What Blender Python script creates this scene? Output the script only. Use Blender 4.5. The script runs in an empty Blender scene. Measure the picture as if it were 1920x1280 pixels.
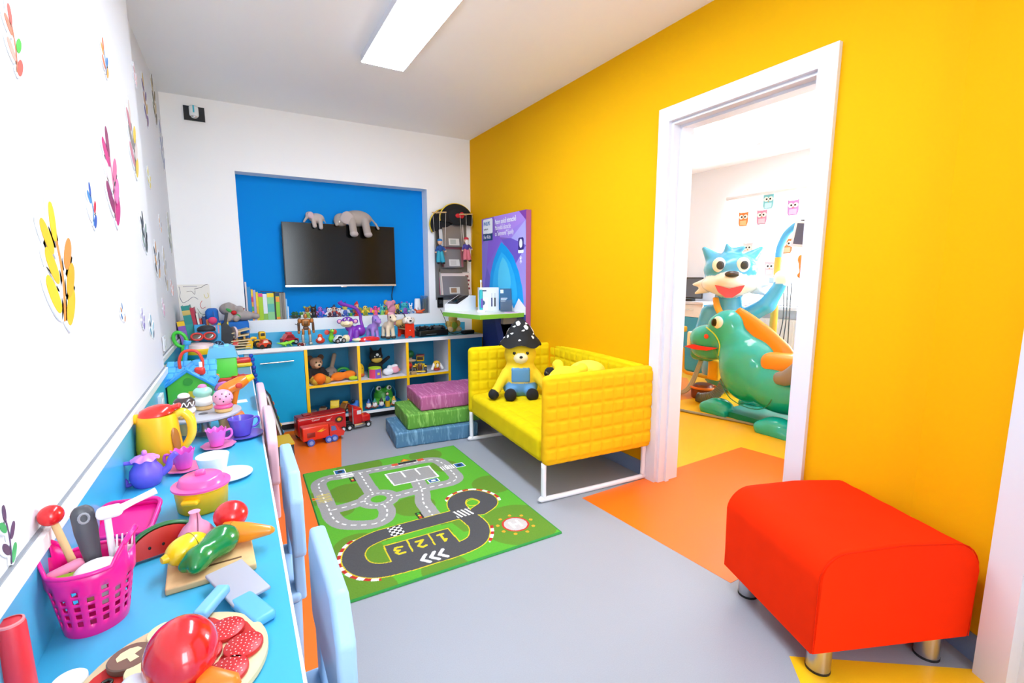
import bpy, bmesh, math, random
import numpy as np
from math import sin, cos, pi, radians as R
from mathutils import Matrix, Euler, Vector
random.seed(7); rng = np.random.default_rng(7)
S = bpy.context.scene
C = S.collection

# ---------------------------------------------------------------- camera
cd = bpy.data.cameras.new('camera'); cam = bpy.data.objects.new('camera', cd); C.objects.link(cam)
cd.sensor_width = 36; cd.lens = 883/1920*36; cd.clip_start = .02; cd.clip_end = 60
cam.location = (0, 0, 1.22)
cam.rotation_euler = (R(90-7.994), 0, R(-30.25))
S.camera = cam
# ---------------------------------------------------------------- exposure
S.view_settings.view_transform = 'Standard'; S.view_settings.look = 'None'
S.view_settings.gamma = 1; S.view_settings.use_curve_mapping = False
S.view_settings.exposure = 0.62
try:
    S.cycles.max_bounces = 8; S.cycles.diffuse_bounces = 5; S.cycles.glossy_bounces = 3
    S.cycles.transmission_bounces = 6; S.cycles.transparent_max_bounces = 8
    S.cycles.sample_clamp_indirect = 6; S.cycles.caustics_reflective = False; S.cycles.caustics_refractive = False
except Exception: pass
# ---------------------------------------------------------------- sky, daylight and rear fill light
w = bpy.data.worlds.new('daylight'); S.world = w; w.use_nodes = True
w.node_tree.nodes['Background'].inputs[0].default_value = (.86, .93, 1, 1)
w.node_tree.nodes['Background'].inputs[1].default_value = 1.6
def area(name, loc, rot, sx, sy, power, col=(1, 1, 1)):
    l = bpy.data.lights.new(name, 'AREA'); l.shape = 'RECTANGLE'; l.size = sx; l.size_y = sy
    l.energy = power; l.color = col
    o = bpy.data.objects.new(name, l); C.objects.link(o); o.location = loc
    o.rotation_euler = tuple(R(a) for a in rot); return o
# added fill light at an unseen rear window, and daylight outside the surgery window
area('rear_fill_light', (.70, -2.35, 1.45), (90, 0, 0), 1.2, 1.8, 60, (.84, .93, 1))
area('daylight_surgery_window', (5.75, 2.2, 1.5), (90, 0, 90), 2.4, 1.3, 210, (.86, .94, 1))

# ---------------------------------------------------------------- helpers
def lin(h):
    if not isinstance(h, str): return tuple(h)
    h = h.lstrip('#'); o = []
    for i in (0, 2, 4):
        c = int(h[i:i+2], 16)/255
        o.append(c/12.92 if c <= .04045 else ((c+.055)/1.055)**2.4)
    return tuple(o)
_mc = {}
def M(col, rough=.5, metal=0., bump=None, coat=0., vary=0., vscale=8., emit=0., trans=0., alpha=1., spec=.5, sheen=0., translucent=0.):
    key = (str(col), rough, metal, bump, coat, vary, vscale, emit, trans, alpha, spec, sheen, translucent)
    if key in _mc: return _mc[key]
    m = bpy.data.materials.new('mat_%03d' % len(_mc)); m.use_nodes = True
    nt = m.node_tree; b = nt.nodes['Principled BSDF']; I = b.inputs; c = lin(col)
    I['Base Color'].default_value = (*c, 1); I['Roughness'].default_value = rough; I['Metallic'].default_value = metal
    I['Specular IOR Level'].default_value = spec
    I['Coat Weight'].default_value = coat; I['Coat Roughness'].default_value = .08
    I['Transmission Weight'].default_value = trans; I['Alpha'].default_value = alpha
    if sheen: I['Sheen Weight'].default_value = sheen
    if emit:
        I['Emission Color'].default_value = (*c, 1); I['Emission Strength'].default_value = emit
    if vary or bump:
        tc = nt.nodes.new('ShaderNodeTexCoord')
    if vary:
        n = nt.nodes.new('ShaderNodeTexNoise'); n.inputs['Scale'].default_value = vscale; n.inputs['Detail'].default_value = 4
        nt.links.new(tc.outputs['Object'], n.inputs['Vector'])
        r = nt.nodes.new('ShaderNodeValToRGB')
        r.color_ramp.elements[0].position = .3; r.color_ramp.elements[1].position = .7
        r.color_ramp.elements[0].color = (*[x*(1-vary) for x in c], 1); r.color_ramp.elements[1].color = (*[min(1, x*(1+vary)) for x in c], 1)
        nt.links.new(n.outputs['Fac'], r.inputs['Fac']); nt.links.new(r.outputs['Color'], I['Base Color'])
    if bump:
        n = nt.nodes.new('ShaderNodeTexNoise'); n.inputs['Scale'].default_value = bump[0]; n.inputs['Detail'].default_value = 3
        nt.links.new(tc.outputs['Object'], n.inputs['Vector'])
        bp = nt.nodes.new('ShaderNodeBump'); bp.inputs['Strength'].default_value = bump[1]; bp.inputs['Distance'].default_value = bump[2] if len(bump) > 2 else .002
        nt.links.new(n.outputs['Fac'], bp.inputs['Height']); nt.links.new(bp.outputs['Normal'], I['Normal'])
    if translucent:
        t = nt.nodes.new('ShaderNodeBsdfTranslucent'); t.inputs[0].default_value = (*c, 1)
        mx = nt.nodes.new('ShaderNodeMixShader'); mx.inputs[0].default_value = translucent
        out = nt.nodes['Material Output']
        nt.links.new(b.outputs[0], mx.inputs[1]); nt.links.new(t.outputs[0], mx.inputs[2]); nt.links.new(mx.outputs[0], out.inputs[0])
    _mc[key] = m; return m
def VC(rough=.5, bump=None, coat=0.):
    key = ('vc', rough, bump, coat)
    if key in _mc: return _mc[key]
    m = bpy.data.materials.new('print_%03d' % len(_mc)); m.use_nodes = True
    nt = m.node_tree; b = nt.nodes['Principled BSDF']; b.inputs['Roughness'].default_value = rough
    b.inputs['Coat Weight'].default_value = coat
    a = nt.nodes.new('ShaderNodeAttribute'); a.attribute_name = 'col'
    nt.links.new(a.outputs['Color'], b.inputs['Base Color'])
    if bump:
        tc = nt.nodes.new('ShaderNodeTexCoord'); n = nt.nodes.new('ShaderNodeTexNoise'); n.inputs['Scale'].default_value = bump[0]
        nt.links.new(tc.outputs['Object'], n.inputs['Vector'])
        bp = nt.nodes.new('ShaderNodeBump'); bp.inputs['Strength'].default_value = bump[1]; bp.inputs['Distance'].default_value = bump[2] if len(bump) > 2 else .002
        nt.links.new(n.outputs['Fac'], bp.inputs['Height']); nt.links.new(bp.outputs['Normal'], b.inputs['Normal'])
    _mc[key] = m; return m

def Tm(loc=(0, 0, 0), rot=(0, 0, 0), sc=1):
    s = (sc,)*3 if not hasattr(sc, '__len__') else sc
    return Matrix.Translation(loc) @ Euler([R(a) for a in rot]).to_matrix().to_4x4() @ Matrix.Diagonal((*s, 1))
def T(sh, loc=(0, 0, 0), rot=(0, 0, 0), sc=1):
    m = np.array(Tm(loc, rot, sc)); v = np.asarray(sh[0], float)
    f = sh[1]
    if np.linalg.det(m[:3, :3]) < 0: f = [list(reversed(q)) for q in f]
    return (v @ m[:3, :3].T + m[:3, 3], f)
def J(*shs):
    V = []; F = []; n = 0
    for v, f in shs:
        V.append(np.asarray(v, float)); F += [[i+n for i in q] for q in f]; n += len(v)
    return (np.vstack(V), F)
def box(sx, sy, sz, c=(0, 0, 0)):
    x, y, z = sx/2, sy/2, sz/2
    v = np.array([(a, b, d) for a in (-x, x) for b in (-y, y) for d in (-z, z)]) + np.array(c)
    return (v, [[0, 1, 3, 2], [4, 6, 7, 5], [0, 4, 5, 1], [2, 3, 7, 6], [0, 2, 6, 4], [1, 5, 7, 3]])
def bb(x0, x1, y0, y1, z0, z1): return box(x1-x0, y1-y0, z1-z0, ((x0+x1)/2, (y0+y1)/2, (z0+z1)/2))
def rbox(sx, sy, sz, r=.01, c=(0, 0, 0), m=2, n=(1, 1, 1)):
    h = np.array([sx, sy, sz])/2; r = min(r, h.min()*.999); ax = []
    for i in range(3):
        t = np.tan(np.linspace(0, pi/4, m+1))*r
        lo = list(-h[i]+r-t[::-1]); hi = [-a for a in lo[::-1]]
        mid = list(np.linspace(lo[-1], hi[0], n[i]+1))[1:-1]
        a = lo+mid+hi
        ax.append(np.array([q for j, q in enumerate(a) if j == 0 or q-a[j-1] > 1e-9]))
    V = []; F = []; idx = {}
    def vid(p):
        k = tuple(np.round(p, 7)+0.0)
        if k not in idx: idx[k] = len(V); V.append(p)
        return idx[k]
    for i in range(3):
        u, v = (i+1) % 3, (i+2) % 3
        for s in (-1, 1):
            g = [[None]*len(ax[v]) for _ in ax[u]]
            for a, x in enumerate(ax[u]):
                for b, y in enumerate(ax[v]):
                    p = np.zeros(3); p[i] = s*h[i]; p[u] = x; p[v] = y; g[a][b] = vid(p)
            for a in range(len(ax[u])-1):
                for b in range(len(ax[v])-1):
                    q = [g[a][b], g[a+1][b], g[a+1][b+1], g[a][b+1]]
                    F.append(q if s > 0 else q[::-1])
    V = np.array(V); p = np.clip(V, -h+r, h-r); d = V-p; L = np.linalg.norm(d, axis=1, keepdims=True)
    V = p+d/np.maximum(L, 1e-9)*r
    return (V+np.array(c), F)
def lathe(prof, n=28, sx=1, sy=1):
    V = []; F = []; rows = []
    for r, z in prof:
        if r < 1e-6: rows.append([len(V)]); V.append((0, 0, z))
        else:
            rows.append(list(range(len(V), len(V)+n)))
            V += [(r*cos(2*pi*i/n)*sx, r*sin(2*pi*i/n)*sy, z) for i in range(n)]
    for a, b in zip(rows, rows[1:]):
        for i in range(n):
            j = (i+1) % n
            if len(a) == 1 and len(b) == 1: continue
            if len(a) == 1: F.append([a[0], b[j], b[i]])
            elif len(b) == 1: F.append([a[i], a[j], b[0]])
            else: F.append([a[i], a[j], b[j], b[i]])
    return (np.array(V, float), F)
def cyl(r, h, r2=None, n=24, c=(0, 0, 0), bev=None):
    r2 = r if r2 is None else r2; b = min(r, r2, h/2)*.12 if bev is None else bev
    sh = lathe([(0, 0), (r-b, 0), (r, b), (r2, h-b), (max(r2-b, 0), h), (0, h)], n)
    return T(sh, c)
def ell(a, b, c, n=20, m=12, o=(0, 0, 0)):
    return T(lathe([(sin(pi*i/m), -cos(pi*i/m)) for i in range(m+1)], n), o, (0, 0, 0), (a, b, c))
def cat(pts, sub=6, closed=False):
    P = [np.array(p, float) for p in pts]; n = len(P)
    if n < 3: return np.array(P)
    out = []
    for i in range(n if closed else n-1):
        if closed: a, b, c, d = P[i-1], P[i], P[(i+1) % n], P[(i+2) % n]
        else: a, b, c, d = P[max(i-1, 0)], P[i], P[i+1], P[min(i+2, n-1)]
        for k in range(sub):
            t = k/sub
            out.append(.5*((2*b)+(c-a)*t+(2*a-5*b+4*c-d)*t*t+(3*b-a-3*c+d)*t**3))
    if not closed: out.append(P[-1])
    return np.array(out)
def tube(pts, r, n=8, sub=6, closed=False, flat=1.0):
    P = cat(pts, sub, closed) if sub > 1 and len(pts) > 2 else np.array(pts, float)
    k = len(P)
    if hasattr(r, '__len__'):
        rr = np.interp(np.linspace(0, 1, k), np.linspace(0, 1, len(r)), r)
    else: rr = np.full(k, r)
    if closed: tan = np.roll(P, -1, 0)-np.roll(P, 1, 0)
    else: tan = np.gradient(P, axis=0)
    tan /= np.maximum(np.linalg.norm(tan, axis=1, keepdims=True), 1e-9)
    ref = np.array([0, 0, 1.]) if abs(tan[0][2]) < .9 else np.array([1., 0, 0])
    u = np.cross(ref, tan[0]); u /= np.linalg.norm(u); V = []; F = []
    for i in range(k):
        u = u-tan[i]*u.dot(tan[i]); u /= max(np.linalg.norm(u), 1e-9); v = np.cross(tan[i], u)
        for j in range(n):
            a = 2*pi*j/n; V.append(P[i]+rr[i]*(cos(a)*u+sin(a)*v*flat))
    for i in range(k if closed else k-1):
        i2 = (i+1) % k
        for j in range(n):
            j2 = (j+1) % n; F.append([i*n+j, i*n+j2, i2*n+j2, i2*n+j])
    if not closed: F.append(list(range(n))[::-1]); F.append([(k-1)*n+j for j in range(n)])
    return (np.array(V), F)
def prism(poly, h, z=0.):
    n = len(poly); a = sum(poly[i][0]*poly[(i+1) % n][1]-poly[(i+1) % n][0]*poly[i][1] for i in range(n))
    if a < 0: poly = poly[::-1]
    V = [(x, y, z) for x, y in poly]+[(x, y, z+h) for x, y in poly]
    F = [list(range(n))[::-1], list(range(n, 2*n))]+[[i, (i+1) % n, n+(i+1) % n, n+i] for i in range(n)]
    return (np.array(V, float), F)
def ngon(r, n=24, rx=1, ry=1, c=(0, 0), a0=0): return [(c[0]+r*rx*cos(2*pi*i/n+a0), c[1]+r*ry*sin(2*pi*i/n+a0)) for i in range(n)]
def rrect(w_, h_, r, n=5, c=(0, 0)):
    o = []
    for k, (sx, sy) in enumerate(((1, 1), (-1, 1), (-1, -1), (1, -1))):
        for i in range(n+1):
            a = pi/2*k+pi/2*i/n; o.append((c[0]+sx*(w_/2-r)+r*cos(a), c[1]+sy*(h_/2-r)+r*sin(a)))
    return o
def mesh(name, sh, mat=None, smooth=40, col=None):
    me = bpy.data.meshes.new(name)
    v, f = sh
    if isinstance(f, np.ndarray):
        me.vertices.add(len(v)); me.vertices.foreach_set('co', np.asarray(v, np.float32).ravel())
        k = f.shape[1]; me.loops.add(f.size); me.loops.foreach_set('vertex_index', f.astype(np.int32).ravel())
        me.polygons.add(len(f)); me.polygons.foreach_set('loop_start', np.arange(0, f.size, k, dtype=np.int32))
        me.update(calc_edges=True); me.validate()
    else: me.from_pydata(np.asarray(v).tolist(), [], f); me.update()
    if col is not None:
        at = me.color_attributes.new('col', 'FLOAT_COLOR', 'POINT')
        c4 = np.ones((len(v), 4), np.float32); c4[:, :3] = col; at.data.foreach_set('color', c4.ravel())
    if mat: me.materials.append(mat)
    if smooth:
        me.polygons.foreach_set('use_smooth', np.ones(len(me.polygons), bool))
        if smooth < 180: me.set_sharp_from_angle(angle=R(smooth))
    return me
def part(name, sh, mat, parent=None, smooth=40, loc=(0, 0, 0), rot=(0, 0, 0), label=None, col=None):
    me = sh if isinstance(sh, bpy.types.Mesh) else mesh(name, sh, mat, smooth, col)
    o = bpy.data.objects.new(name, me); C.objects.link(o); o.location = loc; o.rotation_euler = [R(a) for a in rot]
    if parent: o.parent = parent
    if label: o['label'] = label
    return o
def tag(o, label, cat_, group=None):
    o['label'] = label; o['category'] = cat_
    if group: o['group'] = group
    return o
def thing(name, label, cat_, loc=(0, 0, 0), rz=0, group=None, rot=None):
    o = bpy.data.objects.new(name, None); C.objects.link(o); o.empty_display_size = .05
    o.location = loc; o.rotation_euler = [R(a) for a in (rot or (0, 0, rz))]
    return tag(o, label, cat_, group)
def solo(name, sh, mat, label, cat_, loc=(0, 0, 0), rot=(0, 0, 0), group=None, smooth=40, col=None):
    return tag(part(name, sh, mat, None, smooth, loc, rot, None, col), label, cat_, group)
def struct(name, sh, mat, parent=None, smooth=0, loc=(0, 0, 0), rot=(0, 0, 0)):
    o = part(name, sh, mat, parent, smooth, loc, rot); o['kind'] = 'structure'; return o
def dup(root, label=None, loc=None, rz=None, rot=None, sc=None):
    r = root.copy(); C.objects.link(r)
    if label: r['label'] = label
    if loc: r.location = loc
    if rz is not None: r.rotation_euler = (0, 0, R(rz))
    if rot is not None: r.rotation_euler = [R(a) for a in rot]
    if sc: r.scale = (sc,)*3
    for ch in list(root.children):
        c = ch.copy(); C.objects.link(c); c.parent = r
        for g in list(ch.children):
            d = g.copy(); C.objects.link(d); d.parent = c
    return r
# ---- sculpting: smooth union of simple volumes, meshed with surface nets
def _rot(rot): return np.array(Euler([R(a) for a in rot]).to_matrix())
def sdf_mesh(prims, res=44, k=.02, pad=None):
    lo = np.full(3, 1e9); hi = -lo
    for p in prims:
        if p[0] in ('e', 'b'): e = max(p[2])*1.05; c = np.array(p[1]); a, b = c-e, c+e
        elif p[0] == 'c': c = np.array([p[1], p[2]]); e = max(p[3], p[4]); a, b = c.min(0)-e, c.max(0)+e
        else: continue
        lo = np.minimum(lo, a); hi = np.maximum(hi, b)
    h = (hi-lo).max()/res; lo = lo-3*h-k*.3; hi = hi+3*h+k*.3
    n = np.ceil((hi-lo)/h).astype(int)+1
    g = np.stack(np.meshgrid(*[lo[i]+h*np.arange(n[i]) for i in range(3)], indexing='ij'), -1).astype(np.float32)
    def dist(p, X):
        t = p[0].lstrip('-')
        if t == 'e':
            q = X-np.array(p[1], np.float32); r = np.array(p[2], np.float32)
            if len(p) > 4 and p[4] is not None: q = q @ _rot(p[4]).astype(np.float32)
            k0 = np.sqrt(((q/r)**2).sum(-1)); k1 = np.sqrt(((q/r**2)**2).sum(-1))
            return k0*(k0-1)/np.maximum(k1, 1e-6)
        if t == 'c':
            a = np.array(p[1], np.float32); b = np.array(p[2], np.float32); ba = b-a
            s = np.clip(((X-a) @ ba)/max((ba**2).sum(), 1e-12), 0, 1)
            return np.sqrt(((X-a-s[..., None]*ba)**2).sum(-1))-(p[3]+(p[4]-p[3])*s)
        q = X-np.array(p[1], np.float32); r = np.array(p[2], np.float32)
        if len(p) > 4 and p[4] is not None: q = q @ _rot(p[4]).astype(np.float32)
        rr = r.min()*.35; q = np.abs(q)-(r-rr)
        return np.sqrt((np.maximum(q, 0)**2).sum(-1))+np.minimum(q.max(-1), 0)-rr
    def colr(p): return p[5] if p[0].lstrip('-') == 'c' else p[3]
    D = None
    for p in prims:
        d = dist(p, g)
        if p[0][0] == '-':
            D = np.maximum(D, -d); continue
        if D is None: D = d
        else:
            hh = np.clip(.5+.5*(d-D)/k, 0, 1); D = d*(1-hh)+D*hh-k*hh*(1-hh)
    s = D < 0; cn = np.zeros(tuple(n-1), int); P = np.zeros((*(n-1), 3)); W = np.zeros(tuple(n-1))
    sl = lambda o: tuple(slice(o[i], n[i]-1+o[i]) for i in range(3))
    for o in np.ndindex(2, 2, 2): cn += s[sl(o)]
    act = (cn > 0) & (cn < 8)
    for ax in range(3):
        for o in np.ndindex(2, 2, 2):
            if o[ax]: continue
            o2 = list(o); o2[ax] = 1; a = D[sl(o)]; b = D[sl(o2)]; x = (a < 0) != (b < 0)
            t = np.where(x, a/np.where(x, a-b, 1), 0)
            for i in range(3): P[..., i] += np.where(x, o[i]+(t if i == ax else 0), 0)
            W += x
    idx = -np.ones(tuple(n-1), int); idx[act] = np.arange(act.sum())
    ijk = np.argwhere(act); V = lo+h*(ijk+P[act]/W[act][:, None])
    F = []
    for ax in range(3):
        u, v = (ax+1) % 3, (ax+2) % 3
        a = s; rng_ = [slice(1, n[i]-1) for i in range(3)]; rng_[ax] = slice(0, n[ax]-1)
        A = s[tuple(rng_)]; r2 = list(rng_); r2[ax] = slice(1, n[ax]); B = s[tuple(r2)]
        E = np.argwhere(A != B)
        if len(E) == 0: continue
        sg = A[tuple(E.T)]
        E = E+np.array([0 if i == ax else 1 for i in range(3)])
        eu = np.eye(3, dtype=int)[u]; ev = np.eye(3, dtype=int)[v]
        q = np.stack([idx[tuple((E-d).T)] for d in (eu+ev, ev, 0*eu, eu)], 1)
        q[~sg] = q[~sg][:, ::-1]; F.append(q)
    F = np.vstack(F)
    best = np.full(len(V), 1e9); col = np.ones((len(V), 3)); Vf = V.astype(np.float32)
    for p in prims:
        d = np.abs(dist(p, Vf)) if p[0][0] == '-' else dist(p, Vf)
        c = colr(p)
        if c is None: continue
        if p[0][0] == '-': d = d-.3*h
        m = d < best; best[m] = d[m]; col[m] = lin(c)
    return (V, F), col
def sculpt(name, prims, parent=None, res=44, k=.02, rough=.6, bump=None, loc=(0, 0, 0), rot=(0, 0, 0), coat=0.):
    sh, col = sdf_mesh(prims, res, k)
    return part(name, sh, VC(rough, bump, coat), parent, 180, loc, rot, None, col)
def text(name, body, size, mat, parent, loc, rot, align='LEFT', ext=.0004, sx=1, bold=0):
    cu = bpy.data.curves.new(name, 'FONT'); cu.body = body; cu.size = size; cu.align_x = align; cu.extrude = ext; cu.resolution_u = 3
    cu.offset = bold
    o = bpy.data.objects.new('tmp_text', cu); C.objects.link(o)
    dg = bpy.context.evaluated_depsgraph_get(); me = bpy.data.meshes.new_from_object(o.evaluated_get(dg))
    bpy.data.objects.remove(o); me.name = name; me.materials.clear(); me.materials.append(mat)
    o = part(name, me, mat, parent, loc=loc, rot=rot); o.scale = (sx, 1, 1); o['kind'] = 'stuff'; return o

# ---------------------------------------------------------------- palette
XL, XR, YB, H = -.334, 2.085, 4.40, 2.53
XF, YJ = -.385, 2.85   # the far stretch of the left wall steps back a little
ZT, ZC = .592, .67
white_paint = M('f8f8f8', .8, bump=(140, .08, .001), spec=.2)
yellow_paint = M('ecae00', .75, bump=(120, .08, .001), spec=.12)
blue_paint = M('008ade', .75, bump=(140, .06, .001), spec=.15)
white_gloss = M('dfdfe5', .35, spec=.3)
blue_lam = M('44b0d6', .28, vary=.02)
white_edge = M('f2f2f2', .35)
yellow_edge = M('ffc800', .4)
grey_vinyl = M('9c9fa6', .42, bump=(420, .25, .0012), vary=.035, vscale=260)
orange_vinyl = M('f57414', .36, bump=(420, .15, .001), vary=.02, vscale=200)
yellow_vinyl = M('ffc21a', .36, bump=(420, .15, .001), vary=.02, vscale=200)
skirt_vinyl = M('7e93b8', .42, bump=(420, .2, .001), vary=.04, vscale=200)
chrome = M('d8d8d8', .18, 1.); steel = M('b9b9bd', .3, 1.)
black = M('101012', .45); black_gl = M('08080a', .15)

# ---------------------------------------------------------------- room shell
fl = struct('floor', bb(XF, 2.2, -2.2, YB, -.05, 0), grey_vinyl)
struct('floor_surgery', bb(2.2, 5.27, .2, 4.6, -.05, 0), yellow_vinyl)
def patch(poly, mat, parent, z=.0008): o = part('floor_inlay', prism(poly, z, 0), mat, parent, 0); return o
patch([(XF, 3.98), (.67, 3.98), (.609, 3.602), (.536, 3.207), (.27, 1.70), (.02, .35), (XL, .35)], orange_vinyl, fl)
patch([(1.575, 1.93), (2.2, 1.944), (3.05, 1.97), (3.2, 1.05), (2.2, 1.053), (1.63, 1.056)], orange_vinyl, fl, .0012)
patch([(1.464, .729), (1.98, .36), (1.5, -.3), (1.2, .46)], yellow_vinyl, fl)
patch([(3.05, 3.1), (3.95, 3.06), (4.6, 3.72), (4.4, 4.5), (3.0, 4.5)], M('ff9a4a', .4), fl)
struct('ceiling', bb(XF, 5.5, -2.2, 4.9, H, H+.1), white_paint)
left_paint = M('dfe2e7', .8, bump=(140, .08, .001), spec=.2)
wl = struct('wall_left', bb(XL-.15, XL, -2.3, YJ, 0, H), left_paint)
part('wall_section', bb(XL-.15, XF, YJ, 4.9, 0, H), left_paint, wl, 0)
# back wall with the television niche
NX0, NX1, NZ0, NZ1, NY = .057, 1.63, .852, 2.028, YB+.14
wb = struct('wall_back', bb(XF, NX0, YB, YB+.3, 0, H), white_paint)
part('wall_section', bb(NX1, XR, YB, YB+.3, 0, H), white_paint, wb, 0)
part('wall_section', bb(NX0, NX1, YB, YB+.3, NZ1, H), white_paint, wb, 0)
part('wall_section', bb(NX0, NX1, YB, YB+.3, 0, NZ0), white_paint, wb, 0)
part('niche_back', bb(NX0, NX1, NY, YB+.3, NZ0, NZ1), blue_paint, wb, 0)
# right wall with the doorway
DY0, DY1, DZ = 1.115, 1.875, 2.04
wr = struct('wall_right', bb(XR, XR+.16, DY1, YB+.3, 0, H), yellow_paint)
part('wall_section', bb(XR, XR+.16, .665, DY0, 0, H), yellow_paint, wr, 0)
part('wall_section', bb(XR, XR+.16, DY0, DY1, DZ, H), yellow_paint, wr, 0)
# the wall turns towards the room beyond the doorway
A2 = math.degrees(math.atan2(.155, .28)); L2 = 1.75
w2 = struct('wall_right_angled', bb(0, .12, -L2, 0, 0, H), yellow_paint, None, 0, (XR, .665, 0), (0, 0, -A2))
ex, ey = XR-L2*sin(R(A2)), .665-L2*cos(R(A2))
struct('wall_entry', bb(ex, ex+.1, -2.2, ey+.03, 0, H), white_paint)
wq = struct('wall_rear', bb(XL, .18, -2.3, -2.2, 0, H), white_paint)
part('wall_section', bb(1.16, ex+.1, -2.3, -2.2, 0, H), white_paint, wq, 0)
part('wall_section', bb(.18, 1.16, -2.3, -2.2, 0, .55), white_paint, wq, 0)
part('wall_section', bb(.18, 1.16, -2.3, -2.2, 2.35, H), white_paint, wq, 0)
wn = struct('window_rear_added', bb(.18, 1.16, -2.27, -2.22, .55, .6), white_gloss)  # unseen window, added so fill light can enter from behind
for a in ((.18, 1.16, 2.3, 2.35), (.18, .23, .6, 2.3), (1.11, 1.16, .6, 2.3), (.65, .69, .6, 2.3)):
    part('window_frame', bb(a[0], a[1], -2.27, -2.22, a[2], a[3]), white_gloss, wn, 0)
# doorway casing
d1 = struct('door_1', bb(XR, XR+.16, DY1-.02, DY1, 0, DZ), white_gloss)
part('jamb', bb(XR, XR+.16, DY0, DY0+.02, 0, DZ), white_gloss, d1, 0)
part('head_jamb', bb(XR, XR+.16, DY0+.02, DY1-.02, DZ-.02, DZ), white_gloss, d1, 0)
part('casing', bb(XR-.022, XR, DY1-.005, DY1+.068, 0, DZ+.07), white_gloss, d1, 0)
part('casing', bb(XR-.022, XR, DY0-.068, DY0+.005, 0, DZ+.07), white_gloss, d1, 0)
part('casing', bb(XR-.022, XR, DY0+.005, DY1-.005, DZ-.005, DZ+.07), white_gloss, d1, 0)
part('door_stop', bb(XR+.05, XR+.075, DY1-.033, DY1-.02, 0, DZ-.02), white_gloss, d1, 0)
part('door_stop', bb(XR+.05, XR+.075, DY0+.02, DY1-.033, DZ-.033, DZ-.02), white_gloss, d1, 0)
# second door on the angled wall, at the right edge
d2 = struct('door_2', bb(-.045, .0, -.41, -.318, 0, 2.1), white_gloss, None, 0, (XR, .665, 0), (0, 0, -A2))
part('casing', bb(-.032, .0, -1.4, -1.31, 0, 2.1), white_gloss, d2, 0)
part('casing', bb(-.032, .0, -1.31, -.41, 2.03, 2.1), white_gloss, d2, 0)
part('door_leaf', bb(-.012, .0, -1.31, -.41, 0, 2.03), white_gloss, d2, 0)
# skirting
struct('baseboard_right', bb(XR-.006, XR, DY1+.068, YB, 0, .09), skirt_vinyl)
struct('baseboard_angled', bb(-.006, 0, -.318, -.01, 0, .09), skirt_vinyl, None, 0, (XR, .665, 0), (0, 0, -A2))
struct('baseboard_door', bb(XR-.006, XR, .67, DY0-.068, 0, .09), skirt_vinyl)
# blue upstand with white strip above the play table and the counter
u_ = struct('trim_1', bb(XL, XL+.012, .2, YJ, ZT, .742), blue_lam)
part('upstand_section', bb(XF, XF+.012, YJ, YB, ZT, .742), blue_lam, u_, 0)
u_ = struct('trim_2', bb(XL, XL+.016, .2, YJ, .742, .769), white_edge)
part('strip_section', bb(XF, XF+.016, YJ, YB-.012, .742, .769), white_edge, u_, 0)
part('joint_seal', bb(XL, XL+.006, .2, YJ, .769, .7725), M('8c9096', .6), u_, 0)
part('joint_seal', bb(XF, XF+.006, YJ, YB-.012, .769, .7725), M('8c9096', .6), u_, 0)
struct('trim_3', bb(XF+.012, 2.0, YB-.012, YB, ZC, .748), blue_lam)
# ---------------------------------------------------------------- ceiling light
t = thing('ceiling_light', 'long white LED ceiling panel glowing above the room', 'ceiling light', (.876, 1.89, H))
part('housing', bb(-.131, .131, -1.19, 1.19, -.040, 0), white_gloss, t, 0)
part('diffuser', bb(-.127, .127, -1.186, 1.186, -.043, -.0401), M('e0edff', .5, emit=24.), t)
t = thing('wall_lamp', 'black square emergency light with clear cap high on white wall', 'emergency light', (-.176, YB, 2.41))
part('back_plate', bb(-.066, .066, -.012, 0, -.05, .05), black, t, 0)
part('lamp_cap', T(rbox(.06, .05, .085, .02), (0, -.035, .008)), M('e8ecec', .1, spec=.8), t)
part('lamp_strip', bb(-.005, .005, -.0625, -.058, -.005, .045), M('30b4c8', .3), t, 0)
part('reflector', T(ell(.024, .02, .012), (0, -.04, -.03)), chrome, t)

# ================================================================ FURNITURE
# ---- long play table along the left wall
t = thing('play_table', 'long narrow light blue table top fixed along the left wall', 'table', (XL, 0, 0))
part('table_top', prism([(.012, .2), (.382, .2), (.382, 3.975), (-.039, 3.975), (-.039, YJ+.001), (.012, YJ+.001)], .028, ZT-.028), blue_lam, t, 0)
part('edge_strip', bb(.382, .3875, .2, 3.975, ZT-.028, ZT+.0005), white_edge, t, 0)
for y in (.35, 2.05, 3.9): part('leg', bb(.03, .07, y-.02, y+.02, 0, ZT-.028), steel, t, 0)
# ---- counter over the cabinets at the back
YF = 3.98
cab_blue_ = M('2aa8d6', .38)
t = thing('counter_top', 'light blue counter top with white front edge below the television', 'counter', (0, 0, 0))
part('counter_slab', bb(XF+.012, 2.0, YF+.006, YB-.012, .642, ZC), blue_lam, t, 0)
part('edge_strip', bb(XF+.012, 2.0, YF, YF+.006, .640, ZC+.0005), white_edge, t, 0)
struct('trim_4', bb(XF+.012, .016, YF+.004, YF+.02, .0, .640), cab_blue_)
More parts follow.
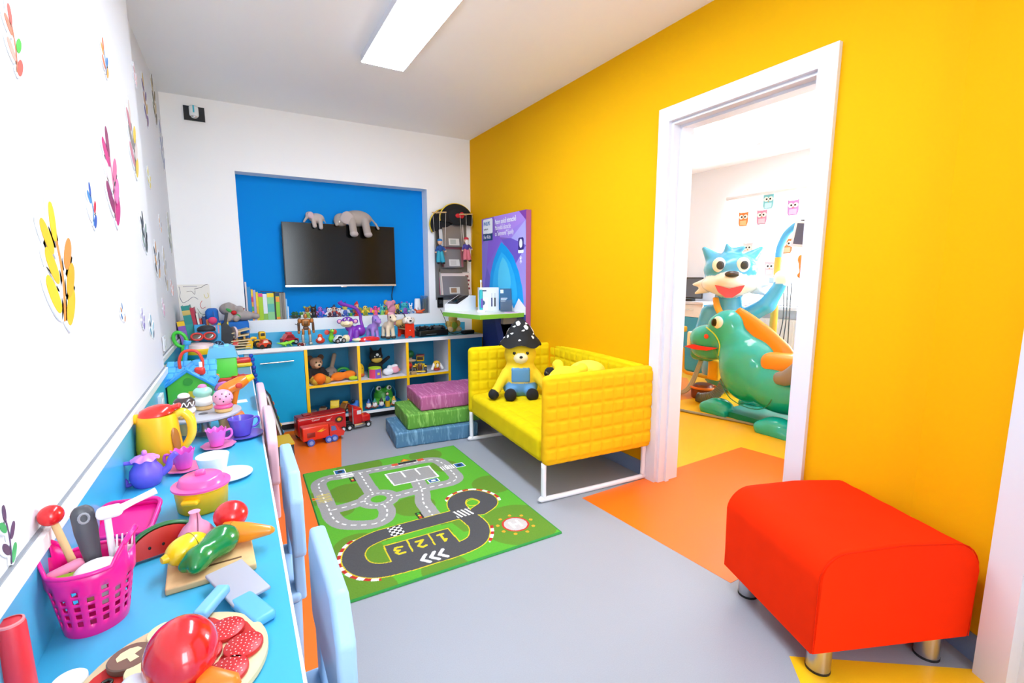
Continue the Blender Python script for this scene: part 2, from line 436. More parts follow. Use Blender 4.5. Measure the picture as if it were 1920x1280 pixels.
# ---- door cabinet
cab_blue = M('0aaadd', .45, spec=.25); cab_in = M('0a84ad', .5); cab_side = M('e4e4ea', .5)
t = thing('cabinet', 'blue cupboard with single door and long steel bar handle', 'cabinet', (0, YF, 0))
part('body', bb(.02, .428, .02, YB-YF-.012, .075, .64), cab_side, t, 0)
dr = part('door', bb(.064, .425, 0, .018, .078, .628), cab_blue, t, 0)
hd = part('handle', tube([(.118, -.03, .562), (.35, -.03, .566)], .006, 10), chrome, dr)
for x in (.15, .318): part('handle_post', tube([(x, -.03, .563), (x, 0, .563)], .004, 8), chrome, dr)
part('bottom_edge', bb(.064, .425, 0, .018, .06, .077), white_edge, t, 0)
part('plinth', bb(.02, .428, .06, .09, 0, .06), M('15181c', .6), t, 0)
# ---- cube shelf unit
XS = [.44, .845, 1.26, 1.655]
t = thing('shelf_unit', 'low blue and white cube shelf with bright yellow front edges', 'shelf', (0, YF, 0))
part('back_panel', bb(.43, 2.0, .385, .4, .06, .64), cab_in, t, 0)
for i, x in enumerate(XS):
    u = part('upright', bb(x-.009, x+.009, .004, .385, .075, .64), cab_side, t, 0)
    part('yellow_edge', bb(x-.0115, x+.0115, -.001, .004, .075, .64), yellow_edge, u, 0)
for a, b in zip(XS, XS[1:]):
    u = part('shelf_board', bb(a+.009, b-.009, .004, .385, .326, .344), cab_side, t, 0)
    part('yellow_edge', bb(a+.0115, b-.0115, -.001, .004, .325, .3455), yellow_edge, u, 0)
u = part('bottom_board', bb(.43, 2.0, .004, .385, .06, .078), cab_in, t, 0)
part('white_edge', bb(.43, 2.0, -.001, .004, .055, .0785), white_edge, u, 0)
part('plinth', bb(.43, 2.0, .06, .09, 0, .06), M('15181c', .6), t, 0)
part('side_panel', bb(1.668, 2.0, .02, .036, .078, .64), M('1179a8', .45), t, 0)
# ---- children's chairs pushed in under the table
def chair(name, label, col, cy, x0=.085):
    m = M(col, .42)
    t = thing(name, label, 'chair', (x0, cy, 0), 0, 'low plastic chairs along the play table')
    prof = [(-.18, .44), (-.18, .60), (-.13, .67), (.13, .67), (.18, .60), (.18, .44), (.165, .425), (-.165, .425)]
    sh = prism(prof, .034); sh = T(sh, (0, 0, 0), (90, 0, 90))      # poly x->Y, y->Z, extrude->X
    o = part('backrest', sh, m, t, 30)
    b = o.modifiers.new('round', 'BEVEL'); b.width = .009; b.segments = 3; b.limit_method = 'ANGLE'; b.angle_limit = R(25)
    for s in (-1, 1): part('back_post', T(rbox(.028, .07, .16, .008), (.016, s*.11, .36)), m, t)
    part('seat', T(rbox(.30, .31, .03, .012), (-.135, 0, .295)), m, t)
    for sx in (-.26, -.01):
        for sy in (-.125, .125):
            part('leg', T(lathe([(0, 0), (.019, 0), (.021, .004), (.028, .28), (0, .28)], 14), (sx+.0, sy, .0)), m, t)
    return t
chair('child_chair', 'pale blue plastic child chair nearest the camera', '9fc4ea', .935, .102)
chair('child_chair', 'pale blue plastic child chair second from the camera', '9fc4ea', 1.54, .088)
chair('child_chair', 'pale pink plastic child chair beside the purple mug', 'efc3d4', 2.09, .062)
chair('child_chair', 'pale pink plastic child chair farthest from the camera', 'efc3d4', 2.60, .056)
# ---- sofa
def quilt(sx, sy, sz, r, pitch, amp, faces='xyz', n=None, axes=None):
    n = n or tuple(max(2, int(s/.0085)) for s in (sx, sy, sz))
    v, f = rbox(sx, sy, sz, r, m=3, n=n)
    h = np.array([sx, sy, sz])/2; p = np.clip(v, -h+r, h-r); d = v-p; nn = d/np.maximum(np.linalg.norm(d, axis=1, keepdims=True), 1e-9)
    amt = np.zeros(len(v))
    for i, ch in enumerate('xyz'):
        if ch not in faces: continue
        u, w_ = (i+1) % 3, (i+2) % 3
        du = np.abs((v[:, u]/pitch+.5) % 1-.5)*pitch; dw = np.abs((v[:, w_]/pitch+.5) % 1-.5)*pitch
        g = np.maximum(np.exp(-(du/.0085)**2), np.exp(-(dw/.0085)**2))
        amt -= nn[:, i]**2*g*amp
    return (v+nn*amt[:, None], f)
sofa_fab = M('e8cc02', .85, bump=(900, .35, .0008), spec=.2, vary=.04, vscale=14)
sofa_fab2 = M('f0b80c', .85, bump=(900, .35, .0008), spec=.2, vary=.03, vscale=14)
sx, sy = 1.345, 1.955
t = thing('sofa', 'yellow quilted two-seat sofa with white tube frame', 'sofa', (sx, sy, 0), -4.2)
SL, SD = 1.165, .735   # length along y, depth along x ; local x depth, y length
part('armrest', T(quilt(SD, .075,   .49, .034, .0735, .009, 'y'), (SD/2, .0375, .455)), sofa_fab2, t, 60, label='quilted near armrest')
part('armrest', T(quilt(SD, .075,   .49, .034, .0735, .009, 'y'), (SD/2, SL-.0375, .455)), sofa_fab, t, 60)
part('backrest', T(quilt(.075, SL-.13,   .49, .034, .0735, .009, 'x'), (SD-.0375, SL/2, .455), (0, 0, 0)), sofa_fab, t, 60)
seat = quilt(SD-.05, SL-.14, .16, .035, .09, .004, 'z')
v = seat[0]; v[:, 2] += np.where(v[:, 2] > 0, .022*np.cos(np.clip(v[:, 0]/(SD-.05)*2.6, -1.5, 1.5))*np.cos(np.clip(v[:, 1]/(SL-.14)*2.6, -1.5, 1.5))-.01*np.clip(-v[:, 0]*3, 0, 1), 0)
part('seat', T(seat, (SD/2-.025, SL/2, .29)), sofa_fab, t, 60)
for y in (.045, SL-.045):
    pts = [(.015, y, .22), (.015, y, .05), (.022, y, .026), (.045, y, .015), (SD-.06, y, .015), (SD-.037, y, .026), (SD-.03, y, .05), (SD-.03, y, .22)]
    part('leg_frame', tube(pts, .0145, 12, 5), M('efeff2', .3), t, 180)
# ---- plain teddy bears on the sofa
plush_y = 'f6d326'; den = '5e97c4'; dk = '17171b'
fur = (900, .5, .001)
t = thing('plush_bear', 'yellow plush bear in blue trousers and patterned black hat on sofa', 'plush toy', (1.70, 2.80, .372), 152)
sculpt('body', [('e', (0, 0, .15), (.115, .085, .15), plush_y), ('e', (0, 0, .07), (.125, .092, .085), den),
    ('b', (0, .075, .165), (.06, .012, .045), den), ('e', (0, .0, .30), (.112, .09, .10), plush_y),
    ('e', (-.085, 0, .385), (.035, .02, .035), plush_y), ('e', (.085, 0, .385), (.035, .02, .035), plush_y),
    ('e', (0, .08, .285), (.045, .03, .034), 'f9ecc0'),
    ('c', (-.1, .02, .17), (-.185, .10, .06), .034, .03, plush_y), ('c', (.1, .02, .17), (.175, .09, .05), .034, .03, plush_y),
    ('e', (-.2, .115, .042), (.038, .045, .036), dk), ('e', (.19, .10, .035), (.036, .042, .036), dk),
    ('c', (-.06, .03, .05), (-.07, .12, .045), .045, .04, den), ('c', (.06, .03, .05), (.07, .12, .045), .045, .04, den),
    ('e', (-.075, .165, .045), (.042, .04, .045), dk), ('e', (.075, .165, .045), (.042, .04, .045), dk)], t, 64, .018, .9, fur)
for s in (-1, 1): part('eye', T(ell(.011, .006, .011, 12, 8), (s*.045, .084, .318)), black_gl, t)
part('nose', T(ell(.012, .008, .009, 12, 8), (0, .112, .295)), black_gl, t)
def bandana(n=40, mrow=14):
    prof = [(.15, .30+.065), (.135, .37+.02), (.105, .43), (.06, .505), (.02, .545), (0, .55)]
    v, f = lathe(prof, n); r = np.hypot(v[:, 0], v[:, 1]); a = np.arctan2(v[:, 1], v[:, 0])
    v[:, 2] += np.where(r > .12, .012*np.sin(a*5), .006*np.sin(a*3)); v[:, 1] *= .85; return (v, f)
hat = part('hat', bandana(), M('0e0e10', .8), t, 60)
for i in range(26):
    a = 2*pi*i*.381; zz = .39+.135*((i*7) % 26)/26; rr = np.interp(zz, [.385, .43, .505, .545], [.135, .105, .06, .02])+.004
    pl = [(.013*(1+.5*((k*5+i) % 3-1))*cos(2*pi*k/7), .013*(1+.5*((k*3+i) % 3-1))*sin(2*pi*k/7)) for k in range(7)]
    sh = T(T(prism(pl, .0012), (0, 0, 0), (62, 0, 90)), (rr, 0, zz), (0, 0, 0)); sh = T(sh, (0, 0, 0), (0, 0, math.degrees(a))); sh[0][:, 1] *= .85
    part('hat_print', sh, M('f2f2f2', .8), hat, 0)
t = thing('plush_bear', 'pale yellow plush toy lying behind the near sofa armrest', 'plush toy', (1.79, 2.20, .42), 108)
sculpt('body', [('e', (0, 0, .12), (.12, .20, .12), plush_y), ('e', (-.02, .20, .16), (.10, .10, .10), plush_y),
    ('e', (0, -.03, .205), (.085, .11, .05), 'f8e04a'), ('e', (.0, .27, .17), (.055, .045, .05), 'e9e7e2'), ('c', (-.12, .02, .17), (-.14, .15, .20), .03, .03, dk),
    ('c', (.10, .02, .17), (.12, .15, .20), .03, .03, dk), ('e', (-.09, .16, .25), (.03, .03, .03), plush_y), ('e', (.06, .16, .25), (.03, .03, .03), plush_y)], t, 52, .02, .9, fur)
for s in (-.05, .04): part('eye', T(ell(.013, .008, .013, 12, 8), (s, .285, .225)), black_gl, t)
t.scale = (1.12,)*3
# ---- foam cushions stacked as steps
def cush(name, label, col, col2, x, y, z, rz):
    v, f = rbox(.62, .43, .11, .012, m=2, n=(14, 10, 4)); v[:, 2] += np.where(np.abs(v[:, 2]) > .045, .002*np.sin(v[:, 0]*60+v[:, 1]*17), 0)
    m = M(col, .7).copy(); nt = m.node_tree; b = nt.nodes['Principled BSDF']; tc = nt.nodes.new('ShaderNodeTexCoord')
    mp = nt.nodes.new('ShaderNodeMapping'); mp.inputs['Scale'].default_value = (16, 2.2, 3); mp.inputs['Rotation'].default_value = (0, .5, .35)
    ns = nt.nodes.new('ShaderNodeTexNoise'); ns.inputs['Scale'].default_value = 3.2; ns.inputs['Detail'].default_value = 5; ns.inputs['Distortion'].default_value = 1.2
    rp = nt.nodes.new('ShaderNodeValToRGB'); rp.color_ramp.elements[0].color = (*lin(col), 1); rp.color_ramp.elements[1].color = (*lin(col2), 1)
    rp.color_ramp.elements[0].position = .5; rp.color_ramp.elements[1].position = .68
    nt.links.new(tc.outputs['Object'], mp.inputs[0]); nt.links.new(mp.outputs[0], ns.inputs['Vector']); nt.links.new(ns.outputs['Fac'], rp.inputs['Fac']); nt.links.new(rp.outputs[0], b.inputs['Base Color'])
    bp = nt.nodes.new('ShaderNodeBump'); bp.inputs['Strength'].default_value = .5; bp.inputs['Distance'].default_value = .003
    nt.links.new(ns.outputs['Fac'], bp.inputs['Height']); nt.links.new(bp.outputs[0], b.inputs['Normal'])
    solo(name, (v, f), m, label, 'cushion', (x, y, z+.055), (0, 0, rz), 'foam step cushions', 60)
cush('foam_cushion', 'blue streaked foam cushion at the bottom of the stack', '4a7898', '7ba6c4', 1.235, 3.365, 0, -6)
cush('foam_cushion', 'green streaked foam cushion in the middle of the stack', '5c9a34', '92c860', 1.325, 3.40, .113, -4)
cush('foam_cushion', 'pink streaked foam cushion on top of the stack', 'b05a8c', 'd088b4', 1.44, 3.44, .226, -4)
# ---- red footstool / bench
red_fab = M('f02c00', .85, spec=.1, bump=(700, .25, .0008), vary=.03, vscale=10)
t = thing('ottoman', 'low red upholstered bench on round chrome feet by doorway', 'ottoman', (1.402, .632, 0), -22.5)
W_, L_ = .54, .47
def benchbody():
    pts = []
    for a in np.linspace(0, pi/2, 9): pts.append((W_-.09+.09*sin(a), .42-.09+.09*cos(a)))
    prof = [(0, .10)]+[(.09-.09*cos(a), .42-.09+.09*sin(a)) for a in np.linspace(0, pi/2, 9)]+[(.2, .426), (W_/2, .429), (W_-.2, .426)]+pts+[(W_, .10)]
    n = len(prof); ys = [0, .004, .012, .03]+list(np.linspace(.06, L_-.06, 12))+[L_-.03, L_-.012, L_-.004, L_]
    V = []; F = []
    cx, cz = W_/2, .26
    for y in ys:
        e = min(y, L_-y); s = 1-max(0, (.012-e))/.012*.02
        for x, z in prof: V.append((cx+(x-cx)*s, y+(.006*sin(z*18)*(1 if y < L_/2 else -1) if e < .01 else 0), cz+(z-cz)*s+(.001*sin(y*55+x*20)*sin(x*9) if z > .38 else 0)))
    for i in range(len(ys)-1):
        for j in range(n): F.append([i*n+j, i*n+(j+1) % n, (i+1)*n+(j+1) % n, (i+1)*n+j][::-1])
    F.append(list(range(n))); F.append([(len(ys)-1)*n+j for j in range(n)][::-1])
    return (np.array(V), F)
part('cushion_body', benchbody(), red_fab, t, 50)
prof = [(0.001, .105)]+[(.09-.09*cos(a), .33+.09*sin(a)) for a in np.linspace(0, pi/2, 7)]+[(W_/2, .429)]+[(W_-.09+.09*sin(a), .33+.09*cos(a)) for a in np.linspace(0, pi/2, 7)]+[(W_-.001, .105)]
part('piping', tube([(x, .006, z) for x, z in prof], .002, 6, 1), M('dc2400', .8, spec=.1), t)
for x in (.075, W_-.075):
    for y in (.06, L_-.06):
        l = part('foot', T(lathe([(0, .006), (.034, .006), (.034, .102), (0, .102)], 24), (x, y, 0)), steel, t)
        part('foot_pad', T(lathe([(0, 0), (.035, 0), (.035, .008), (0, .008)], 24), (x, y, 0)), black, l)
# ---- play rug with printed roads
def rug():
    nu, nv = 360, 480; U, Vv = np.meshgrid(np.linspace(0, 1, nu), np.linspace(0, 1.33, nv), indexing='ij')
    P = np.stack([U, Vv], -1)
    col = np.empty((nu, nv, 3)); col[:] = lin('58aa26')
    def L(h): return np.array(lin(h))
    def seg(pts, closed=False, sub=8):
        p = cat([(*q, 0) for q in pts], sub, closed)[:, :2]
        if closed: p = np.vstack([p, p[:1]])
        return p
    def dist(p):
        d = np.full((nu, nv), 9.); s = np.zeros((nu, nv)); acc = 0
        for a, b in zip(p, p[1:]):
            ba = b-a; l2 = (ba**2).sum(); t_ = np.clip(((P-a) @ ba)/max(l2, 1e-12), 0, 1)
            e = np.sqrt(((P-a-t_[..., None]*ba)**2).sum(-1)); m = e < d; d[m] = e[m]; s[m] = acc+t_[m]*math.sqrt(l2); acc += math.sqrt(l2)
        return d, s
    def inpoly(poly):
        r = np.zeros((nu, nv), bool); n = len(poly)
        for i in range(n):
            (x1, y1), (x2, y2) = poly[i], poly[(i+1) % n]
            if y1 == y2: continue
            c = ((y1 > Vv) != (y2 > Vv)) & (U < (x2-x1)*(Vv-y1)/(y2-y1)+x1); r ^= c
        return r
    def put(m, h): col[m] = L(h)
    for x, y, r in [(.33, 1.28, .14), (.20, .93, .12), (-.02, .94, .09), (.12, .74, .07), (.47, .60, .11), (.95, .63, .12), (.76, 1.25, .11), (.80, 1.02, .09), (.62, .33, .10), (.13, .36, .11), (.22, .26, .10), (.41, .01, .10), (.06, .02, .15), (.86, .17, .19), (.62, .98, .08)]:
        put(np.hypot(U-x, Vv-y) < r, '5e8a1e')
    road = [([(.201, 1.178), (.12, 1.185), (.066, 1.13), (.064, .98), (.068, .83), (.072, .69), (.10, .60), (.16, .55), (.24, .52), (.30, .545), (.33, .62), (.33, .69)], 0),
            ([(.08, .765), (.16, .768), (.245, .785)], 0),
            ([(.20, 1.178), (.313, 1.176), (.433, 1.172), (.602, 1.165), (.71, 1.165), (.785, 1.14), (.81, 1.06), (.812, .90), (.80, .81), (.745, .768), (.658, .768), (.568, .768), (.46, .762), (.40, .762)], 0),
            ([(.31, 1.17), (.31, 1.0), (.312, .86)], 0), ([(.585, .91), (.572, .80), (.55, .70), (.525, .62), (.52, .53), (.518, .445)], 0)]
    rings = [(.324, .772, .072)]
    ds = [dist(seg(p)) for p, _ in road]
    for d, s in ds: put(d < .043, '9b9a98')
    for x, y, r in rings:
        e = np.hypot(U-x, Vv-y); put(e < r+.04, '9b9a98')
    put(inpoly([(.44, 1.075), (.717, 1.065), (.714, .885), (.446, .893)]), '9b9a98')
    for d, s in ds: put((d < .004) & ((s*20) % 1 < .55), 'f0f0ee')
    for x, y, r in rings:
        e = np.hypot(U-x, Vv-y); a = np.arctan2(Vv-y, U-x); put((np.abs(e-r) < .004) & ((a*2.4) % 1 < .55), 'f0f0ee'); put(e < .042, '58aa26')
    for a, b in [((.44, 1.075), (.717, 1.065)), ((.717, 1.065), (.714, .885)), ((.714, .885), (.446, .893)), ((.446, .893), (.44, 1.075)), ((.535, 1.07), (.537, .975)), ((.625, 1.068), (.627, .97))]:
        d, s = dist(np.array([a, b])); put(d < .005, 'eeeeec')
    d, s = dist(np.array([(.475, .44), (.562, .44)])); put(d < .006, 'eeeeec')
    put((np.abs(U-.235) < .035) & (np.abs(Vv-1.178) < .04) & ((Vv*55) % 1 < .6), 'eeeeec')
    put((np.abs(U-.81) < .04) & (np.abs(Vv-.985) < .03) & ((U*70) % 1 < .55), 'eeeeec')
    put((np.abs(U-.066) < .035) & (np.abs(Vv-.93) < .055) & (((U+Vv)*45) % 1 < .45), 'd9c72a')
    # racing track
    tr = seg([(.662, .402), (.518, .405), (.318, .403), (.225, .398), (.135, .36), (.092, .28), (.105, .19), (.165, .135), (.259, .118), (.385, .114), (.526, .116), (.62, .145), (.675, .235), (.675, .33), (.662, .402), (.668, .50), (.715, .565), (.795, .568), (.84, .49), (.82, .425), (.75, .385)])
    d, s = dist(tr)
    sg = (s*24) % 1 < .5
    curb = (d < .068) & (d > .05) & (((U < .16) & (Vv < .42) & (np.hypot(U-.19, Vv-.262) > .125)) | ((U > .635) & (Vv > .43) & (np.hypot(U-.756, Vv-.48) > .085)) | ((U > .66) & (Vv < .22)))
    put(curb & sg, 'f2f0ee'); put(curb & ~sg, 'b8251c')
    pit = inpoly([(.232, .30), (.535, .297), (.54, .14), (.228, .14)])
    put((d < .052), 'd8c51c'); put(inpoly([(.226, .306), (.541, .303), (.546, .14), (.222, .14)]), 'd8c51c')
    put((d < .047), '4a4a4c'); put(pit, '4a4a4c'); put((np.hypot(U-.752, Vv-.478) < .036), 'd8c51c'); put((np.hypot(U-.752, Vv-.478) < .031), '58aa26')
    put(inpoly([(.225, .34), (.575, .34), (.6, .19), (.56, .19), (.545, .31), (.23, .31)]) & (d > .052) & ~pit, '58aa26')
    for pl in ([(.335, .30), (.33, .20)], [(.438, .30), (.435, .20)]):
        dd, _ = dist(np.array(pl)); put(dd < .004, 'd8c51c')
    def flip(pl, cx, cy): return [(2*cx-x, 2*cy-y) for x, y in pl]
    for pl in (flip([(.486, .27), (.486, .205)], .486, .237), flip([(.472, .207), (.50, .207)], .486, .237), flip([(.486, .27), (.474, .255)], .486, .237),
               flip([(.366, .262), (.385, .268), (.40, .25), (.385, .232), (.366, .212)], .383, .238), flip([(.366, .212), (.40, .212)], .383, .238),
               flip([(.262, .262), (.288, .262), (.296, .245), (.278, .235)], .28, .235), flip([(.278, .235), (.297, .225), (.288, .208), (.262, .212)], .28, .235)):
        dd, _ = dist(np.array(pl)); put(dd < .0065, 'd8c51c')
    ck = (np.abs(U-.315) < .032) & (np.abs(Vv-.403) < .044); b = ((U*62).astype(int)+(Vv*62).astype(int)) % 2 == 0
    put(ck & b, 'f2f2f0'); put(ck & ~b, '222222')
    put((np.abs(U-.664) < .045) & (np.abs(Vv-.402) < .036) & (((U*1.2+Vv*.3)*40) % 1 < .5), 'f2f2f0')
    for x in (.345, .385, .425):
        for k in (-1, 1):
            dd, _ = dist(np.array([(x, .117), (x+.026, .117+k*.03)])); put(dd < .008, 'f2f2f0')
    e = np.hypot(U-.842, Vv-.172); put(e < .068, 'c0301e'); put(e < .058, 'c4bcb8')
    for i in range(9): put(np.hypot(U-.842-.088*cos(i*2*pi/9), Vv-.172-.088*sin(i*2*pi/9)) < .009, 'f0a020')
    for pl in ([(.822, .145), (.822, .2)], [(.862, .145), (.862, .2)], [(.822, .172), (.862, .172)]):
        dd, _ = dist(np.array(pl)); put(dd < .006, 'f4f2f0')
    def sign(x, y, a, b, h, h2):
        put((np.abs(U-x) < a) & (np.abs(Vv-y) < b), 'f0f0f0'); put((np.abs(U-x) < a*.82) & (np.abs(Vv-y) < b*.82), h); put(np.hypot((U-x)/a, (Vv-y)/b) < .45, h2)
    sign(.205, 1.252, .034, .034, '1c5f9a', '101820'); sign(.893, .982, .034, .034, '1c5f9a', '101820'); sign(.667, .845, .034, .026, '1c5f9a', 'e8f0f4')
    for x, y in ((.25, 1.098), (.459, .487)):
        put((np.abs(U-x) < .016) & (np.abs(Vv-y) < .034), '1c1c1c')
        for k, h in ((-1, 'c83a20'), (0, 'e8c030'), (1, '3aa838')): put(np.hypot(U-x, Vv-y-k*.02) < .008, h)
    put(inpoly([(-.0, .965), (-.0, .915), (.04, .94)]), 'f0a020'); put(inpoly([(.006, .955), (.006, .925), (.028, .94)]), 'c83a20')
    put(inpoly([(.575, 1.215), (.645, 1.215), (.61, 1.262)]), 'c83a20'); put(inpoly([(.587, 1.221), (.633, 1.221), (.61, 1.252)]), 'f0a020')
    put((np.abs(U-.615) < .06) & (np.abs(Vv-1.192) < .014), '1c1c1c')
    for x in (.533, .705): put((np.abs(U-x) < .02) & (np.abs(Vv-1.192) < .018), 'd8502a')
    edge = (U < .008) | (U > .992) | (Vv < .008) | (Vv > 1.322); put(edge, '2f8f3c')
    z = np.full((nu, nv), .008)+rng.normal(0, .00025, (nu, nv)); z[edge] = .0095
    z[0] = z[-1] = 0; z[:, 0] = z[:, -1] = 0
    V = np.stack([U, Vv, z], -1).reshape(-1, 3)
    I = np.arange(nu*nv).reshape(nu, nv); F = np.stack([I[:-1, :-1], I[1:, :-1], I[1:, 1:], I[:-1, 1:]], -1).reshape(-1, 4)
    return (V, F), col.reshape(-1, 3)*rng.uniform(.93, 1.05, (nu*nv, 1))
sh, col = rug()
solo('play_rug', sh, VC(.95, (1500, .6, .001)), 'green play rug printed with roads, race track and helipad', 'rug', (.264, 1.70, .0013), (0, 0, -.5), smooth=180, col=col)

# ================================================================ TOYS ON THE PLAY TABLE
def on(x, y, z=0): return (x, y, ZT+z)
gl = dict(rough=.25, coat=.3)
# ---- pink basket with cut-out holes, oval, raised ends
pink = M('f0128c', .3, coat=.2)
def basket(N=72, hz=.115):
    rows = [0, .012, .022, .032, .037, .046, .051, .060, .065, .074, .079, .088, .100, .115]
    V = []; F = []
    for k, z in enumerate(rows):
        f = z/hz; rx = .052+.022*f; ry = .046+.012*f
        for i in range(N):
            a = 2*pi*i/N; up = max(0, abs(cos(a))-.72)/.28
            zz = z+(.045*up**.8 if k == len(rows)-1 else (.026*up**.8 if k == len(rows)-2 else 0))
            V.append((rx*(1+.08*up*(f if k > 10 else 0))*cos(a), ry*sin(a), zz))
    for k in range(len(rows)-1):
        for i in range(N):
            if 2 <= k <= 10 and k % 2 == 0 and i % 4 in (0, 1) and not (k > 8 and i % 8 < 4): continue
            if k == len(rows)-2 and abs(cos(2*pi*(i+.5)/N)) > .93: continue
            F.append([k*N+i, k*N+(i+1) % N, (k+1)*N+(i+1) % N, (k+1)*N+i])
    F.append(list(range(N))[::-1]); return (np.array(V), F)
t = thing('basket', 'bright pink perforated plastic basket full of toy utensils', 'basket', on(-.262, 1.065), -8)
t.scale = (.86, 1, 1.05)
o = part('body', basket(), pink, t, 60)
m = o.modifiers.new('thick', 'SOLIDIFY'); m.thickness = .003; m.offset = 0
for s in (0, 180):
    p = [(.0815*cos(a), .058*sin(a), .157-.013*(abs(a)/.5)**2) for a in np.linspace(-.5, .5, 9)]
    part('handle', T(tube(p, .004, 8, 2), (0, 0, 0), (0, 0, s)), pink, t, 180)
rim = [(.0745*cos(a)*(1+.08*max(0, abs(cos(a))-.72)/.28), .0585*sin(a), .115+.045*(max(0, abs(cos(a))-.72)/.28)**.8) for a in np.linspace(0, 2*pi, 48, endpoint=False)]
part('rim', tube(rim, .0035, 8, 1, True), pink, t, 180)
B = (-.262, 1.065, ZT)
def util(name, label, cat_, parts, x, y, tilt, rz, z=.02):
    t = thing(name, label, cat_, (B[0]+x*.86, B[1]+y, B[2]+z), rot=(tilt[0], tilt[1], rz), group='toy utensils in the pink basket')
    for n, sh, m in parts: part(n, sh, m, t, 60)
    return t
wood = M('d9b27c', .55, vary=.08, vscale=30); wred = M('d8161c', .25, coat=.4); wht = M('f1eef0', .35); gry = M('4c4c52', .4)
util('toy_mallet', 'wooden stick with glossy red ball tip in pink basket', 'toy utensil', [('stick', tube([(0, 0, 0), (0, 0, .165)], [.007, .0055], 10), wood), ('ball', T(ell(.0185, .0185, .0185), (0, 0, .178)), wred)], -.012, .018, (-6, -14), 0, .03)
u = util('toy_knife', 'dark grey utensil handle with hanging hole in pink basket', 'toy utensil', [('blade', T(rbox(.018, .003, .08, .0014), (0, 0, .04)), wht)], .012, .008, (-4, -4), 20, .02)
part('handle', T(tube([(0, 0, .06), (0, 0, .10), (0, 0, .15), (0, 0, .185), (0, 0, .197)], [.0055, .0063, .0085, .0083, .004], 16, 4), (0, 0, 0), (0, 0, 0), (2.0, 1, 1)), gry, u, 180); part('handle_ring', T(tube([(.007*cos(a), 0, .009*sin(a)) for a in np.linspace(0, 2*pi, 12, endpoint=False)], .0022, 6, 1, True), (0, -.0078, .176)), M('9a9aa0', .3), u)
util('toy_ladle', 'white plastic ladle with bent head in pink basket', 'toy utensil', [('stem', tube([(0, 0, 0), (0, 0, .15), (.002, 0, .158)], .0055, 10, 3), wht), ('head', T(rbox(.04, .026, .022, .01), (.004, 0, .165)), wht), ('arm', tube([(.015, 0, .165), (.04, .005, .172), (.075, .012, .180)], [.008, .006, .007], 8), wht)], .036, .012, (-2, -1), 8, .03)
def fork(t):
    part('stem', tube([(0, 0, 0), (0, 0, .06)], .004, 8), wht, t); part('head', T(rbox(.028, .005, .018, .002), (0, 0, .066)), wht, t)
    for k in (-.011, -.0037, .0037, .011): part('tine', tube([(k, 0, .07), (k*1.05, 0, .098)], [.0022, .0016], 6), wht, t)
u = util('toy_fork', 'white plastic fork at the right of the pink basket', 'toy utensil', [], .048, .006, (-4, 6), 10, .052); fork(u)
solo('toy_spoon', T(ell(.035, .028, .02), (0, 0, 0)), wht, 'white rounded spoon bowl resting on top of pink basket', 'toy utensil', (B[0]+.015, B[1]-.026, B[2]+.105), (20, 0, 10), 'toy utensils in the pink basket')
u = util('toy_melon', 'pink toy melon wedge with dark seeds in pink basket', 'toy food', [('wedge', T(rbox(.055, .022, .05, .01), (0, 0, .03)), M('f490b4', .4))], -.034, .008, (6, -10), 25, .065)
for k in range(6): part('seed', T(ell(.0025, .0012, .004, 8, 6), (-.018+.007*k, -.0112, .03+.012*(k % 2))), M('5a2030', .4), u)
solo('toy_lime', rbox(.05, .02, .022, .009), M('8fb01c', .4), 'green toy slice lying in pink basket', 'toy food', (B[0]-.024, B[1]-.018, B[2]+.10), (20, 10, 30), 'toy utensils in the pink basket')
# ---- pink tray beyond the basket
t = thing('toy_tray', 'bright pink rectangular plastic tray behind the basket', 'tray', on(-.266, 1.405, .024), 0, rot=(24, 0, -12))
part('tray_base', T(prism(rrect(.118, .10, .02), .006), (0, 0, .004)), pink, t)
part('tray_rim', tube([(x, y, .026) for x, y in rrect(.123, .105, .022, 6)], .005, 8, 1, True), pink, t, 180)
o = part('tray_wall', (lambda p, q: (np.array([(x, y, .006) for x, y in p]+[(x, y, .026) for x, y in q]), [[i, (i+1) % len(p), len(p)+(i+1) % len(p), len(p)+i] for i in range(len(p))]))(rrect(.118, .10, .02, 6), rrect(.123, .105, .022, 6)), pink, t)
m = o.modifiers.new('thick', 'SOLIDIFY'); m.thickness = .003
# ---- cutting board and vegetables
t = thing('cutting_board', 'small wooden chopping board under the toy vegetables', 'cutting board', on(-.088, 1.182), 3)
part('board', T(rbox(.16, .20, .015, .004), (0, 0, .0075)), wood, t); part('groove', T(rbox(.07, .006, .001, .0004, m=1), (.02, -.055, .0151)), M('6a4a2a', .6), t)
def veg(name, label, sh, mat, x, y, z, rot): return tag(part(name, sh, mat, None, 60, on(x, y, z), rot), label, 'toy vegetable', 'toy vegetables around the chopping board')
def vthing(name, label, x, y, z, rot): return thing(name, label, 'toy vegetable', on(x, y, z), rot=rot, group='toy vegetables around the chopping board')
t = vthing('toy_watermelon', 'red wooden watermelon slice with black seeds and green rind', -.178, 1.258, .0, (0, 0, 16))
half = [(.075*cos(a), .062*sin(a)) for a in np.linspace(0, pi, 20)]
part('flesh', T(prism([(x*.93, y*.93) for x, y in half], .02), (0, .01, .004), (78, 0, 0)), M('c8201c', .35, coat=.2), t, 30)
o = part('rind', T(tube([(x, y, .01) for x, y in half], .0045, 8, 1, flat=2.4), (0, .01, .004), (78, 0, 0)), M('1f6a34', .35), t, 180)
for k in (-.03, -.005, .02): part('seed', T(ell(.003, .0015, .004, 8, 6), (k, -.0055, .028)), black, t)
t = vthing('toy_garlic', 'pink wooden garlic bulb with split top behind the lemon', -.118, 1.245, .014, (0, 0, 0))
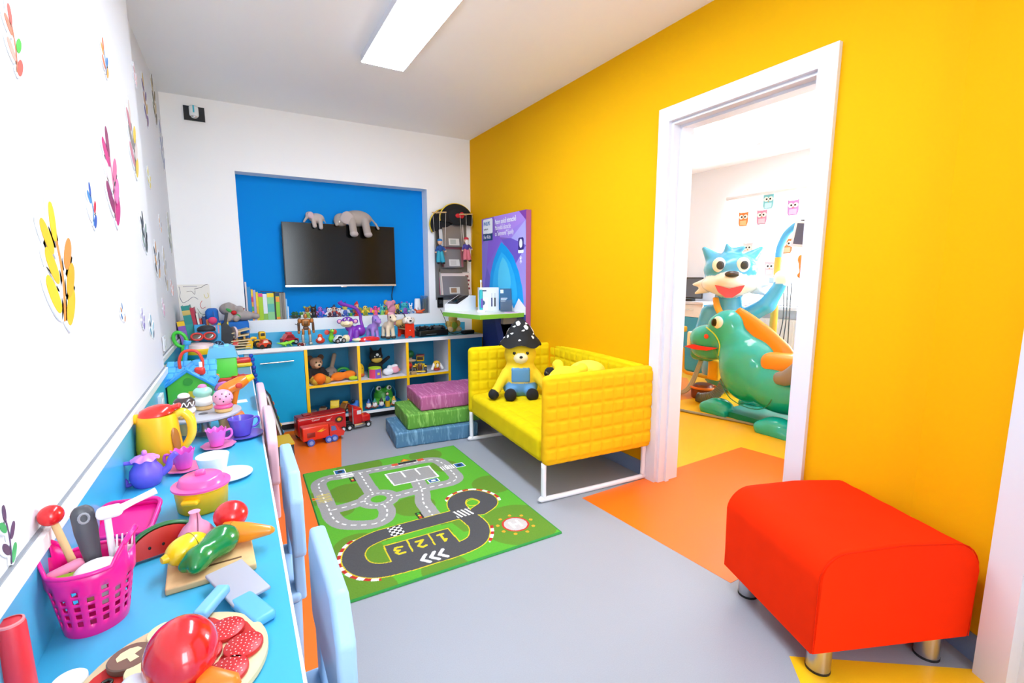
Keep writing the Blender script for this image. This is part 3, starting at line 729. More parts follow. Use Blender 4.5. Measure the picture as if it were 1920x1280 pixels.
part('bulb', lathe([(0, 0), (.02, 0), (.034, .012), (.036, .026), (.026, .042), (.013, .055), (.009, .072), (.012, .078), (0, .078)], 24), M('ee9cc0', .35, coat=.2), t, 60)
part('cut_line', T(tube([(0, -.037, .022), (0, -.028, .042), (0, -.014, .056), (0, -.012, .078)], .0012, 6), (.006, 0, 0)), M('8a4a6a', .6), t)
t = vthing('toy_tomato', 'red wooden tomato with dark star stem mark on board', -.048, 1.255, .015, (0, 0, 0))
part('fruit', T(ell(.037, .037, .033, 28, 16), (0, 0, .045)), wred, t, 180)
for k in range(5): part('sepal', T(T(ell(.010, .002, .0015, 8, 6), (.010, 0, 0)), (0, 0, 0), (0, 0, k*72+20)), M('3a2a14', .5), t, loc=(-.002, -.0265, .0275), rot=(50, 0, 0))
part('neck', T(ell(.016, .016, .02), (-.012, -.012, .018)), M('6fae2e', .4), t)
t = vthing('toy_lemon', 'yellow wooden lemon with stub end on the board', -.128, 1.165, .015, (0, 0, 32))
part('fruit', T(ell(.044, .031, .031, 28, 16), (0, 0, .031)), M('f6d20c', .25, coat=.4), t, 180); part('tip', T(lathe([(0, 0), (.012, 0), (.007, .014), (0, .016)], 14), (-.037, -.0, .031), (0, -90, 0)), M('eec60c', .3), t)
part('cut_line', T(tube([(.0, .0312*cos(a), .031+.0312*sin(a)) for a in np.linspace(0, 2*pi, 24, endpoint=False)], .0007, 5, 1, True), (.008, 0, 0)), M('8a7a10', .6), t)
t = vthing('toy_pepper', 'dark green wooden pepper lying across the board', -.085, 1.142, .015, (0, 0, 48))
sculpt('fruit', [('e', (.028, 0, .033), (.038, .032, .032), '0a7a34'), ('e', (-.035, .0, .027), (.024, .025, .026), '0a7a34'), ('c', (.02, 0, .033), (-.035, 0, .028), .028, .023, '0a7a34'),
    ('e', (-.052, .012, .022), (.014, .012, .014), '0a7a34'), ('e', (-.052, -.012, .022), (.014, .012, .014), '0a7a34')], t, 46, .008, .2, None, coat=.5)
t = vthing('toy_carrot', 'orange wooden carrot pointing right over the board edge', -.028, 1.19, .016, (0, 0, -22))
part('root', T(lathe([(0, 0), (.016, .001), (.025, .008), (.026, .022), (.021, .06), (.010, .108), (.005, .116), (0, .118)], 22), (-.045, 0, .026), (0, 90, 0)), M('f08a10', .3, coat=.3), t, 60)
part('cut_line', T(tube([(0, .0255*cos(a), .0255*sin(a)) for a in np.linspace(0, 2*pi, 24, endpoint=False)], .0008, 5, 1, True), (-.02, 0, .026)), M('7a4a10', .6), t)
for k in (.01, .03, .05): part('mark', T(tube([(k-.045+.02, -.010, .047-k*.1), (k-.045+.02, .006, .0475-k*.1)], .0008, 5, 1), (0, 0, 0)), M('b0600c', .6), t)
t = thing('toy_cleaver', 'grey toy cleaver with pale blue handle beside the board', 'toy utensil', on(-.032, 1.012), -66)
t.scale = (1.15,)*3
part('blade', T(rbox(.105, .062, .006, .0025), (-.012, 0, .018), (0, 7, 0)), M('a8a8b2', .4), t); part('handle', T(rbox(.085, .036, .016, .006), (.065, -.012, .009)), M('62b2e4', .35), t)
t = thing('toy_knife', 'toy knife with pale blue handle lying across the pizza', 'toy utensil', on(-.088, .955, .018), 62)
part('blade', T(rbox(.07, .02, .004, .0015), (-.05, 0, .008)), M('b8b8c2', .35), t); part('handle', T(rbox(.08, .026, .018, .006), (.02, 0, .009)), M('7cbcea', .35), t)
# ---- wooden pizza
t = thing('toy_pizza', 'round wooden toy pizza with removable toppings', 'toy food', on(-.122, .84), 0)
part('crust', lathe([(0, 0), (.122, 0), (.128, .004), (.128, .013), (.124, .016), (0, .016)], 56), M('e6cd9c', .5, vary=.05, vscale=20), t)
sauce = [(.109*(1+.05*sin(5*a)+.03*sin(11*a+1))*cos(a), .109*(1+.05*sin(5*a)+.03*sin(11*a+1))*sin(a)) for a in np.linspace(0, 2*pi, 72, endpoint=False)]
s_ = part('sauce', prism(sauce, .0006, .016), M('c8281e', .5), t, 0)
ch = [(.070*(1+.1*sin(6*a)+.06*sin(9*a+1))*cos(a), .070*(1+.1*sin(6*a)+.06*sin(9*a+1))*sin(a)) for a in np.linspace(0, 2*pi, 60, endpoint=False)]
part('cheese', prism(ch, .0006, .0166), M('f0dfae', .5), t, 0)
def topping(name, label, x, y, r, h, col, rot=(0, 0, 0), marks=None, z=.0175, group=None):
    o = thing(name, label, 'toy food', on(-.122+x, .84+y, z), rot=rot, group='pizza toppings')
    part('slice', lathe([(0, 0), (r*.97, 0), (r, h*.2), (r, h*.85), (r*.95, h), (0, h)], 28), M(col, .4), o)
    for n, poly, c in marks or []: part(n, prism(poly, .0005, h), M(c, .5), o, 0)
    return o
def specks(r, n):
    return [('speck', ngon(.0011, 5, 1, 1, (r*math.sqrt((i+.5)/n)*cos(i*2.4), r*math.sqrt((i+.5)/n)*sin(i*2.4))), 'ffd2cc') for i in range(n)]
for lab, x, y in (('speckled red salami slice near the knife handle on pizza', .066, .046), ('speckled red salami slice at the right edge of pizza', .092, -.010), ('speckled red salami slice lowest on the pizza', .070, -.056), ('speckled red salami slice beside the glossy red ball', .033, .004)):
    topping('salami_slice', lab, x, y, .029, .008, 'c81e22', marks=specks(.026, 46))
mush = [(.5*a, .5*b) for a, b in [(-.012, -.03), (.012, -.03), (.010, -.004), (.034, .002), (.03, .022), (.012, .034), (-.012, .034), (-.03, .022), (-.034, .002), (-.010, -.004)]]
topping('mushroom_slice', 'brown mushroom slice with pale cap print on left of pizza', -.064, .048, .030, .011, '7a5c4c', marks=[('print', mush, 'e8d8a8')], rot=(0, 0, 30))
topping('mushroom_slice', 'brown mushroom slice cut off by the lower picture edge', -.075, -.055, .030, .011, '8a6a52', marks=[('print', mush, 'e8d8a8')], rot=(0, 0, 80))
topping('cheese_slice', 'cream round slice with small blue mark at pizza top', -.022, .086, .027, .010, 'efdda6', marks=[('print', [(-.008, 0), (.006, .006), (.002, 0), (.008, -.006)], '2a7ab0')])
topping('cheese_slice', 'cream round slice beside the brown mushroom on pizza', -.040, .010, .027, .010, 'eedca8')
for i, (x, y) in enumerate(((-.088, .012), (.0, .05))):
    o = solo('olive_ring', tube([(.0065*cos(a), .0065*sin(a), .002) for a in np.linspace(0, 2*pi, 16, endpoint=False)], .0025, 6, 1, True), M('22251c', .4), ('black olive ring at the left rim of pizza', 'black olive ring near the middle of pizza')[i], 'toy food', on(-.122+x, .84+y, .0178), group='pizza toppings', smooth=180)
for i, (x, y) in enumerate(((.04, .035), (-.06, .06), (.048, -.008))):
    solo('pepper_strip', tube([(-.008, 0, .002), (0, .004, .002), (.009, 0, .002)], .0022, 6, 3), M('7fb62e', .4), ('green pepper strip between the salami slices', 'green pepper strip by the brown mushroom', 'green pepper strip at the pizza right side')[i], 'toy food', on(-.122+x, .84+y, .0178), group='pizza toppings')
t = thing('toy_tomato', 'large glossy red egg-shaped toy resting on the pizza', 'toy food', on(-.118, .795, .012), rot=(0, 10, 10))
part('body', T(ell(.048, .05, .053, 40, 24), (0, 0, .056)), M('d4121a', .18, coat=.7), t, 180)
solo('toy_mushroom', ell(.02, .022, .018), M('dfe0e8', .4), 'pale grey rounded toy beside the glossy red ball', 'toy food', on(-.168, .80, .034), (0, 0, 20))
solo('toy_carrot', T(lathe([(0, 0), (.018, .002), (.02, .01), (.012, .05), (0, .06)], 18), (0, 0, 0), (0, 90, 0)), M('f07a1c', .35), 'orange toy piece under the glossy red ball', 'toy food', on(-.085, .765, .034), (0, 0, -30))
t = thing('toy_bottle', 'tall red cylinder toy at the left picture edge', 'toy', on(-.312, .888), 0)
part('body', lathe([(0, 0), (.018, 0), (.019, .004), (.0165, .132), (.015, .138), (0, .138)], 28), M('d8303c', .35), t); part('top_rim', T(lathe([(.013, 0), (.0155, .001), (.0155, .004), (.013, .005)], 28), (0, 0, .135)), M('e88488', .4), t)
solo('bottle_top', lathe([(0, 0), (.022, 0), (.022, .016), (.020, .018), (0, .018)], 28), wht, 'small white round cap beside the tall red cylinder', 'toy', on(-.262, .895))
# ---- yellow pot with pink lid
pot_y = M('ffc218', .4, spec=.3); pk2 = M('f45aa6', .25, coat=.3)
t = thing('toy_pot', 'yellow toy cooking pot with pink lid', 'toy pot', on(-.118, 1.475), 0)
part('body', lathe([(0, 0), (.052, 0), (.058, .006), (.063, .06), (.066, .062), (.066, .066), (0, .066)], 36), pot_y, t)
for s in (-90, 90): part('handle', T(rbox(.022, .04, .014, .006), (.066, 0, .045)), pot_y, t, rot=(0, 0, s-20))
l = part('lid', lathe([(0, .066), (.069, .066), (.069, .071), (.055, .074), (.05, .088), (.044, .092), (0, .094)], 36), pk2, t)
part('knob', T(rbox(.026, .016, .018, .007), (0, 0, .099)), pk2, l)
# ---- teapot, purple with pink lid
pur = M('8066dc', .35, spec=.35); lil = M('d884d8', .3)
t = thing('toy_teapot', 'small purple toy teapot with frilly pink lid', 'teapot', on(-.272, 1.725), 0)
part('body', lathe([(0, 0), (.030, 0), (.034, .004), (.043, .028), (.040, .05), (.028, .068), (.027, .082), (0, .082)], 32), pur, t)
part('handle', tube([(-.028, 0, .074), (-.062, 0, .074), (-.07, 0, .045), (-.05, 0, .022), (-.052, 0, .008), (-.036, 0, .01)], .006, 8), pur, t, 180)
part('spout', tube([(.036, 0, .03), (.055, 0, .045), (.062, 0, .07), (.078, 0, .086)], [.013, .010, .008, .009], 10), pur, t, 180)
def frill(r, z, n=56, amp=.006, k=8, h=.006): 
    v, f = lathe([(0, z+h*2.2), (r*.5, z+h*1.8), (r*.85, z+h*.8), (r, z)], n); a = np.arctan2(v[:, 1], v[:, 0]); rr = np.hypot(v[:, 0], v[:, 1]); v[:, 2] += amp*np.sin(a*k)*(rr/r)**3*.5; v[:, :2] *= (1+amp*2*np.cos(a*k)*(rr/r)**3)[:, None]; return (v, f)
l = part('lid', frill(.036, .082), lil, t, 60); part('knob', T(ell(.007, .007, .009), (0, 0, .101)), lil, l)
# ---- cups and saucers
def cup(name, label, x, y, rz, r, h, col, scol, sr, frilly=True, sx=1):
    t = thing(name, label, 'cup', on(x, y, .009), rz, 'toy tea set cups'); m = M(col, .25, coat=.3); n = 48
    v, f = lathe([(0, .002), (r*.62, 0), (r*.66, .003), (r*.86, h*.6), (r, h), (r*.95, h), (r*.8, h*.6), (r*.58, .008), (0, .007)], n)
    if frilly: a = np.arctan2(v[:, 1], v[:, 0]); q = np.clip((v[:, 2]-h*.6)/(h*.4), 0, 1); v[:, 2] += .004*np.cos(a*9)*q; v[:, :2] *= (1+.03*np.cos(a*9)*q)[:, None]
    part('bowl', (v, f), m, t, 60)
    part('handle', tube([(r*.93, 0, h*.8), (r*1.45, 0, h*.82), (r*1.55, 0, h*.5), (r*1.2, 0, h*.3), (r*.76, 0, h*.3)], .0045, 8), M(col, .25, coat=.3), t, 180)
    ms = M(scol, .3, coat=.2); v, f = lathe([(0, .0), (sr*.55, 0), (sr*.6, .002), (sr, .010), (sr, .012), (sr*.6, .005), (0, .0045)], 48)
    if frilly: a = np.arctan2(v[:, 1], v[:, 0]); rr = np.hypot(v[:, 0], v[:, 1]); v[:, :2] *= (1+.04*np.cos(a*8)*(rr/sr)**3)[:, None]
    s = solo('saucer', (v, f), ms, label.replace('cup', 'saucer').replace('mug', 'saucer')+' '+'below it', 'saucer', on(x+.004, y, 0), group='toy tea set saucers', smooth=60)
    return t, s
a, b = cup('toy_cup', 'frilled pink toy cup beside the purple teapot', -.186, 1.80, 170, .033, .058, 'e05ac8', 'f07ab4', .055); b['label'] = 'pink saucer under the cup beside the purple teapot'
a, b = cup('toy_cup', 'frilled pink toy cup behind the white mug', -.099, 1.985, 20, .033, .060, 'e66ad0', 'f08cc0', .055); b['label'] = 'pink saucer under the cup behind the white mug'
a, b = cup('toy_mug', 'plain purple toy mug at the table edge', -.018, 2.075, 30, .046, .068, '6a5acc', '6458c4', .07, False); b['label'] = 'purple saucer at the table edge near pink chair'
a, b = cup('toy_mug', 'plain white toy mug in the middle of table', -.098, 1.665, 60, .045, .07, 'eeeef2', 'e8ecf2', .066, False); b['label'] = 'white saucer sticking out right of the white mug'; b.location.x += .035
# ---- yellow kettle
t = thing('toy_kettle', 'large yellow toy kettle with red lid against left wall', 'kettle', on(-.258, 1.915), 0)
part('body', lathe([(0, 0), (.056, 0), (.062, .008), (.064, .06), (.056, .16), (.054, .168), (0, .17)], 40, 1, .95), M('ffc01e', .35, spec=.35), t)
part('spout', T(sdf_mesh([('e', (0, 0, 0), (.03, .018, .016), 'f8b616'), ('c', (0, 0, 0), (-.03, 0, .012), .014, .006, 'f8b616')], 30, .01)[0], (-.048, 0, .158)), M('ffc01e', .35, spec=.35), t, 180)
l = part('lid', T(lathe([(0, 0), (.052, 0), (.052, .006), (.042, .022), (.02, .03), (0, .031)], 32, 1, .95), (0, 0, .168), (0, -8, 0)), M('e8281a', .25, coat=.4), t)
part('lid_tab', T(rbox(.05, .03, .016, .007), (.045, 0, .186), (0, -14, 0)), M('e8281a', .25, coat=.4), l)
part('handle', tube([(.048, 0, .158), (.072, 0, .166), (.092, 0, .135), (.09, 0, .08), (.058, 0, .03)], [.013, .015, .015, .013, .010], 12), M('f6d432', .25, coat=.3), t, 180)
part('window', T(ell(.004, .018, .05), (.050, -.034, .08), (0, -6, -32)), M('a8682c', .2), t, 180)
# ---- cake stand with three ice-cream cones
t = thing('cake_stand', 'silver grey round stand holding toy ice creams', 'cake stand', on(-.145, 2.19), 0)
part('plate', T(lathe([(0, 0), (.125, 0), (.131, .004), (.131, .010), (.126, .012), (0, .012)], 56), (0, 0, .078)), M('b4b6be', .35), t)
part('stem', lathe([(0, 0), (.046, 0), (.047, .004), (.025, .014), (.019, .03), (.021, .07), (.026, .078), (0, .078)], 36), M('a2a6b0', .2, .6), t)
for x, y in ((.09, .06), (0, -.03)): part('hole', T(lathe([(0, 0), (.016, 0), (.016, .001), (0, .001)], 20), (x, y, .0898)), M('5c5e66', .5), t)
def icecream(label, x, y, top, bands, cols, dec):
    o = thing('toy_ice_cream', label, 'toy ice cream', on(-.145+x, 2.19+y, .0), 0, 'toy ice creams on the stand')
    part('cone', lathe([(0, .022), (.018, .022), (.026, .092), (.031, .095), (.031, .106), (0, .106)], 24), M('e0b878', .55, bump=(260, .6, .002)), o)
    z = .106
    for n, rx, h, c in bands:
        part(n, T(ell(rx, rx, h/2, 26, 14), (0, 0, z+h/2-.006)), M(c, .28, coat=.4), o, 180); z += h-.012
    for n, sh, c in dec: part(n, sh, M(c, .3), o, 180)
    return o
wav = [(.036*cos(a)*1.01, -.036*sin(a)*1.01, .146+.008*((-1)**k)) for k, a in enumerate(np.linspace(.5, 2.6, 9))]
icecream('toy ice cream with dark chocolate top and white icing wave', -.055, -.055, 0, [('scoop', .036, .034, 'f2f0f0'), ('chocolate', .036, .05, '3e3230'), ('cap', .02, .026, 'f4f2f2')], 0, [('icing', tube(wav, .0022, 6, 4), 'f8f6f6')])
icecream('toy ice cream with mint green top and pink cherry', .0, .045, 0, [('scoop', .037, .05, 'f0efe8'), ('mint', .034, .046, '9ad8c4'), ('cherry', .016, .022, 'f080b0')], 0, [])
icecream('pink toy ice cream with dark dots at the plate edge', .07, -.035, 0, [('scoop', .034, .026, 'ec5a9c'), ('ball', .036, .066, 'f4a8c8')], 0,
    [('dot', T(ell(.003, .003, .003, 8, 6), (.0355*cos(a)*cos(b), .0355*sin(a)*cos(b), .147+.031*sin(b))), '302024') for a, b in ((-1.2, .3), (-1.8, .1), (-.7, .5), (-1.5, -.3), (-2.3, .4), (-.5, -.2), (-1.6, .7))])
# ---- wooden food pieces behind the stand
solo('toy_eggplant', sdf_mesh([('e', (0, 0, .03), (.032, .045, .03), '8a5aa0'), ('e', (0, .04, .04), (.02, .03, .02), '8a5aa0')], 34, .02)[0], M('8250a4', .25, coat=.4), 'purple wooden toy piece behind the ice creams', 'toy food', on(-.175, 2.37), (0, 0, 40), smooth=180)
solo('toy_bun', T(ell(.062, .05, .03), (0, 0, .03)), M('d8a878', .5), 'light brown wooden toy bun behind the ice creams', 'toy food', on(-.275, 2.30), (0, 0, 10))
solo('toy_jar', lathe([(0, 0), (.04, 0), (.045, .01), (.045, .07), (.03, .09), (0, .09)], 28), M('d8b8d4', .4), 'lilac round toy behind the chocolate ice cream', 'toy', on(-.215, 2.42))
# ---- orange and purple toy drill
t = thing('toy_drill', 'orange toy drill with purple grip standing near table edge', 'toy drill', on(-.042, 2.41), 0, rot=(0, 0, 8))
part('base', T(rbox(.07, .05, .014, .006), (0, 0, .007)), M('f07c14', .3), t)
part('grip', tube([(-.005, 0, .01), (.0, 0, .06), (.012, 0, .12)], [.016, .014, .018], 12, flat=.8), M('f07c14', .3), t, 180)
part('motor', tube([(-.05, 0, .115), (-.02, 0, .128), (.03, 0, .15), (.058, 0, .162)], [.022, .03, .028, .018], 14), M('f47e12', .28, coat=.3), t, 180)
part('nose', tube([(.05, 0, .158), (.085, 0, .172)], [.019, .012], 14, 1), M('fcc416', .28), t)
part('badge', T(ell(.014, .003, .012), (.02, -.0285, .142)), M('d83a24', .4), t)
part('figure', tube([(-.045, 0, .0), (-.04, 0, .05), (-.05, 0, .10), (-.07, 0, .108)], [.03, .022, .022, .008], 12), M('6c6cc0', .4), t, 180)
# ---- blue-roofed playhouse with red handle
t = thing('toy_house', 'green toy house with blue tiled roof and red carry handle', 'toy house', on(-.225, 2.79), -4)
part('walls', prism([(-.085, -.08), (.085, -.08), (.085, .08), (-.085, .08)], .10), M('5cc43c', .35), t, 0)
gp = [(-.085, .10), (.085, .10), (0, .165)]
part('gable', T(prism(gp, .16), (0, .08, 0), (90, 0, 0)), M('5cc43c', .35), t, 0)
for s in (-1, 1):
    sl = math.degrees(math.atan2(.085, .085))
    r = part('roof_slope', T(rbox(.15, .19, .014, .005), (s*.052, 0, .135), (0, s*37, 0)), M('3c9ee0', .35), t)
    for i in range(4):
        for j in range(5):
            part('roof_tile', T(rbox(.033, .034, .006, .0025, m=1), (s*(.052+(-.056+.037*i)*cos(R(37))), -.076+.038*j+(.01 if i % 2 else 0)-.005, .135-(-.056+.037*i)*sin(R(37))+.0085), (0, s*37, 0)), M('52aeea', .35), r)
part('ridge', T(rbox(.02, .19, .014, .006), (0, 0, .184)), M('3c9ee0', .35), t)
part('handle', tube([(-.046, .05, .15), (-.048, .05, .205), (-.025, .05, .248), (.025, .05, .248), (.048, .05, .205), (.046, .05, .15)], .0075, 10), M('e8442c', .3), t, 180)
part('clock', T(cyl(.019, .004), (-.0, -.081, .12), (90, 0, 0)), M('3c9a30', .4), t)
part('dormer', T(rbox(.045, .03, .04, .012), (.05, -.065, .165)), M('e03a30', .3), t)
part('chimney', T(rbox(.014, .014, .03, .004), (.055, -.065, .195)), wht, t)
part('door', T(rbox(.045, .006, .07, .0025), (.02, -.082, .036)), M('e8c030', .4), t)
rf = part('main_roof', T(rbox(.215, .12, .014, .005), (0, .045, .152), (42, 0, 0)), M('3c9ee0', .35), t)
for i in range(3):
    for j in range(6): part('roof_tile', T(rbox(.031, .034, .006, .0025, m=1), (-.088+.035*j+(.008 if i % 2 else 0), .045+(-.04+.038*i)*cos(R(42)), .161+(-.04+.038*i)*sin(R(42))), (42, 0, 0)), M('58b4ee', .35), rf)
# ---- small pastel toy oven
t = thing('toy_box', 'small light blue toy box with rainbow arch', 'toy', on(-.085, 2.74), -6)
part('body', T(rbox(.085, .06, .055, .01), (0, 0, .028)), M('7cc0e8', .35), t)
for k, (r, c) in enumerate(((.034, 'e078c0'), (.027, 'f4c040'), (.020, 'f08080'))): part('arch', T(tube([(r*cos(a), 0, r*sin(a)) for a in np.linspace(0, pi, 12)], .0042, 6, 1, flat=3), (0, -.005, .055)), M(c, .35), t, 180)
solo('paper_note', prism([(-.04, -.03), (.04, -.03), (.04, .03), (-.04, .03)], .0008), M('f4f4f4', .7), 'white paper card lying behind the toy drill', 'card', on(-.03, 2.68), (0, 0, 5))
# ---- green house money box with pale blue roof
t = thing('toy_house', 'bright green box house with pale blue roof and red base', 'toy house', on(-.098, 3.30), 0)
part('base', T(rbox(.155, .13, .022, .006), (0, 0, .011)), M('e0402e', .35), t)
part('walls', T(rbox(.145, .12, .125, .008), (0, 0, .082)), M('63d945', .35), t)
part('roof', T(prism([(-.08, 0), (.08, 0), (.065, .055), (.045, .062), (-.045, .062), (-.065, .055)], .135), (0, .0675, .143), (90, 0, 0)), M('74c6ec', .35), t, 30)
for x in (-.03, .025): part('roof_block', T(rbox(.03, .06, .02, .008), (x, 0, .208)), M('74c6ec', .35), t)
# ---- red leaf-shaped toy next to it, building bricks behind
star = [((.03 if k % 2 else .05)*cos(k*pi/6), (.03 if k % 2 else .05)*sin(k*pi/6)) for k in range(12)]
solo('toy_gear', prism(star, .03), M('e0281e', .35), 'red toothed toy gear beside the green box house', 'toy gear', on(-.01, 3.24), (0, 0, 10), smooth=20)
bc = ['e03c28', 'f0c01c', '2a78c8', '3cae4a', '38b0b8', 'd8d8d8', '8cc83c', 'f08020']
_cn = ['red', 'yellow', 'blue', 'green', 'turquoise', 'white', 'lime', 'orange']; _pos = []
for i in range(16):
    a = random.Random(i); _pos.append((-.235+.095*a.random(), 3.02+.34*a.random(), a.choice((0, 90, 8, -12))))
for i in range(16):
    x, y, rz = _pos[i]; o = _pos[(i+8) % 16]
    t = thing('toy_brick', '%s %s building brick in the heap behind blue-roofed house' % ('nearer' if y < o[1] else 'farther', _cn[i % 8]), 'toy brick', on(x, y, .0215*(i % 4)), rz, 'heap of building bricks')
    m = M(bc[i % 8], .3); part('brick_body', T(rbox(.062, .03, .021, .002, m=1), (0, 0, .0105)), m, t)
    for k in (-.02, 0, .02): part('stud', T(cyl(.007, .004, n=10), (k, 0, .0205)), m, t)
# ---- pencil pot
t = thing('pencil_pot', 'dark blue pot holding coloured pencils by left wall', 'pencil pot', on(-.312, 2.97), 0)
part('pot', lathe([(0, 0), (.036, 0), (.038, .003), (.040, .10), (.037, .10), (.035, .006), (0, .006)], 28), M('1b2540', .4), t)
pc = [('d0202c', 'red'), ('1c1c22', 'black'), ('e03aa0', 'pink'), ('2a2a6c', 'navy'), ('3060c0', 'blue'), ('1d5a3a', 'dark green'), ('6a3a24', 'brown'), ('f08a20', 'orange'), ('c8c8d0', 'silver'), ('e0d040', 'yellow'), ('5a2070', 'violet'), ('40a0d8', 'light blue')]
for i, (c, n) in enumerate(pc):
    a = i*2.399; r = .022; tx = 11*cos(a+.6); ty = 11*sin(a+.6)
    t = thing('pencil', n+' coloured pencil standing in the dark pot', 'pencil', on(-.312+r*cos(a)*.6, 2.97+r*sin(a)*.6, .008), rot=(-10*sin(a), 10*cos(a), 0), group='coloured pencils in the pot')
    part('shaft', T(lathe([(0, 0), (.0048, 0), (.0048, .148), (0, .148)], 6), (0, 0, 0)), M(c, .35), t, 20)
    part('tip', T(lathe([(.0048, 0), (.0014, .015), (0, .0155)], 6)), M('e2c096', .6), t, 20, (0, 0, .148)); part('lead', T(lathe([(.0014, 0), (0, .004), ], 6)), M(c, .5), t, 20, (0, 0, .163))
for i, (c, n, x) in enumerate((('e0301e', 'red', .065), ('2c2c34', 'black', .085), ('f0701c', 'orange', .045))):
    solo('marker_pen', T(lathe([(0, 0), (.008, 0), (.008, .13), (.006, .14), (0, .14)], 14)), M(c, .35), n+' marker pen upright behind the house handle', 'pen', on(-.31+x, 3.02, 0), (0, 4, 0), 'marker pens')

# ================================================================ TELEVISION NICHE
ZN = NZ0
t = thing('television', 'flat black television mounted on the blue niche wall', 'television', (.843, 4.45, 1.393))
part('cabinet', bb(-.476, .476, .004, .045, -.27, .272), black, t, 0)
part('screen', bb(-.470, .470, 0, .004, -.255, .268), M('080706', .14, spec=.28), t, 0)
part('bottom_bezel', bb(-.476, .476, -.002, .004, -.272, -.256), M('c4c4c8', .25, .8), t, 0)
part('logo_tab', T(rbox(.05, .008, .008, .003), (0, 0, -.275)), M('c4c4c8', .25, .8), t)
part('wall_mount', bb(-.2, .2, .045, .088, -.12, .12), black, t, 0)
solo('television_cable', tube([(1.305, 4.49, 1.12), (1.29, 4.50, 1.02), (1.31, 4.50, .95), (1.352, 4.44, .875), (1.372, 4.385, .845), (1.385, 4.376, .76), (1.40, 4.36, .679)], .004, 6), black, 'black cable hanging from television down to the counter', 'cable', smooth=180)
ele = 'a89c94'; ele2 = 'b9aca8'
def elephant(t, s=1):
    pr = [('e', (.02, 0, .055), (.12, .06, .068), ele), ('e', (-.115, -.005, .035), (.058, .05, .055), ele), ('c', (-.15, -.01, .02), (-.155, -.03, -.005), .024, .016, ele),
        ('c', (-.035, -.045, .03), (-.03, -.075, -.075), .030, .030, ele), ('c', (.075, -.045, .03), (.085, -.075, -.075), .032, .032, ele), ('e', (-.028, -.085, -.085), (.034, .028, .022), ele2), ('e', (.09, -.085, -.085), (.034, .028, .022), ele2),
        ('e', (-.075, -.055, .05), (.05, .016, .055), ele2, (0, 20, 0)), ('c', (.13, 0, .07), (.175, -.02, .01), .008, .007, ele), ('c', (.175, -.02, .01), (.19, -.03, -.025), .007, .012, ele)]
    sculpt('body', pr, t, 72, .012, .95, (500, .5, .0015))
    part('tusk', tube([(-.135, -.05, .02), (-.14, -.058, .005)], .006, 8), M('f0ece4', .5), t)
    part('eye', T(ell(.004, .003, .004, 8, 6), (-.135, -.047, .05)), black_gl, t)
t = thing('plush_elephant', 'large grey plush elephant draped over the television top', 'plush toy', (.965, 4.452, 1.668)); elephant(t)
t.scale = (1.04,)*3
t = thing('plush_elephant', 'small grey plush elephant sitting on the television top', 'plush toy', (.625, 4.452, 1.667))
sculpt('body', [('e', (.02, 0, .04), (.062, .04, .042), ele2), ('e', (-.04, -.01, .062), (.03, .028, .03), ele2), ('c', (-.055, -.015, .05), (-.085, -.025, .005), .012, .008, ele2),
    ('e', (-.03, -.035, .062), (.022, .008, .028), 'c8aeb4'), ('c', (-.01, -.025, .02), (-.005, -.045, -.03), .018, .017, ele2), ('c', (.045, -.025, .02), (.045, -.045, -.04), .018, .017, ele2), ('c', (.075, 0, .04), (.09, -.01, .005), .005, .004, ele)], t, 56, .008, .95, (500, .5, .0015))
part('eye', T(ell(.003, .002, .003, 8, 6), (-.055, -.034, .07)), black_gl, t)
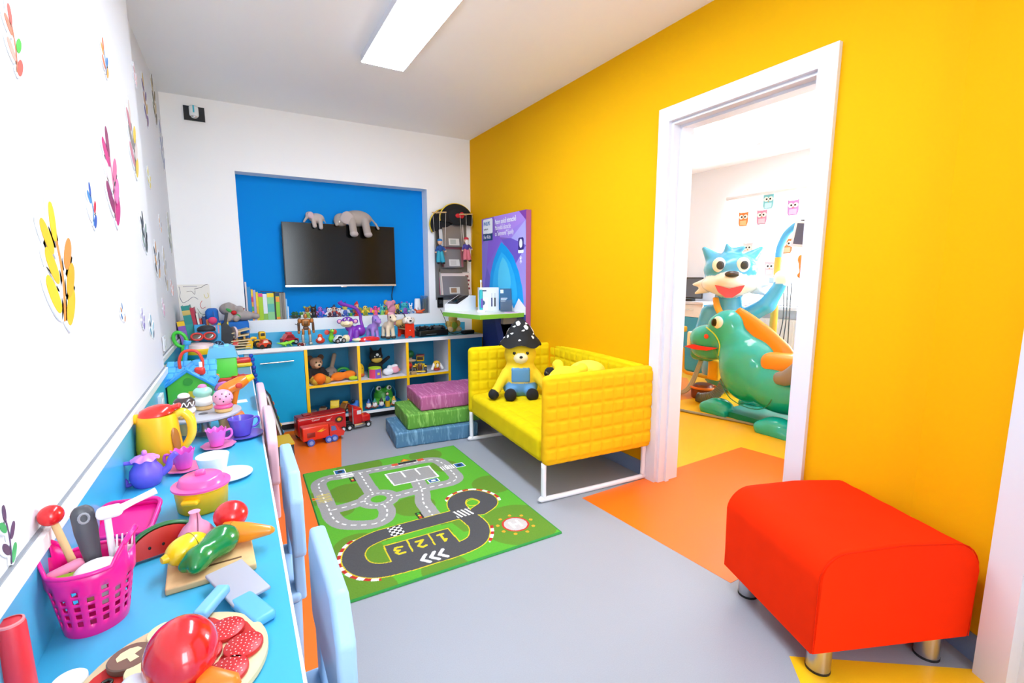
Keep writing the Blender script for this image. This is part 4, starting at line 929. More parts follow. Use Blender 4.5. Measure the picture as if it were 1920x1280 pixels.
# ---- books
def book(label, x, y, z, w_, d_, h_, col, band=None, lean=0, group='books', rz=0, leanx=0):
    t = thing('book', label, 'book', (x, y, z), rot=(leanx, lean, rz), group=group)
    m = M(col, .5)
    part('cover', bb(0, w_, -d_/2, d_/2, 0, h_), m, t, 0) if w_ < .008 else part('cover', J(bb(0, .0022, -d_/2, d_/2, 0, h_), bb(w_-.0022, w_, -d_/2, d_/2, 0, h_), bb(.0022, w_-.0022, -d_/2, -d_/2+.002, 0, h_)), m, t, 0)
    if w_ >= .008: part('pages', bb(.0022, w_-.0022, -d_/2+.002, d_/2-.003, .003, h_-.003), M('ece6d8', .8), t, 0)
    if band:
        for (a, b, c) in band: part('spine_band', bb(.0003, w_-.0003, -d_/2-.0006, -d_/2, a*h_, b*h_), M(c, .5), t, 0)
    return t
BY = 4.455; x = .064
for lab, w_, h_, d_, col, band in (
    ('tall white picture book leaning at the left niche side', .012, .315, .10, 'd9cfd0', None),
    ('tall blue book at left end of the niche row', .026, .275, .10, '1787c4', None),
    ('thin multicoloured book beside tall blue book', .014, .255, .10, 'e8a03c', [(.05, .2, 'c43a80'), (.3, .45, '40b060'), (.6, .75, 'd83050'), (.8, .97, 'f0d030')]),
    ('thin lilac book in the niche row', .017, .248, .10, 'b0a4d4', None),
    ('thin bright yellow book in the niche row', .016, .232, .11, 'f2d41a', [(.1, .5, 'e8b818')]),
    ('lime green book with pink top band', .031, .222, .11, 'a8d01c', [(.87, .99, 'e83a94')]),
    ('white book with green foot in the niche row', .030, .215, .11, 'e4ecf2', [(.01, .25, '86c04c')]),
    ('thick pale green book with yellow top band', .050, .222, .11, '8ccf8c', [(.85, .995, 'f2d21c'), (.3, .6, '5ab8a8')]),
    ('thin black book between green and orange books', .010, .23, .10, '22242c', None),
    ('green and orange book with dark blue top', .029, .228, .11, '8cc832', [(.86, .995, '16345c'), (.65, .84, 'f0982a'), (.01, .1, 'f0982a')]),
    ('first grey brown magazine at right of the books', .014, .222, .11, '8a8478', None),
    ('second grey brown magazine at right of the books', .015, .222, .11, '75706a', None),
    ('third grey brown magazine at right of the books', .013, .222, .11, '989288', None),
    ('thin light blue booklet ending the niche row', .010, .17, .10, '8cc4ec', None),
    ('short white booklet at right end of niche row', .008, .105, .10, 'dcecf6', None)):
    book(lab, x, BY, ZN, w_, d_, h_, col, band, 0, 'books in the television niche'); x += w_+.0012
book('black magazine lying flat on top of the niche books', .175, BY-.0, ZN+.236, .17, .10, .006, '2c2a28', None, 5, 'books in the television niche')
# ---- little figurines in the niche
def figure(name, label, x, y, z, prims, h, k=.008, eyes=None, rz=0, group='small figurines on the niche ledge', extra=(), res=34, cat_='figurine'):
    t = thing(name, label, cat_, (x, y, z), rz, group)
    sculpt('body', prims, t, res, k, .4)
    for e in eyes or []: part('eye', T(ell(.0045, .003, .0045, 8, 6), e), black_gl, t)
    for n, sh, c in extra: part(n, sh, M(c, .35), t, 180)
    return t
def critter(body, head, acc, ears='round', hh=.085, wide=1.):
    s = hh/.085; P = [('e', (0, 0, .026*s), (.024*s*wide, .02*s, .027*s), body), ('e', (0, -.004*s, .062*s), (.021*s*wide, .019*s, .02*s), head),
        ('e', (-.012*s, -.012*s, .005*s), (.010*s, .013*s, .006*s), acc), ('e', (.012*s, -.012*s, .005*s), (.010*s, .013*s, .006*s), acc),
        ('c', (-.02*s, 0, .04*s), (-.034*s*wide, -.012*s, .026*s), .007*s, .006*s, body), ('c', (.02*s, 0, .04*s), (.034*s*wide, -.012*s, .026*s), .007*s, .006*s, body), ('e', (0, -.018*s, .028*s), (.014*s, .006*s, .016*s), acc)]
    if ears == 'round': P += [('e', (q*.018*s, 0, .08*s), (.009*s, .005*s, .009*s), acc) for q in (-1, 1)]
    if ears == 'long': P += [('c', (q*.010*s, 0, .075*s), (q*.014*s, .0, .10*s), .006*s, .005*s, head) for q in (-1, 1)]
    if ears == 'horn': P += [('c', (q*.012*s, 0, .075*s), (q*.02*s, 0, .098*s), .006*s, .002*s, acc) for q in (-1, 1)]
    if ears == 'cap': P += [('c', (0, 0, .078*s), (.004*s, 0, .098*s), .015*s, .004*s, acc)]
    if ears == 'wing': P += [('e', (q*.036*s, .01*s, .045*s), (.020*s, .005*s, .026*s), acc, (0, q*25, 0)) for q in (-1, 1)]
    return P
def eyes2(hh=.085): s = hh/.085; return [(-.008*s, -.021*s, .067*s), (.008*s, -.021*s, .067*s)]
FY = 4.435
def ny(px): return None
items = [('toy_turtle', 'dark green toy turtle at left of the niche figures', 0.425, '2a4a34', '2e6a3c', '3a3a34', 'round', .06, 2.0),
    ('toy_figure', 'black and green low figurine next to toy turtle', 0.478, '303830', '56a03c', 'd8e0d8', 'round', .055, 1.5),
    ('toy_figure', 'white figurine with brown head in the niche', 0.524, 'e8e4dc', 'a8682c', '88a840', 'round', .10, .8),
    ('toy_figure', 'dark brown horned figurine in the niche', 0.574, '5a3a24', '3a2c24', '20242c', 'horn', .10, 1.),
    ('toy_figure', 'pink and purple figurine with blue wings', 0.628, 'c87ad0', 'a868c8', '2a5ac0', 'wing', .10, .8),
    ('toy_figure', 'white figurine with dark stripes on a red foot', 0.706, 'eceaea', 'e4e0e0', '5a2428', 'round', .085, 1.1),
    ('toy_figure', 'red coated figurine between two white ones', 0.745, 'b8322c', 'e0b090', '2a3a60', 'cap', .095, .8),
    ('toy_figure', 'white round-headed figurine left of the purple tail', 0.787, 'f0eeec', 'f2f0ee', '80302c', 'round', .08, 1.),
    ('toy_bird', 'white bird figurine with yellow crest in the niche', 0.838, 'd8dce8', 'e8d860', '3a58b0', 'cap', .115, .8),
    ('toy_figure', 'green and blue small figurine beside the bird', 0.888, '2c9a80', '2c70b0', '78b040', 'round', .06, 1.),
    ('toy_gnome', 'thin gnome figurine with red pointed cap', 0.942, '8a5a40', 'e0a888', 'd02c2c', 'cap', .115, .7),
    ('toy_figure', 'yellow round figurine with olive wing', 1.018, 'f0cc3a', 'f2d860', '8a9a2c', 'wing', .095, .9),
    ('toy_figure', 'pink winged figurine with yellow belly', 1.111, 'f0b030', 'e84a94', 'e858a0', 'wing', .09, .9),
    ('toy_figure', 'turquoise figurine beside the pink winged one', 1.172, '3ab4c0', '48c0c8', '90d060', 'long', .085, .9),
    ('toy_figure', 'lime and orange little figurine in the niche', 1.212, 'd8c83c', '58b070', 'e08030', 'round', .085, .7),
    ('toy_figure', 'yellow plush figurine behind the cream horse', 1.316, 'e8c850', 'ecd060', '3a3a40', 'round', .10, .9),
    ('toy_owl', 'teal toy owl with big coloured ears in the niche', 1.388, '2aa0b0', '34b0bc', '8a50b0', 'round', .115, 1.25),
    ('toy_figure', 'white slim figurine right of the teal owl', 1.45, 'eceef2', 'f0f0f4', 'b0b8c8', 'long', .085, .7)]
for n, lab, x, a, b, c, e, hh, wd in items:
    figure(n, lab, x, FY, ZN, critter(a, b, c, e, hh, wd), hh, .005*hh/.085, eyes2(hh), cat_='figurine')
figure('toy_crab', 'orange toy crab in front of white router', 1.53, 4.418, ZN, [('e', (0, 0, .02), (.03, .02, .016), 'e8622c'), ('c', (-.025, 0, .025), (-.045, -.01, .04), .008, .01, 'e8622c'), ('c', (.025, 0, .025), (.045, -.01, .035), .008, .01, 'e8622c'), ('e', (0, -.01, .008), (.04, .02, .007), 'd04c20')], .05)
t = thing('router', 'white wireless router standing at the niche right side', 'router', (1.535, 4.48, ZN))
part('case', T(lathe([(0, 0), (.036, 0), (.036, .004), (.028, .135), (.024, .142), (0, .142)], 28, 1, .55)), M('f0f2f4', .35), t)
for i in range(5): part('vent', T(rbox(.016, .002, .003, .001, m=1), (0, -.0195+.0009*i, .035+.008*i)), M('30343a', .5), t)
t = thing('glass_case', 'clear upright plastic case in the niche corner', 'case', (1.605, 4.46, ZN))
gls = M('e6f2f2', .05, trans=.9, alpha=.55); part('pane', bb(-.03, -.027, -.04, .04, 0, .165), gls, t, 0); part('pane', bb(.013, .016, -.04, .04, 0, .165), gls, t, 0); part('pane', bb(-.027, .013, -.04, -.037, 0, .165), gls, t, 0); part('content', bb(-.012, .004, -.02, .02, .0, .14), M('98a8a8', .5), t, 0); part('lid', bb(-.031, .017, -.042, .042, .165, .169), gls, t, 0)
# ================================================================ TOYS ON THE COUNTER
def onc(x, y, z=0): return (x, y, ZC+z)
def wheels(t, pts, r, w_, col='1a1a1c', hub=None, axis='y'):
    for p in pts:
        q = part('wheel', T(cyl(r, w_, n=20), (p[0], p[1]+w_/2, p[2]), (90, 0, 0)), M(col, .5), t)
        if hub: part('hub', T(cyl(r*.55, .002, n=16), (p[0], p[1]-w_/2, p[2]), (90, 0, 0)), M(hub, .35), q)
t = thing('toy_loader', 'yellow toy wheel loader at the left of counter', 'toy truck', onc(.13, 4.10), 12)
yl = M('f2c014', .35)
part('chassis', T(rbox(.10, .055, .03, .008), (.01, 0, .045)), yl, t); part('cab', T(rbox(.045, .05, .06, .01), (.02, 0, .09)), yl, t); part('cab_window', T(rbox(.034, .052, .03, .006), (.02, 0, .098)), M('3a3c34', .2), t)
part('bucket', T(prism([(0, 0), (.05, 0), (.058, .05), (.035, .075), (.02, .05)], .075), (-.11, .037, .0), (90, 0, 0)), yl, t, 30); part('arm', tube([(-.02, 0, .07), (-.05, 0, .075), (-.075, 0, .045)], .01, 8), yl, t)
wheels(t, [(-.02, -.032, .028), (.05, -.032, .028), (-.02, .032, .028), (.05, .032, .028)], .028, .02, hub='d8a010')
def car(name, label, loc, rz, L_, W_, H_, col, win='2a343c', wcol='1a1a1c', hub='c8c8cc', wr=None, group=None, roof=None, cat_='toy car'):
    t = thing(name, label, cat_, loc, rz, group); r = wr or H_*.24; z0 = r*.7
    body = [(-L_/2, z0), (L_/2, z0), (L_/2, H_*.52), (L_*.30, H_*.60), (L_*.16, H_*.97), (-L_*.22, H_), (-L_*.40, H_*.62), (-L_/2, H_*.58)]
    o = part('body', T(prism(body, W_), (0, W_/2, 0), (90, 0, 0)), M(col, .28, coat=.3), t, 30); bv = o.modifiers.new('round', 'BEVEL'); bv.width = min(L_, W_, H_)*.07; bv.segments = 2
    for s in (-1, 1): part('side_window', T(prism([(-L_*.3, H_*.62), (L_*.19, H_*.62), (L_*.10, H_*.88), (-L_*.18, H_*.9)], .002), (0, s*(W_/2+.0005)+.001, 0), (90, 0, 0)), M(win, .2), t, 0)
    if roof: part('roof_load', T(rbox(L_*.3, W_*.7, H_*.2, H_*.06), (-L_*.02, 0, H_*1.06)), M(roof, .4), t)
    wheels(t, [(sx*L_*.3, sy*(W_/2), r) for sx in (-1, 1) for sy in (-1, 1)], r, W_*.16, wcol, hub)
    return t
car('toy_truck', 'small red and white toy truck before the yellow loader', onc(.155, 4.01), 200, .085, .055, .07, 'd83a24', 'e8d8c8', hub='f0f0f0', cat_='toy truck')
car('toy_car', 'red chunky toy car left of the brown robot', onc(.345, 4.16), 15, .125, .07, .085, 'c82838', '8a1c2c', roof='d83848', cat_='toy car')
t = thing('toy_lizard', 'lime green toy lizard in front of red car', 'toy animal', onc(.315, 4.04), 20)
sculpt('body', [('c', (-.03, 0, .022), (.03, 0, .028), .013, .011, '8ed834'), ('e', (.048, 0, .036), (.018, .010, .009), '8ed834'), ('c', (-.03, 0, .022), (-.075, 0, .034), .010, .003, '8ed834')]+
    [('c', (sx*.022, 0, .022), (sx*.022+.008, sy*.022, .003), .006, .004, '7cc82c') for sx in (-1, 1) for sy in (-1, 1)], t, 48, .006, .4)
t = thing('toy_robot', 'tall brown and silver toy robot standing on counter', 'toy robot', onc(.462, 4.055), 0)
t.scale = (.8, 1, 1.04)
br = 'a8682a'; br2 = '5a3a20'; sv = 'a8a096'
for s in (-1, 1):
    part('foot', T(rbox(.034, .05, .02, .006), (s*.034, -.008, .01)), M(sv, .35, .5), t); part('shin', T(rbox(.026, .028, .065, .008), (s*.033, 0, .05)), M(sv, .35, .4), t); part('thigh', T(rbox(.024, .026, .05, .008), (s*.028, 0, .10)), M(br, .4, .3), t)
    part('shoulder', T(rbox(.036, .036, .036, .012), (s*.055, 0, .185)), M(br, .4, .3), t); part('arm', T(rbox(.024, .024, .07, .009), (s*.066, -.004, .14)), M(br2, .45), t); part('fist', T(rbox(.024, .026, .024, .009), (s*.068, -.01, .10)), M(br, .4), t)
part('waist', T(rbox(.05, .03, .03, .009), (0, 0, .128)), M(br2, .45), t); part('chest', T(rbox(.078, .045, .055, .014), (0, 0, .172)), M(br, .35, .3), t); part('chest_plate', T(rbox(.04, .008, .03, .003), (0, -.024, .172)), M('6a4a2a', .3, .5), t)
part('head', T(rbox(.032, .034, .036, .011), (0, 0, .22)), M(br, .4, .3), t); part('crest', T(prism([(-.006, 0), (.006, 0), (0, .03)], .02), (0, .01, .232), (90, 0, 0)), M(br2, .4), t); part('spear', tube([(-.10, -.02, .165), (-.06, -.02, .15)], .003, 6), M('3a3024', .5), t)
car('toy_car', 'tiny dark red toy car at the robot foot', onc(.415, 4.0), 10, .06, .03, .026, '9a2024', wr=.008)
figure('toy_engine', 'small red round toy engine beside the robot', .56, 4.03, ZC, [('e', (0, 0, .03), (.035, .024, .026), 'd8341c'), ('c', (0, 0, .04), (0, 0, .066), .016, .018, 'e04c1c'), ('e', (-.008, -.022, .045), (.014, .008, .014), 'f0e4dc')], .07, group='counter toys', cat_='toy')
t = thing('toy_dragon', 'lime green toy dragon with red wings on counter', 'toy animal', onc(.655, 4.09), 10)
sculpt('body', [('e', (0, 0, .03), (.024, .022, .032), '84d028'), ('c', (0, 0, .05), (0, -.01, .085), .016, .014, '84d028'), ('e', (0, -.02, .098), (.018, .026, .014), '94dc38'), ('e', (-.03, .01, .085), (.022, .006, .022), 'd84a3c'), ('e', (.03, .01, .085), (.022, .006, .022), 'd84a3c'), ('c', (.01, .02, .02), (.045, .02, .05), .01, .008, '2a4aa0')], t, 44, .006, .4)
for s in (-1, 1): part('eye', T(ell(.004, .003, .005, 8, 6), (s*.009, -.036, .107)), black_gl, t)
car('monster_truck', 'white toy monster truck with big black wheels', onc(.705, 4.025), 15, .085, .05, .065, 'e8eef2', '20343c', wr=.02, hub='9a9aa0')
# purple monkey with long curled tail
t = thing('toy_monkey', 'purple toy monkey with long curled tail on counter', 'toy animal', onc(.835, 4.085), -14)
pm = '7a2fb0'; cr = 'ecdcae'
sculpt('body', [('e', (.045, .02, .085), (.052, .05, .05), pm), ('c', (.02, 0, .075), (-.035, 0, .115), .036, .032, pm), ('e', (-.045, -.012, .165), (.05, .042, .042), pm), ('e', (-.05, -.038, .152), (.05, .028, .03), cr),
    ('e', (-.063, -.045, .185), (.017, .014, .02), pm), ('e', (-.03, -.045, .185), (.017, .014, .02), pm), ('e', (-.108, .0, .168), (.022, .010, .02), pm), ('e', (.018, .0, .168), (.022, .010, .02), pm), ('e', (-.108, -.008, .168), (.013, .006, .012), 'f0a8c0'), ('e', (.018, -.008, .168), (.013, .006, .012), 'f0a8c0'),
    ('c', (-.02, -.03, .09), (-.03, -.045, .02), .022, .02, pm), ('c', (.025, -.03, .08), (.02, -.045, .02), .024, .022, pm), ('e', (-.06, -.05, .03), (.032, .03, .032), cr), ('e', (.035, -.055, .016), (.045, .026, .016), cr)], t, 84, .010, .25, None, coat=.4)
part('tail', tube([(.075, .03, .10), (.06, .04, .17), (.055, .04, .22), (.02, .03, .275), (-.04, .01, .30), (-.085, -.01, .315), (-.10, -.015, .335)], [.014, .012, .012, .013, .014, .018, .022], 12), M(pm, .25, coat=.4), t, 180)
for s in (-.06, -.032): part('eye', T(ell(.007, .005, .010, 10, 8), (s, -.057, .188)), M('f4f4f0', .2), t); part('pupil', T(ell(.004, .003, .006, 10, 8), (s+.002, -.061, .186)), black_gl, t)
part('mouth', tube([(-.08, -.062, .146), (-.05, -.068, .142), (-.02, -.062, .146)], .002, 6), M('8a6a50', .5), t)
t = thing('toy_tray', 'flat glossy red oval toy lying on counter edge', 'toy', onc(.945, 4.02), 6)
part('oval', lathe([(0, 0), (.085, 0), (.095, .01), (.08, .028), (.05, .034), (0, .03)], 32, 1, .38), M('e01c20', .2, coat=.5), t); part('ring', tube([(.045*cos(a), .016*sin(a), .033) for a in np.linspace(0, 2*pi, 20, endpoint=False)], .004, 6, 1, True), M('f04c48', .2), t, 180); part('blue_foot', T(rbox(.05, .01, .01, .003), (-.02, -.03, .006)), M('2a5ac8', .3), t)
def pony(t, c, mane, hoof, s=1., fluffy=False):
    P = [('e', (0, .03, .11), (.036, .055, .038), c), ('c', (0, -.005, .12), (0, -.03, .17), .030, .024, c), ('e', (0, -.045, .185), (.030, .04, .03), c), ('e', (0, -.078, .172), (.022, .022, .02), c)]
    for sx in (-1, 1):
        P += [('c', (sx*.022, -.005, .10), (sx*.026, -.012, .015), .018, .016, c), ('c', (sx*.022, .065, .10), (sx*.026, .07, .015), .018, .016, c), ('e', (sx*.027, -.014, .012), (.021, .022, .014), hoof), ('e', (sx*.027, .07, .012), (.021, .022, .014), hoof), ('c', (sx*.016, -.03, .205), (sx*.02, -.028, .228), .009, .005, c)]
    P += [('e', (0, -.025, .215), (.026, .03, .02), mane), ('c', (0, -.0, .20), (.008, .02, .14), .018, .012, mane), ('c', (.024, -.03, .205), (.04, -.02, .13), .015, .010, mane), ('c', (0, .085, .12), (0, .11, .04), .012, .018, mane)]
    sculpt('body', P, t, 64, .012, .7 if fluffy else .35, (300, .5, .002) if fluffy else None)
    for sx in (-1, 1): part('eye', T(ell(.006, .008, .009, 10, 8), (sx*.025, -.063, .193)), black_gl if fluffy else M('3a7ac0', .2), t)
    t.scale = (s,)*3
t = thing('toy_pony', 'light purple toy pony standing beside the cream horse', 'toy animal', onc(1.01, 4.10), 22); pony(t, 'a884d4', '9a78cc', 'a884d4', .90)
t = thing('plush_horse', 'cream plush horse with pink mane on the counter', 'plush toy', onc(1.14, 4.08), 14); pony(t, 'ecd8b8', 'dc9cac', '4a3a34', 1.0, True)
t = thing('plush_elephant', 'pink plush toy peeking above the cream horse mane', 'plush toy', (1.263, 4.44, ZN), 0, 'small figurines on the niche ledge')
sculpt('body', [('e', (0, 0, .05), (.045, .035, .05), 'dc90a8'), ('e', (-.02, -.015, .10), (.035, .03, .032), 'dc90a8'), ('e', (-.05, 0, .115), (.022, .01, .026), 'c8a040'), ('e', (.02, 0, .115), (.022, .01, .022), 'dc90a8'), ('c', (-.03, -.035, .095), (-.04, -.045, .065), .013, .010, 'dc90a8')], t, 40, .012, .9, (500, .4, .001))
t = thing('plush_leopard', 'spotted plush leopard with raised tail on red stool', 'plush toy', onc(1.265, 4.17, .085), 20)
sculpt('body', [('e', (0, 0, .035), (.055, .04, .036), 'd0a868'), ('e', (.05, -.01, .06), (.032, .03, .03), 'd8b478'), ('c', (-.045, .01, .045), (-.075, .02, .13), .013, .012, '8a6a40'), ('c', (.02, -.03, .02), (.03, -.05, .008), .014, .012, 'd0a868')], t, 44, .012, .9, (500, .4, .001))
for i in range(14):
    a = i*2.4; part('spot', T(ell(.006, .003, .005, 8, 6), (.055*.9*cos(a)*(.4+.6*((i*3) % 5)/5), -.036, .03+.02*sin(a*1.7))), M('3a2a1c', .8), t)
t = thing('toy_stool', 'small red wooden toy stool near the game console', 'toy stool', onc(1.31, 4.06), 8)
rdw = M('e82e14', .35)
for y in (0, .15): part('side_panel', T(prism([(-.045, 0), (-.022, 0), (-.014, .016), (.014, .016), (.022, 0), (.045, 0), (.042, .125), (-.042, .125)], .012), (0, y, 0), (90, 0, 0)), rdw, t, 20)
part('slat', bb(-.04, .04, .0, .14, .072, .08), M('caa878', .6), t, 0); part('peg', T(cyl(.004, .003, n=10), (0, -.0125, .065), (90, 0, 0)), wht, t)
t = thing('plush_dog', 'white plush dog head resting over red stool', 'plush toy', onc(1.31, 4.075, .125), 0)
sculpt('body', [('e', (0, 0, .03), (.042, .034, .034), 'ece4d8'), ('e', (0, -.035, .02), (.026, .02, .02), 'f2ece4'), ('e', (-.042, 0, .025), (.014, .018, .026), 'd8c8b4'), ('e', (.042, 0, .025), (.014, .018, .026), 'd8c8b4'), ('e', (0, .04, .02), (.04, .05, .026), 'e4d8c8')], t, 44, .012, .9, (500, .4, .001))
part('nose', T(ell(.012, .008, .008, 10, 8), (0, -.054, .028)), black_gl, t)
for s in (-1, 1): part('eye', T(ell(.004, .003, .004, 8, 6), (s*.016, -.028, .048)), black_gl, t)
t = thing('game_console', 'black flat game console box on the counter', 'game console', onc(1.53, 4.15), 4)
part('case', T(rbox(.29, .22, .055, .012), (0, 0, .0275)), M('0c0d10', .3), t); part('front_slot', T(rbox(.10, .003, .006, .001, m=1), (-.03, -.1105, .02)), M('5a5c60', .3), t)
def gamepad(label, loc, rz, rot=None):
    t = thing('game_controller', label, 'controller', loc, rot=rot or (0, 0, rz), group='black game controllers')
    sculpt('shell', [('b', (0, 0, .016), (.05, .028, .013), '121316'), ('c', (-.05, -.005, .015), (-.062, -.045, .010), .018, .014, '121316'), ('c', (.05, -.005, .015), (.062, -.045, .010), .018, .014, '121316')], t, 40, .012, .4)
    for s in (-1, 1): part('stick', T(cyl(.008, .012, n=12), (s*.025, -.01, .026)), M('2a2c30', .5), t)
gamepad('black game controller on left of the console', onc(1.45, 4.13, .056), 10); gamepad('black game controller on right of the console', onc(1.60, 4.14, .056), -14)
t = thing('plush_bear', 'yellow plush bear under the green corner shelf', 'plush toy', onc(1.80, 4.24), 10)
sculpt('body', [('e', (0, 0, .06), (.06, .045, .06), 'd8a42c'), ('e', (0, -.01, .135), (.045, .04, .042), 'd8b45c'), ('e', (-.05, -.03, .03), (.03, .04, .025), 'e8c89c'), ('e', (.05, -.03, .03), (.03, .04, .025), 'e8c89c'), ('e', (-.06, -.01, .085), (.02, .03, .03), 'd8b45c'), ('e', (.06, -.01, .085), (.02, .03, .03), 'd8b45c'), ('e', (0, -.04, .07), (.03, .015, .03), '88a83c')], t, 44, .015, .9, (500, .4, .001))
solo('power_adapter', rbox(.12, .06, .035, .01, (0, 0, .0175)), black, 'black power box at right end of counter', 'adapter', onc(1.88, 4.06), (0, 0, 6))
solo('charger_cable', tube([(1.83, 4.08, ZC+.02), (1.74, 4.03, ZC+.008), (1.70, 4.10, ZC+.03), (1.72, 4.22, ZC+.12), (1.72, 4.34, ZC+.22)], .003, 6), black, 'thin black cable running up behind corner shelf', 'cable', smooth=180)
# ================================================================ CORNER OF TABLE AND COUNTER
CY = 4.13
x = XF+.034
for lab, w_, h_, col, lean, band in (('purple book with yellow top in the corner', .045, .225, '8a5ab8', -7, [(.85, 1, 'f0c41c'), (.15, .7, '9a6cc4')]), ('tall teal book with red lettering band in corner', .048, .335, '1d8a86', -7, [(.15, .6, '2a9890'), (.8, .9, 'c8b060')]),
    ('dark red book next to the tall teal book', .022, .32, 'b02840', -7, [(.1, .3, '802030')]), ('thin white book in the corner row', .012, .28, 'dcd8d0', -6, None), ('thin red book in the corner row', .014, .24, 'c83c34', -6, None),
    ('navy blue book in the corner row', .02, .255, '1c3468', -5, None), ('thin orange book in the corner row', .014, .23, 'e07830', -5, None), ('thin cream book in the corner row', .012, .225, 'd8ccb0', -5, None), ('thin pink book in the corner row', .012, .215, 'c87890', -5, None),
    ('first yellow book at right of corner row', .018, .19, 'e0c020', -3, [(.2, .8, '40503c')]), ('second yellow book at right of corner row', .018, .20, 'e8c818', -3, None), ('thin bright yellow booklet at end of corner row', .010, .21, 'f0d428', 8, None)):
    book(lab, x, CY, ZC, w_, .15, h_, col, band, lean, 'books in the corner'); x += w_+.0012
solo('pencil', lathe([(0, 0), (.005, 0), (.005, .28), (0, .295)], 8), M('2a60b0', .4), 'long blue stick rising from the corner books', 'pencil', onc(-.125, 4.10), (0, -6, 0))
t = thing('drawing', 'white sheet with childish coloured scribbles leaning in corner', 'drawing', (-.278, 4.376, ZC+.005), rot=(-3, 0, 0))
part('sheet', bb(-.105, .10, -.001, .001, .0, .475), M('eeebe2', .8), t, 0)
for i, (c, pts) in enumerate((('5a5470', [(-.095, .46), (-.09, .42), (-.095, .38), (-.08, .34), (-.05, .35), (-.01, .38), (.02, .36)]), ('2a2830', [(.0, .44), (.03, .448), (.05, .455), (.07, .47), (.09, .475)]), ('e0d040', [(.06, .40), (.07, .37), (.09, .38), (.085, .41)]), ('d84038', [(.045, .35), (.03, .32), (.04, .29), (.065, .30)]), ('6a8a50', [(.01, .29), (.03, .25), (.06, .24), (.08, .21)]), ('8a7a9a', [(-.07, .46), (-.03, .462), (.02, .46)]), ('7a6a6a', [(-.05, .42), (-.02, .425), (0, .40), (.005, .43)]))):
    part('scribble', tube([(a, -.0015, b) for a, b in pts], .0016, 5, 5), M(c, .7), t, 180)
# blue toy armchair with a plush on it
blf = M('1668c0', .8, bump=(500, .3, .001))
t = thing('toy_armchair', 'small blue foam toy armchair standing on counter corner', 'toy chair', onc(-.06, 4.255), 0)
part('seat', T(rbox(.24, .19, .20, .02), (.01, -.01, .10)), blf, t); part('backrest', T(rbox(.08, .19, .30, .025), (-.11, -.01, .15)), blf, t)
t = thing('plush_koala', 'grey plush toy holding red rose on blue toy armchair', 'plush toy', onc(-.015, 4.235, .202), 0)
gk = 'a39a96'
sculpt('body', [('e', (.055, 0, .035), (.075, .045, .038), gk), ('e', (-.045, 0, .09), (.062, .05, .048), gk), ('e', (.03, -.01, .085), (.03, .032, .03), gk), ('c', (-.03, -.03, .05), (-.05, -.07, .022), .024, .022, gk), ('c', (.02, -.03, .04), (.0, -.075, .018), .024, .022, gk), ('e', (.135, -.02, .03), (.03, .03, .024), gk), ('e', (-.04, -.04, .115), (.03, .012, .03), gk)], t, 60, .014, .95, (500, .6, .0015))
part('rose', T(ell(.019, .017, .017), (-.01, -.055, .065)), M('c8141c', .6), t); part('leaf', T(ell(.022, .004, .011), (-.042, -.052, .085), (0, 35, 0)), M('2c9a44', .6), t); part('leaf', T(ell(.018, .004, .010), (.018, -.066, .04), (0, 50, 0)), M('2c9a44', .6), t); part('nose', T(ell(.008, .006, .006, 10, 8), (.058, -.02, .09)), M('8a1a30', .5), t)
# wooden locomotive cut-out
t = thing('toy_locomotive', 'blue wooden locomotive cut-out with black funnel and wheels', 'toy train', onc(-.275, 4.02), 4)
def slab(poly, y0, y1): return T(prism(poly, y1-y0), (0, y1, 0), (90, 0, 0))
tl = M('3aa6dc', .4); nv = M('14284c', .4); pkl = M('d88a98', .5)
part('body', slab([(.0, .03), (.22, .03), (.21, .10), (.18, .14), (.16, .19), (.07, .19), (.065, .20), (0, .20)], 0, .03), tl, t, 20)
part('boiler', slab([(.155, .04), (.215, .05), (.235, .09), (.23, .16), (.20, .20), (.215, .275), (.195, .28), (.185, .21), (.165, .19)], -.003, .033), M('24262c', .5), t, 30)
part('smokebox', T(cyl(.048, .014, n=28), (.238, .015, .125), (0, 90, 20)), M('dcc4c4', .4), t, loc=(0, 0, 0))
for x, r in ((.05, .036), (.135, .04)):
    q = part('wheel', T(cyl(r, .012, n=28), (x, 0, r), (90, 0, 0)), nv, t); part('tyre', T(tube([(r*cos(a), 0, r*sin(a)) for a in np.linspace(0, 2*pi, 28, endpoint=False)], .0035, 6, 1, True), (x, -.012, r)), tl, q, 180)
    for k in range(8): part('spoke', T(rbox(.004, .003, r*.5, .001, m=1), (0, 0, 0)), M('9ad0ec', .4), q, loc=(x+r*.55*sin(k*pi/4), -.0125, r+r*.55*cos(k*pi/4)), rot=(0, k*45, 0))
for k in range(4): part('stripe', bb(.075+.022*k, .085+.022*k, -.002, .0, .13, .188), pkl, t, 0)
part('smoke_puff', T(ell(.028, .012, .026), (.115, .01, .225)), M('d8306c', .5), t)
part('rail', slab([(.0, .022), (.26, .03), (.26, .04), (0, .032)], -.004, 0), pkl, t, 0)
part('bumper', slab([(.225, .03), (.265, .03), (.265, .065), (.235, .075)], -.002, .03), M('d83a2c', .4), t, 0)
for i in range(6):
    solo('wooden_board', rbox(.13, .15, .009, .003), M('dcc69c', .55, vary=.06, vscale=25), ('lowest', 'second', 'third', 'fourth', 'fifth', 'topmost')[i]+' pale wooden board in the stack behind locomotive', 'wooden board', onc(.0, 4.11, .008+[0, .022, .04, .058, .092, .128][i]), (0, [-1, 1, 0, -2, -6, -12][i], [0, 4, -3, 6, -2, 10][i]), 'stacked wooden boards', 40)
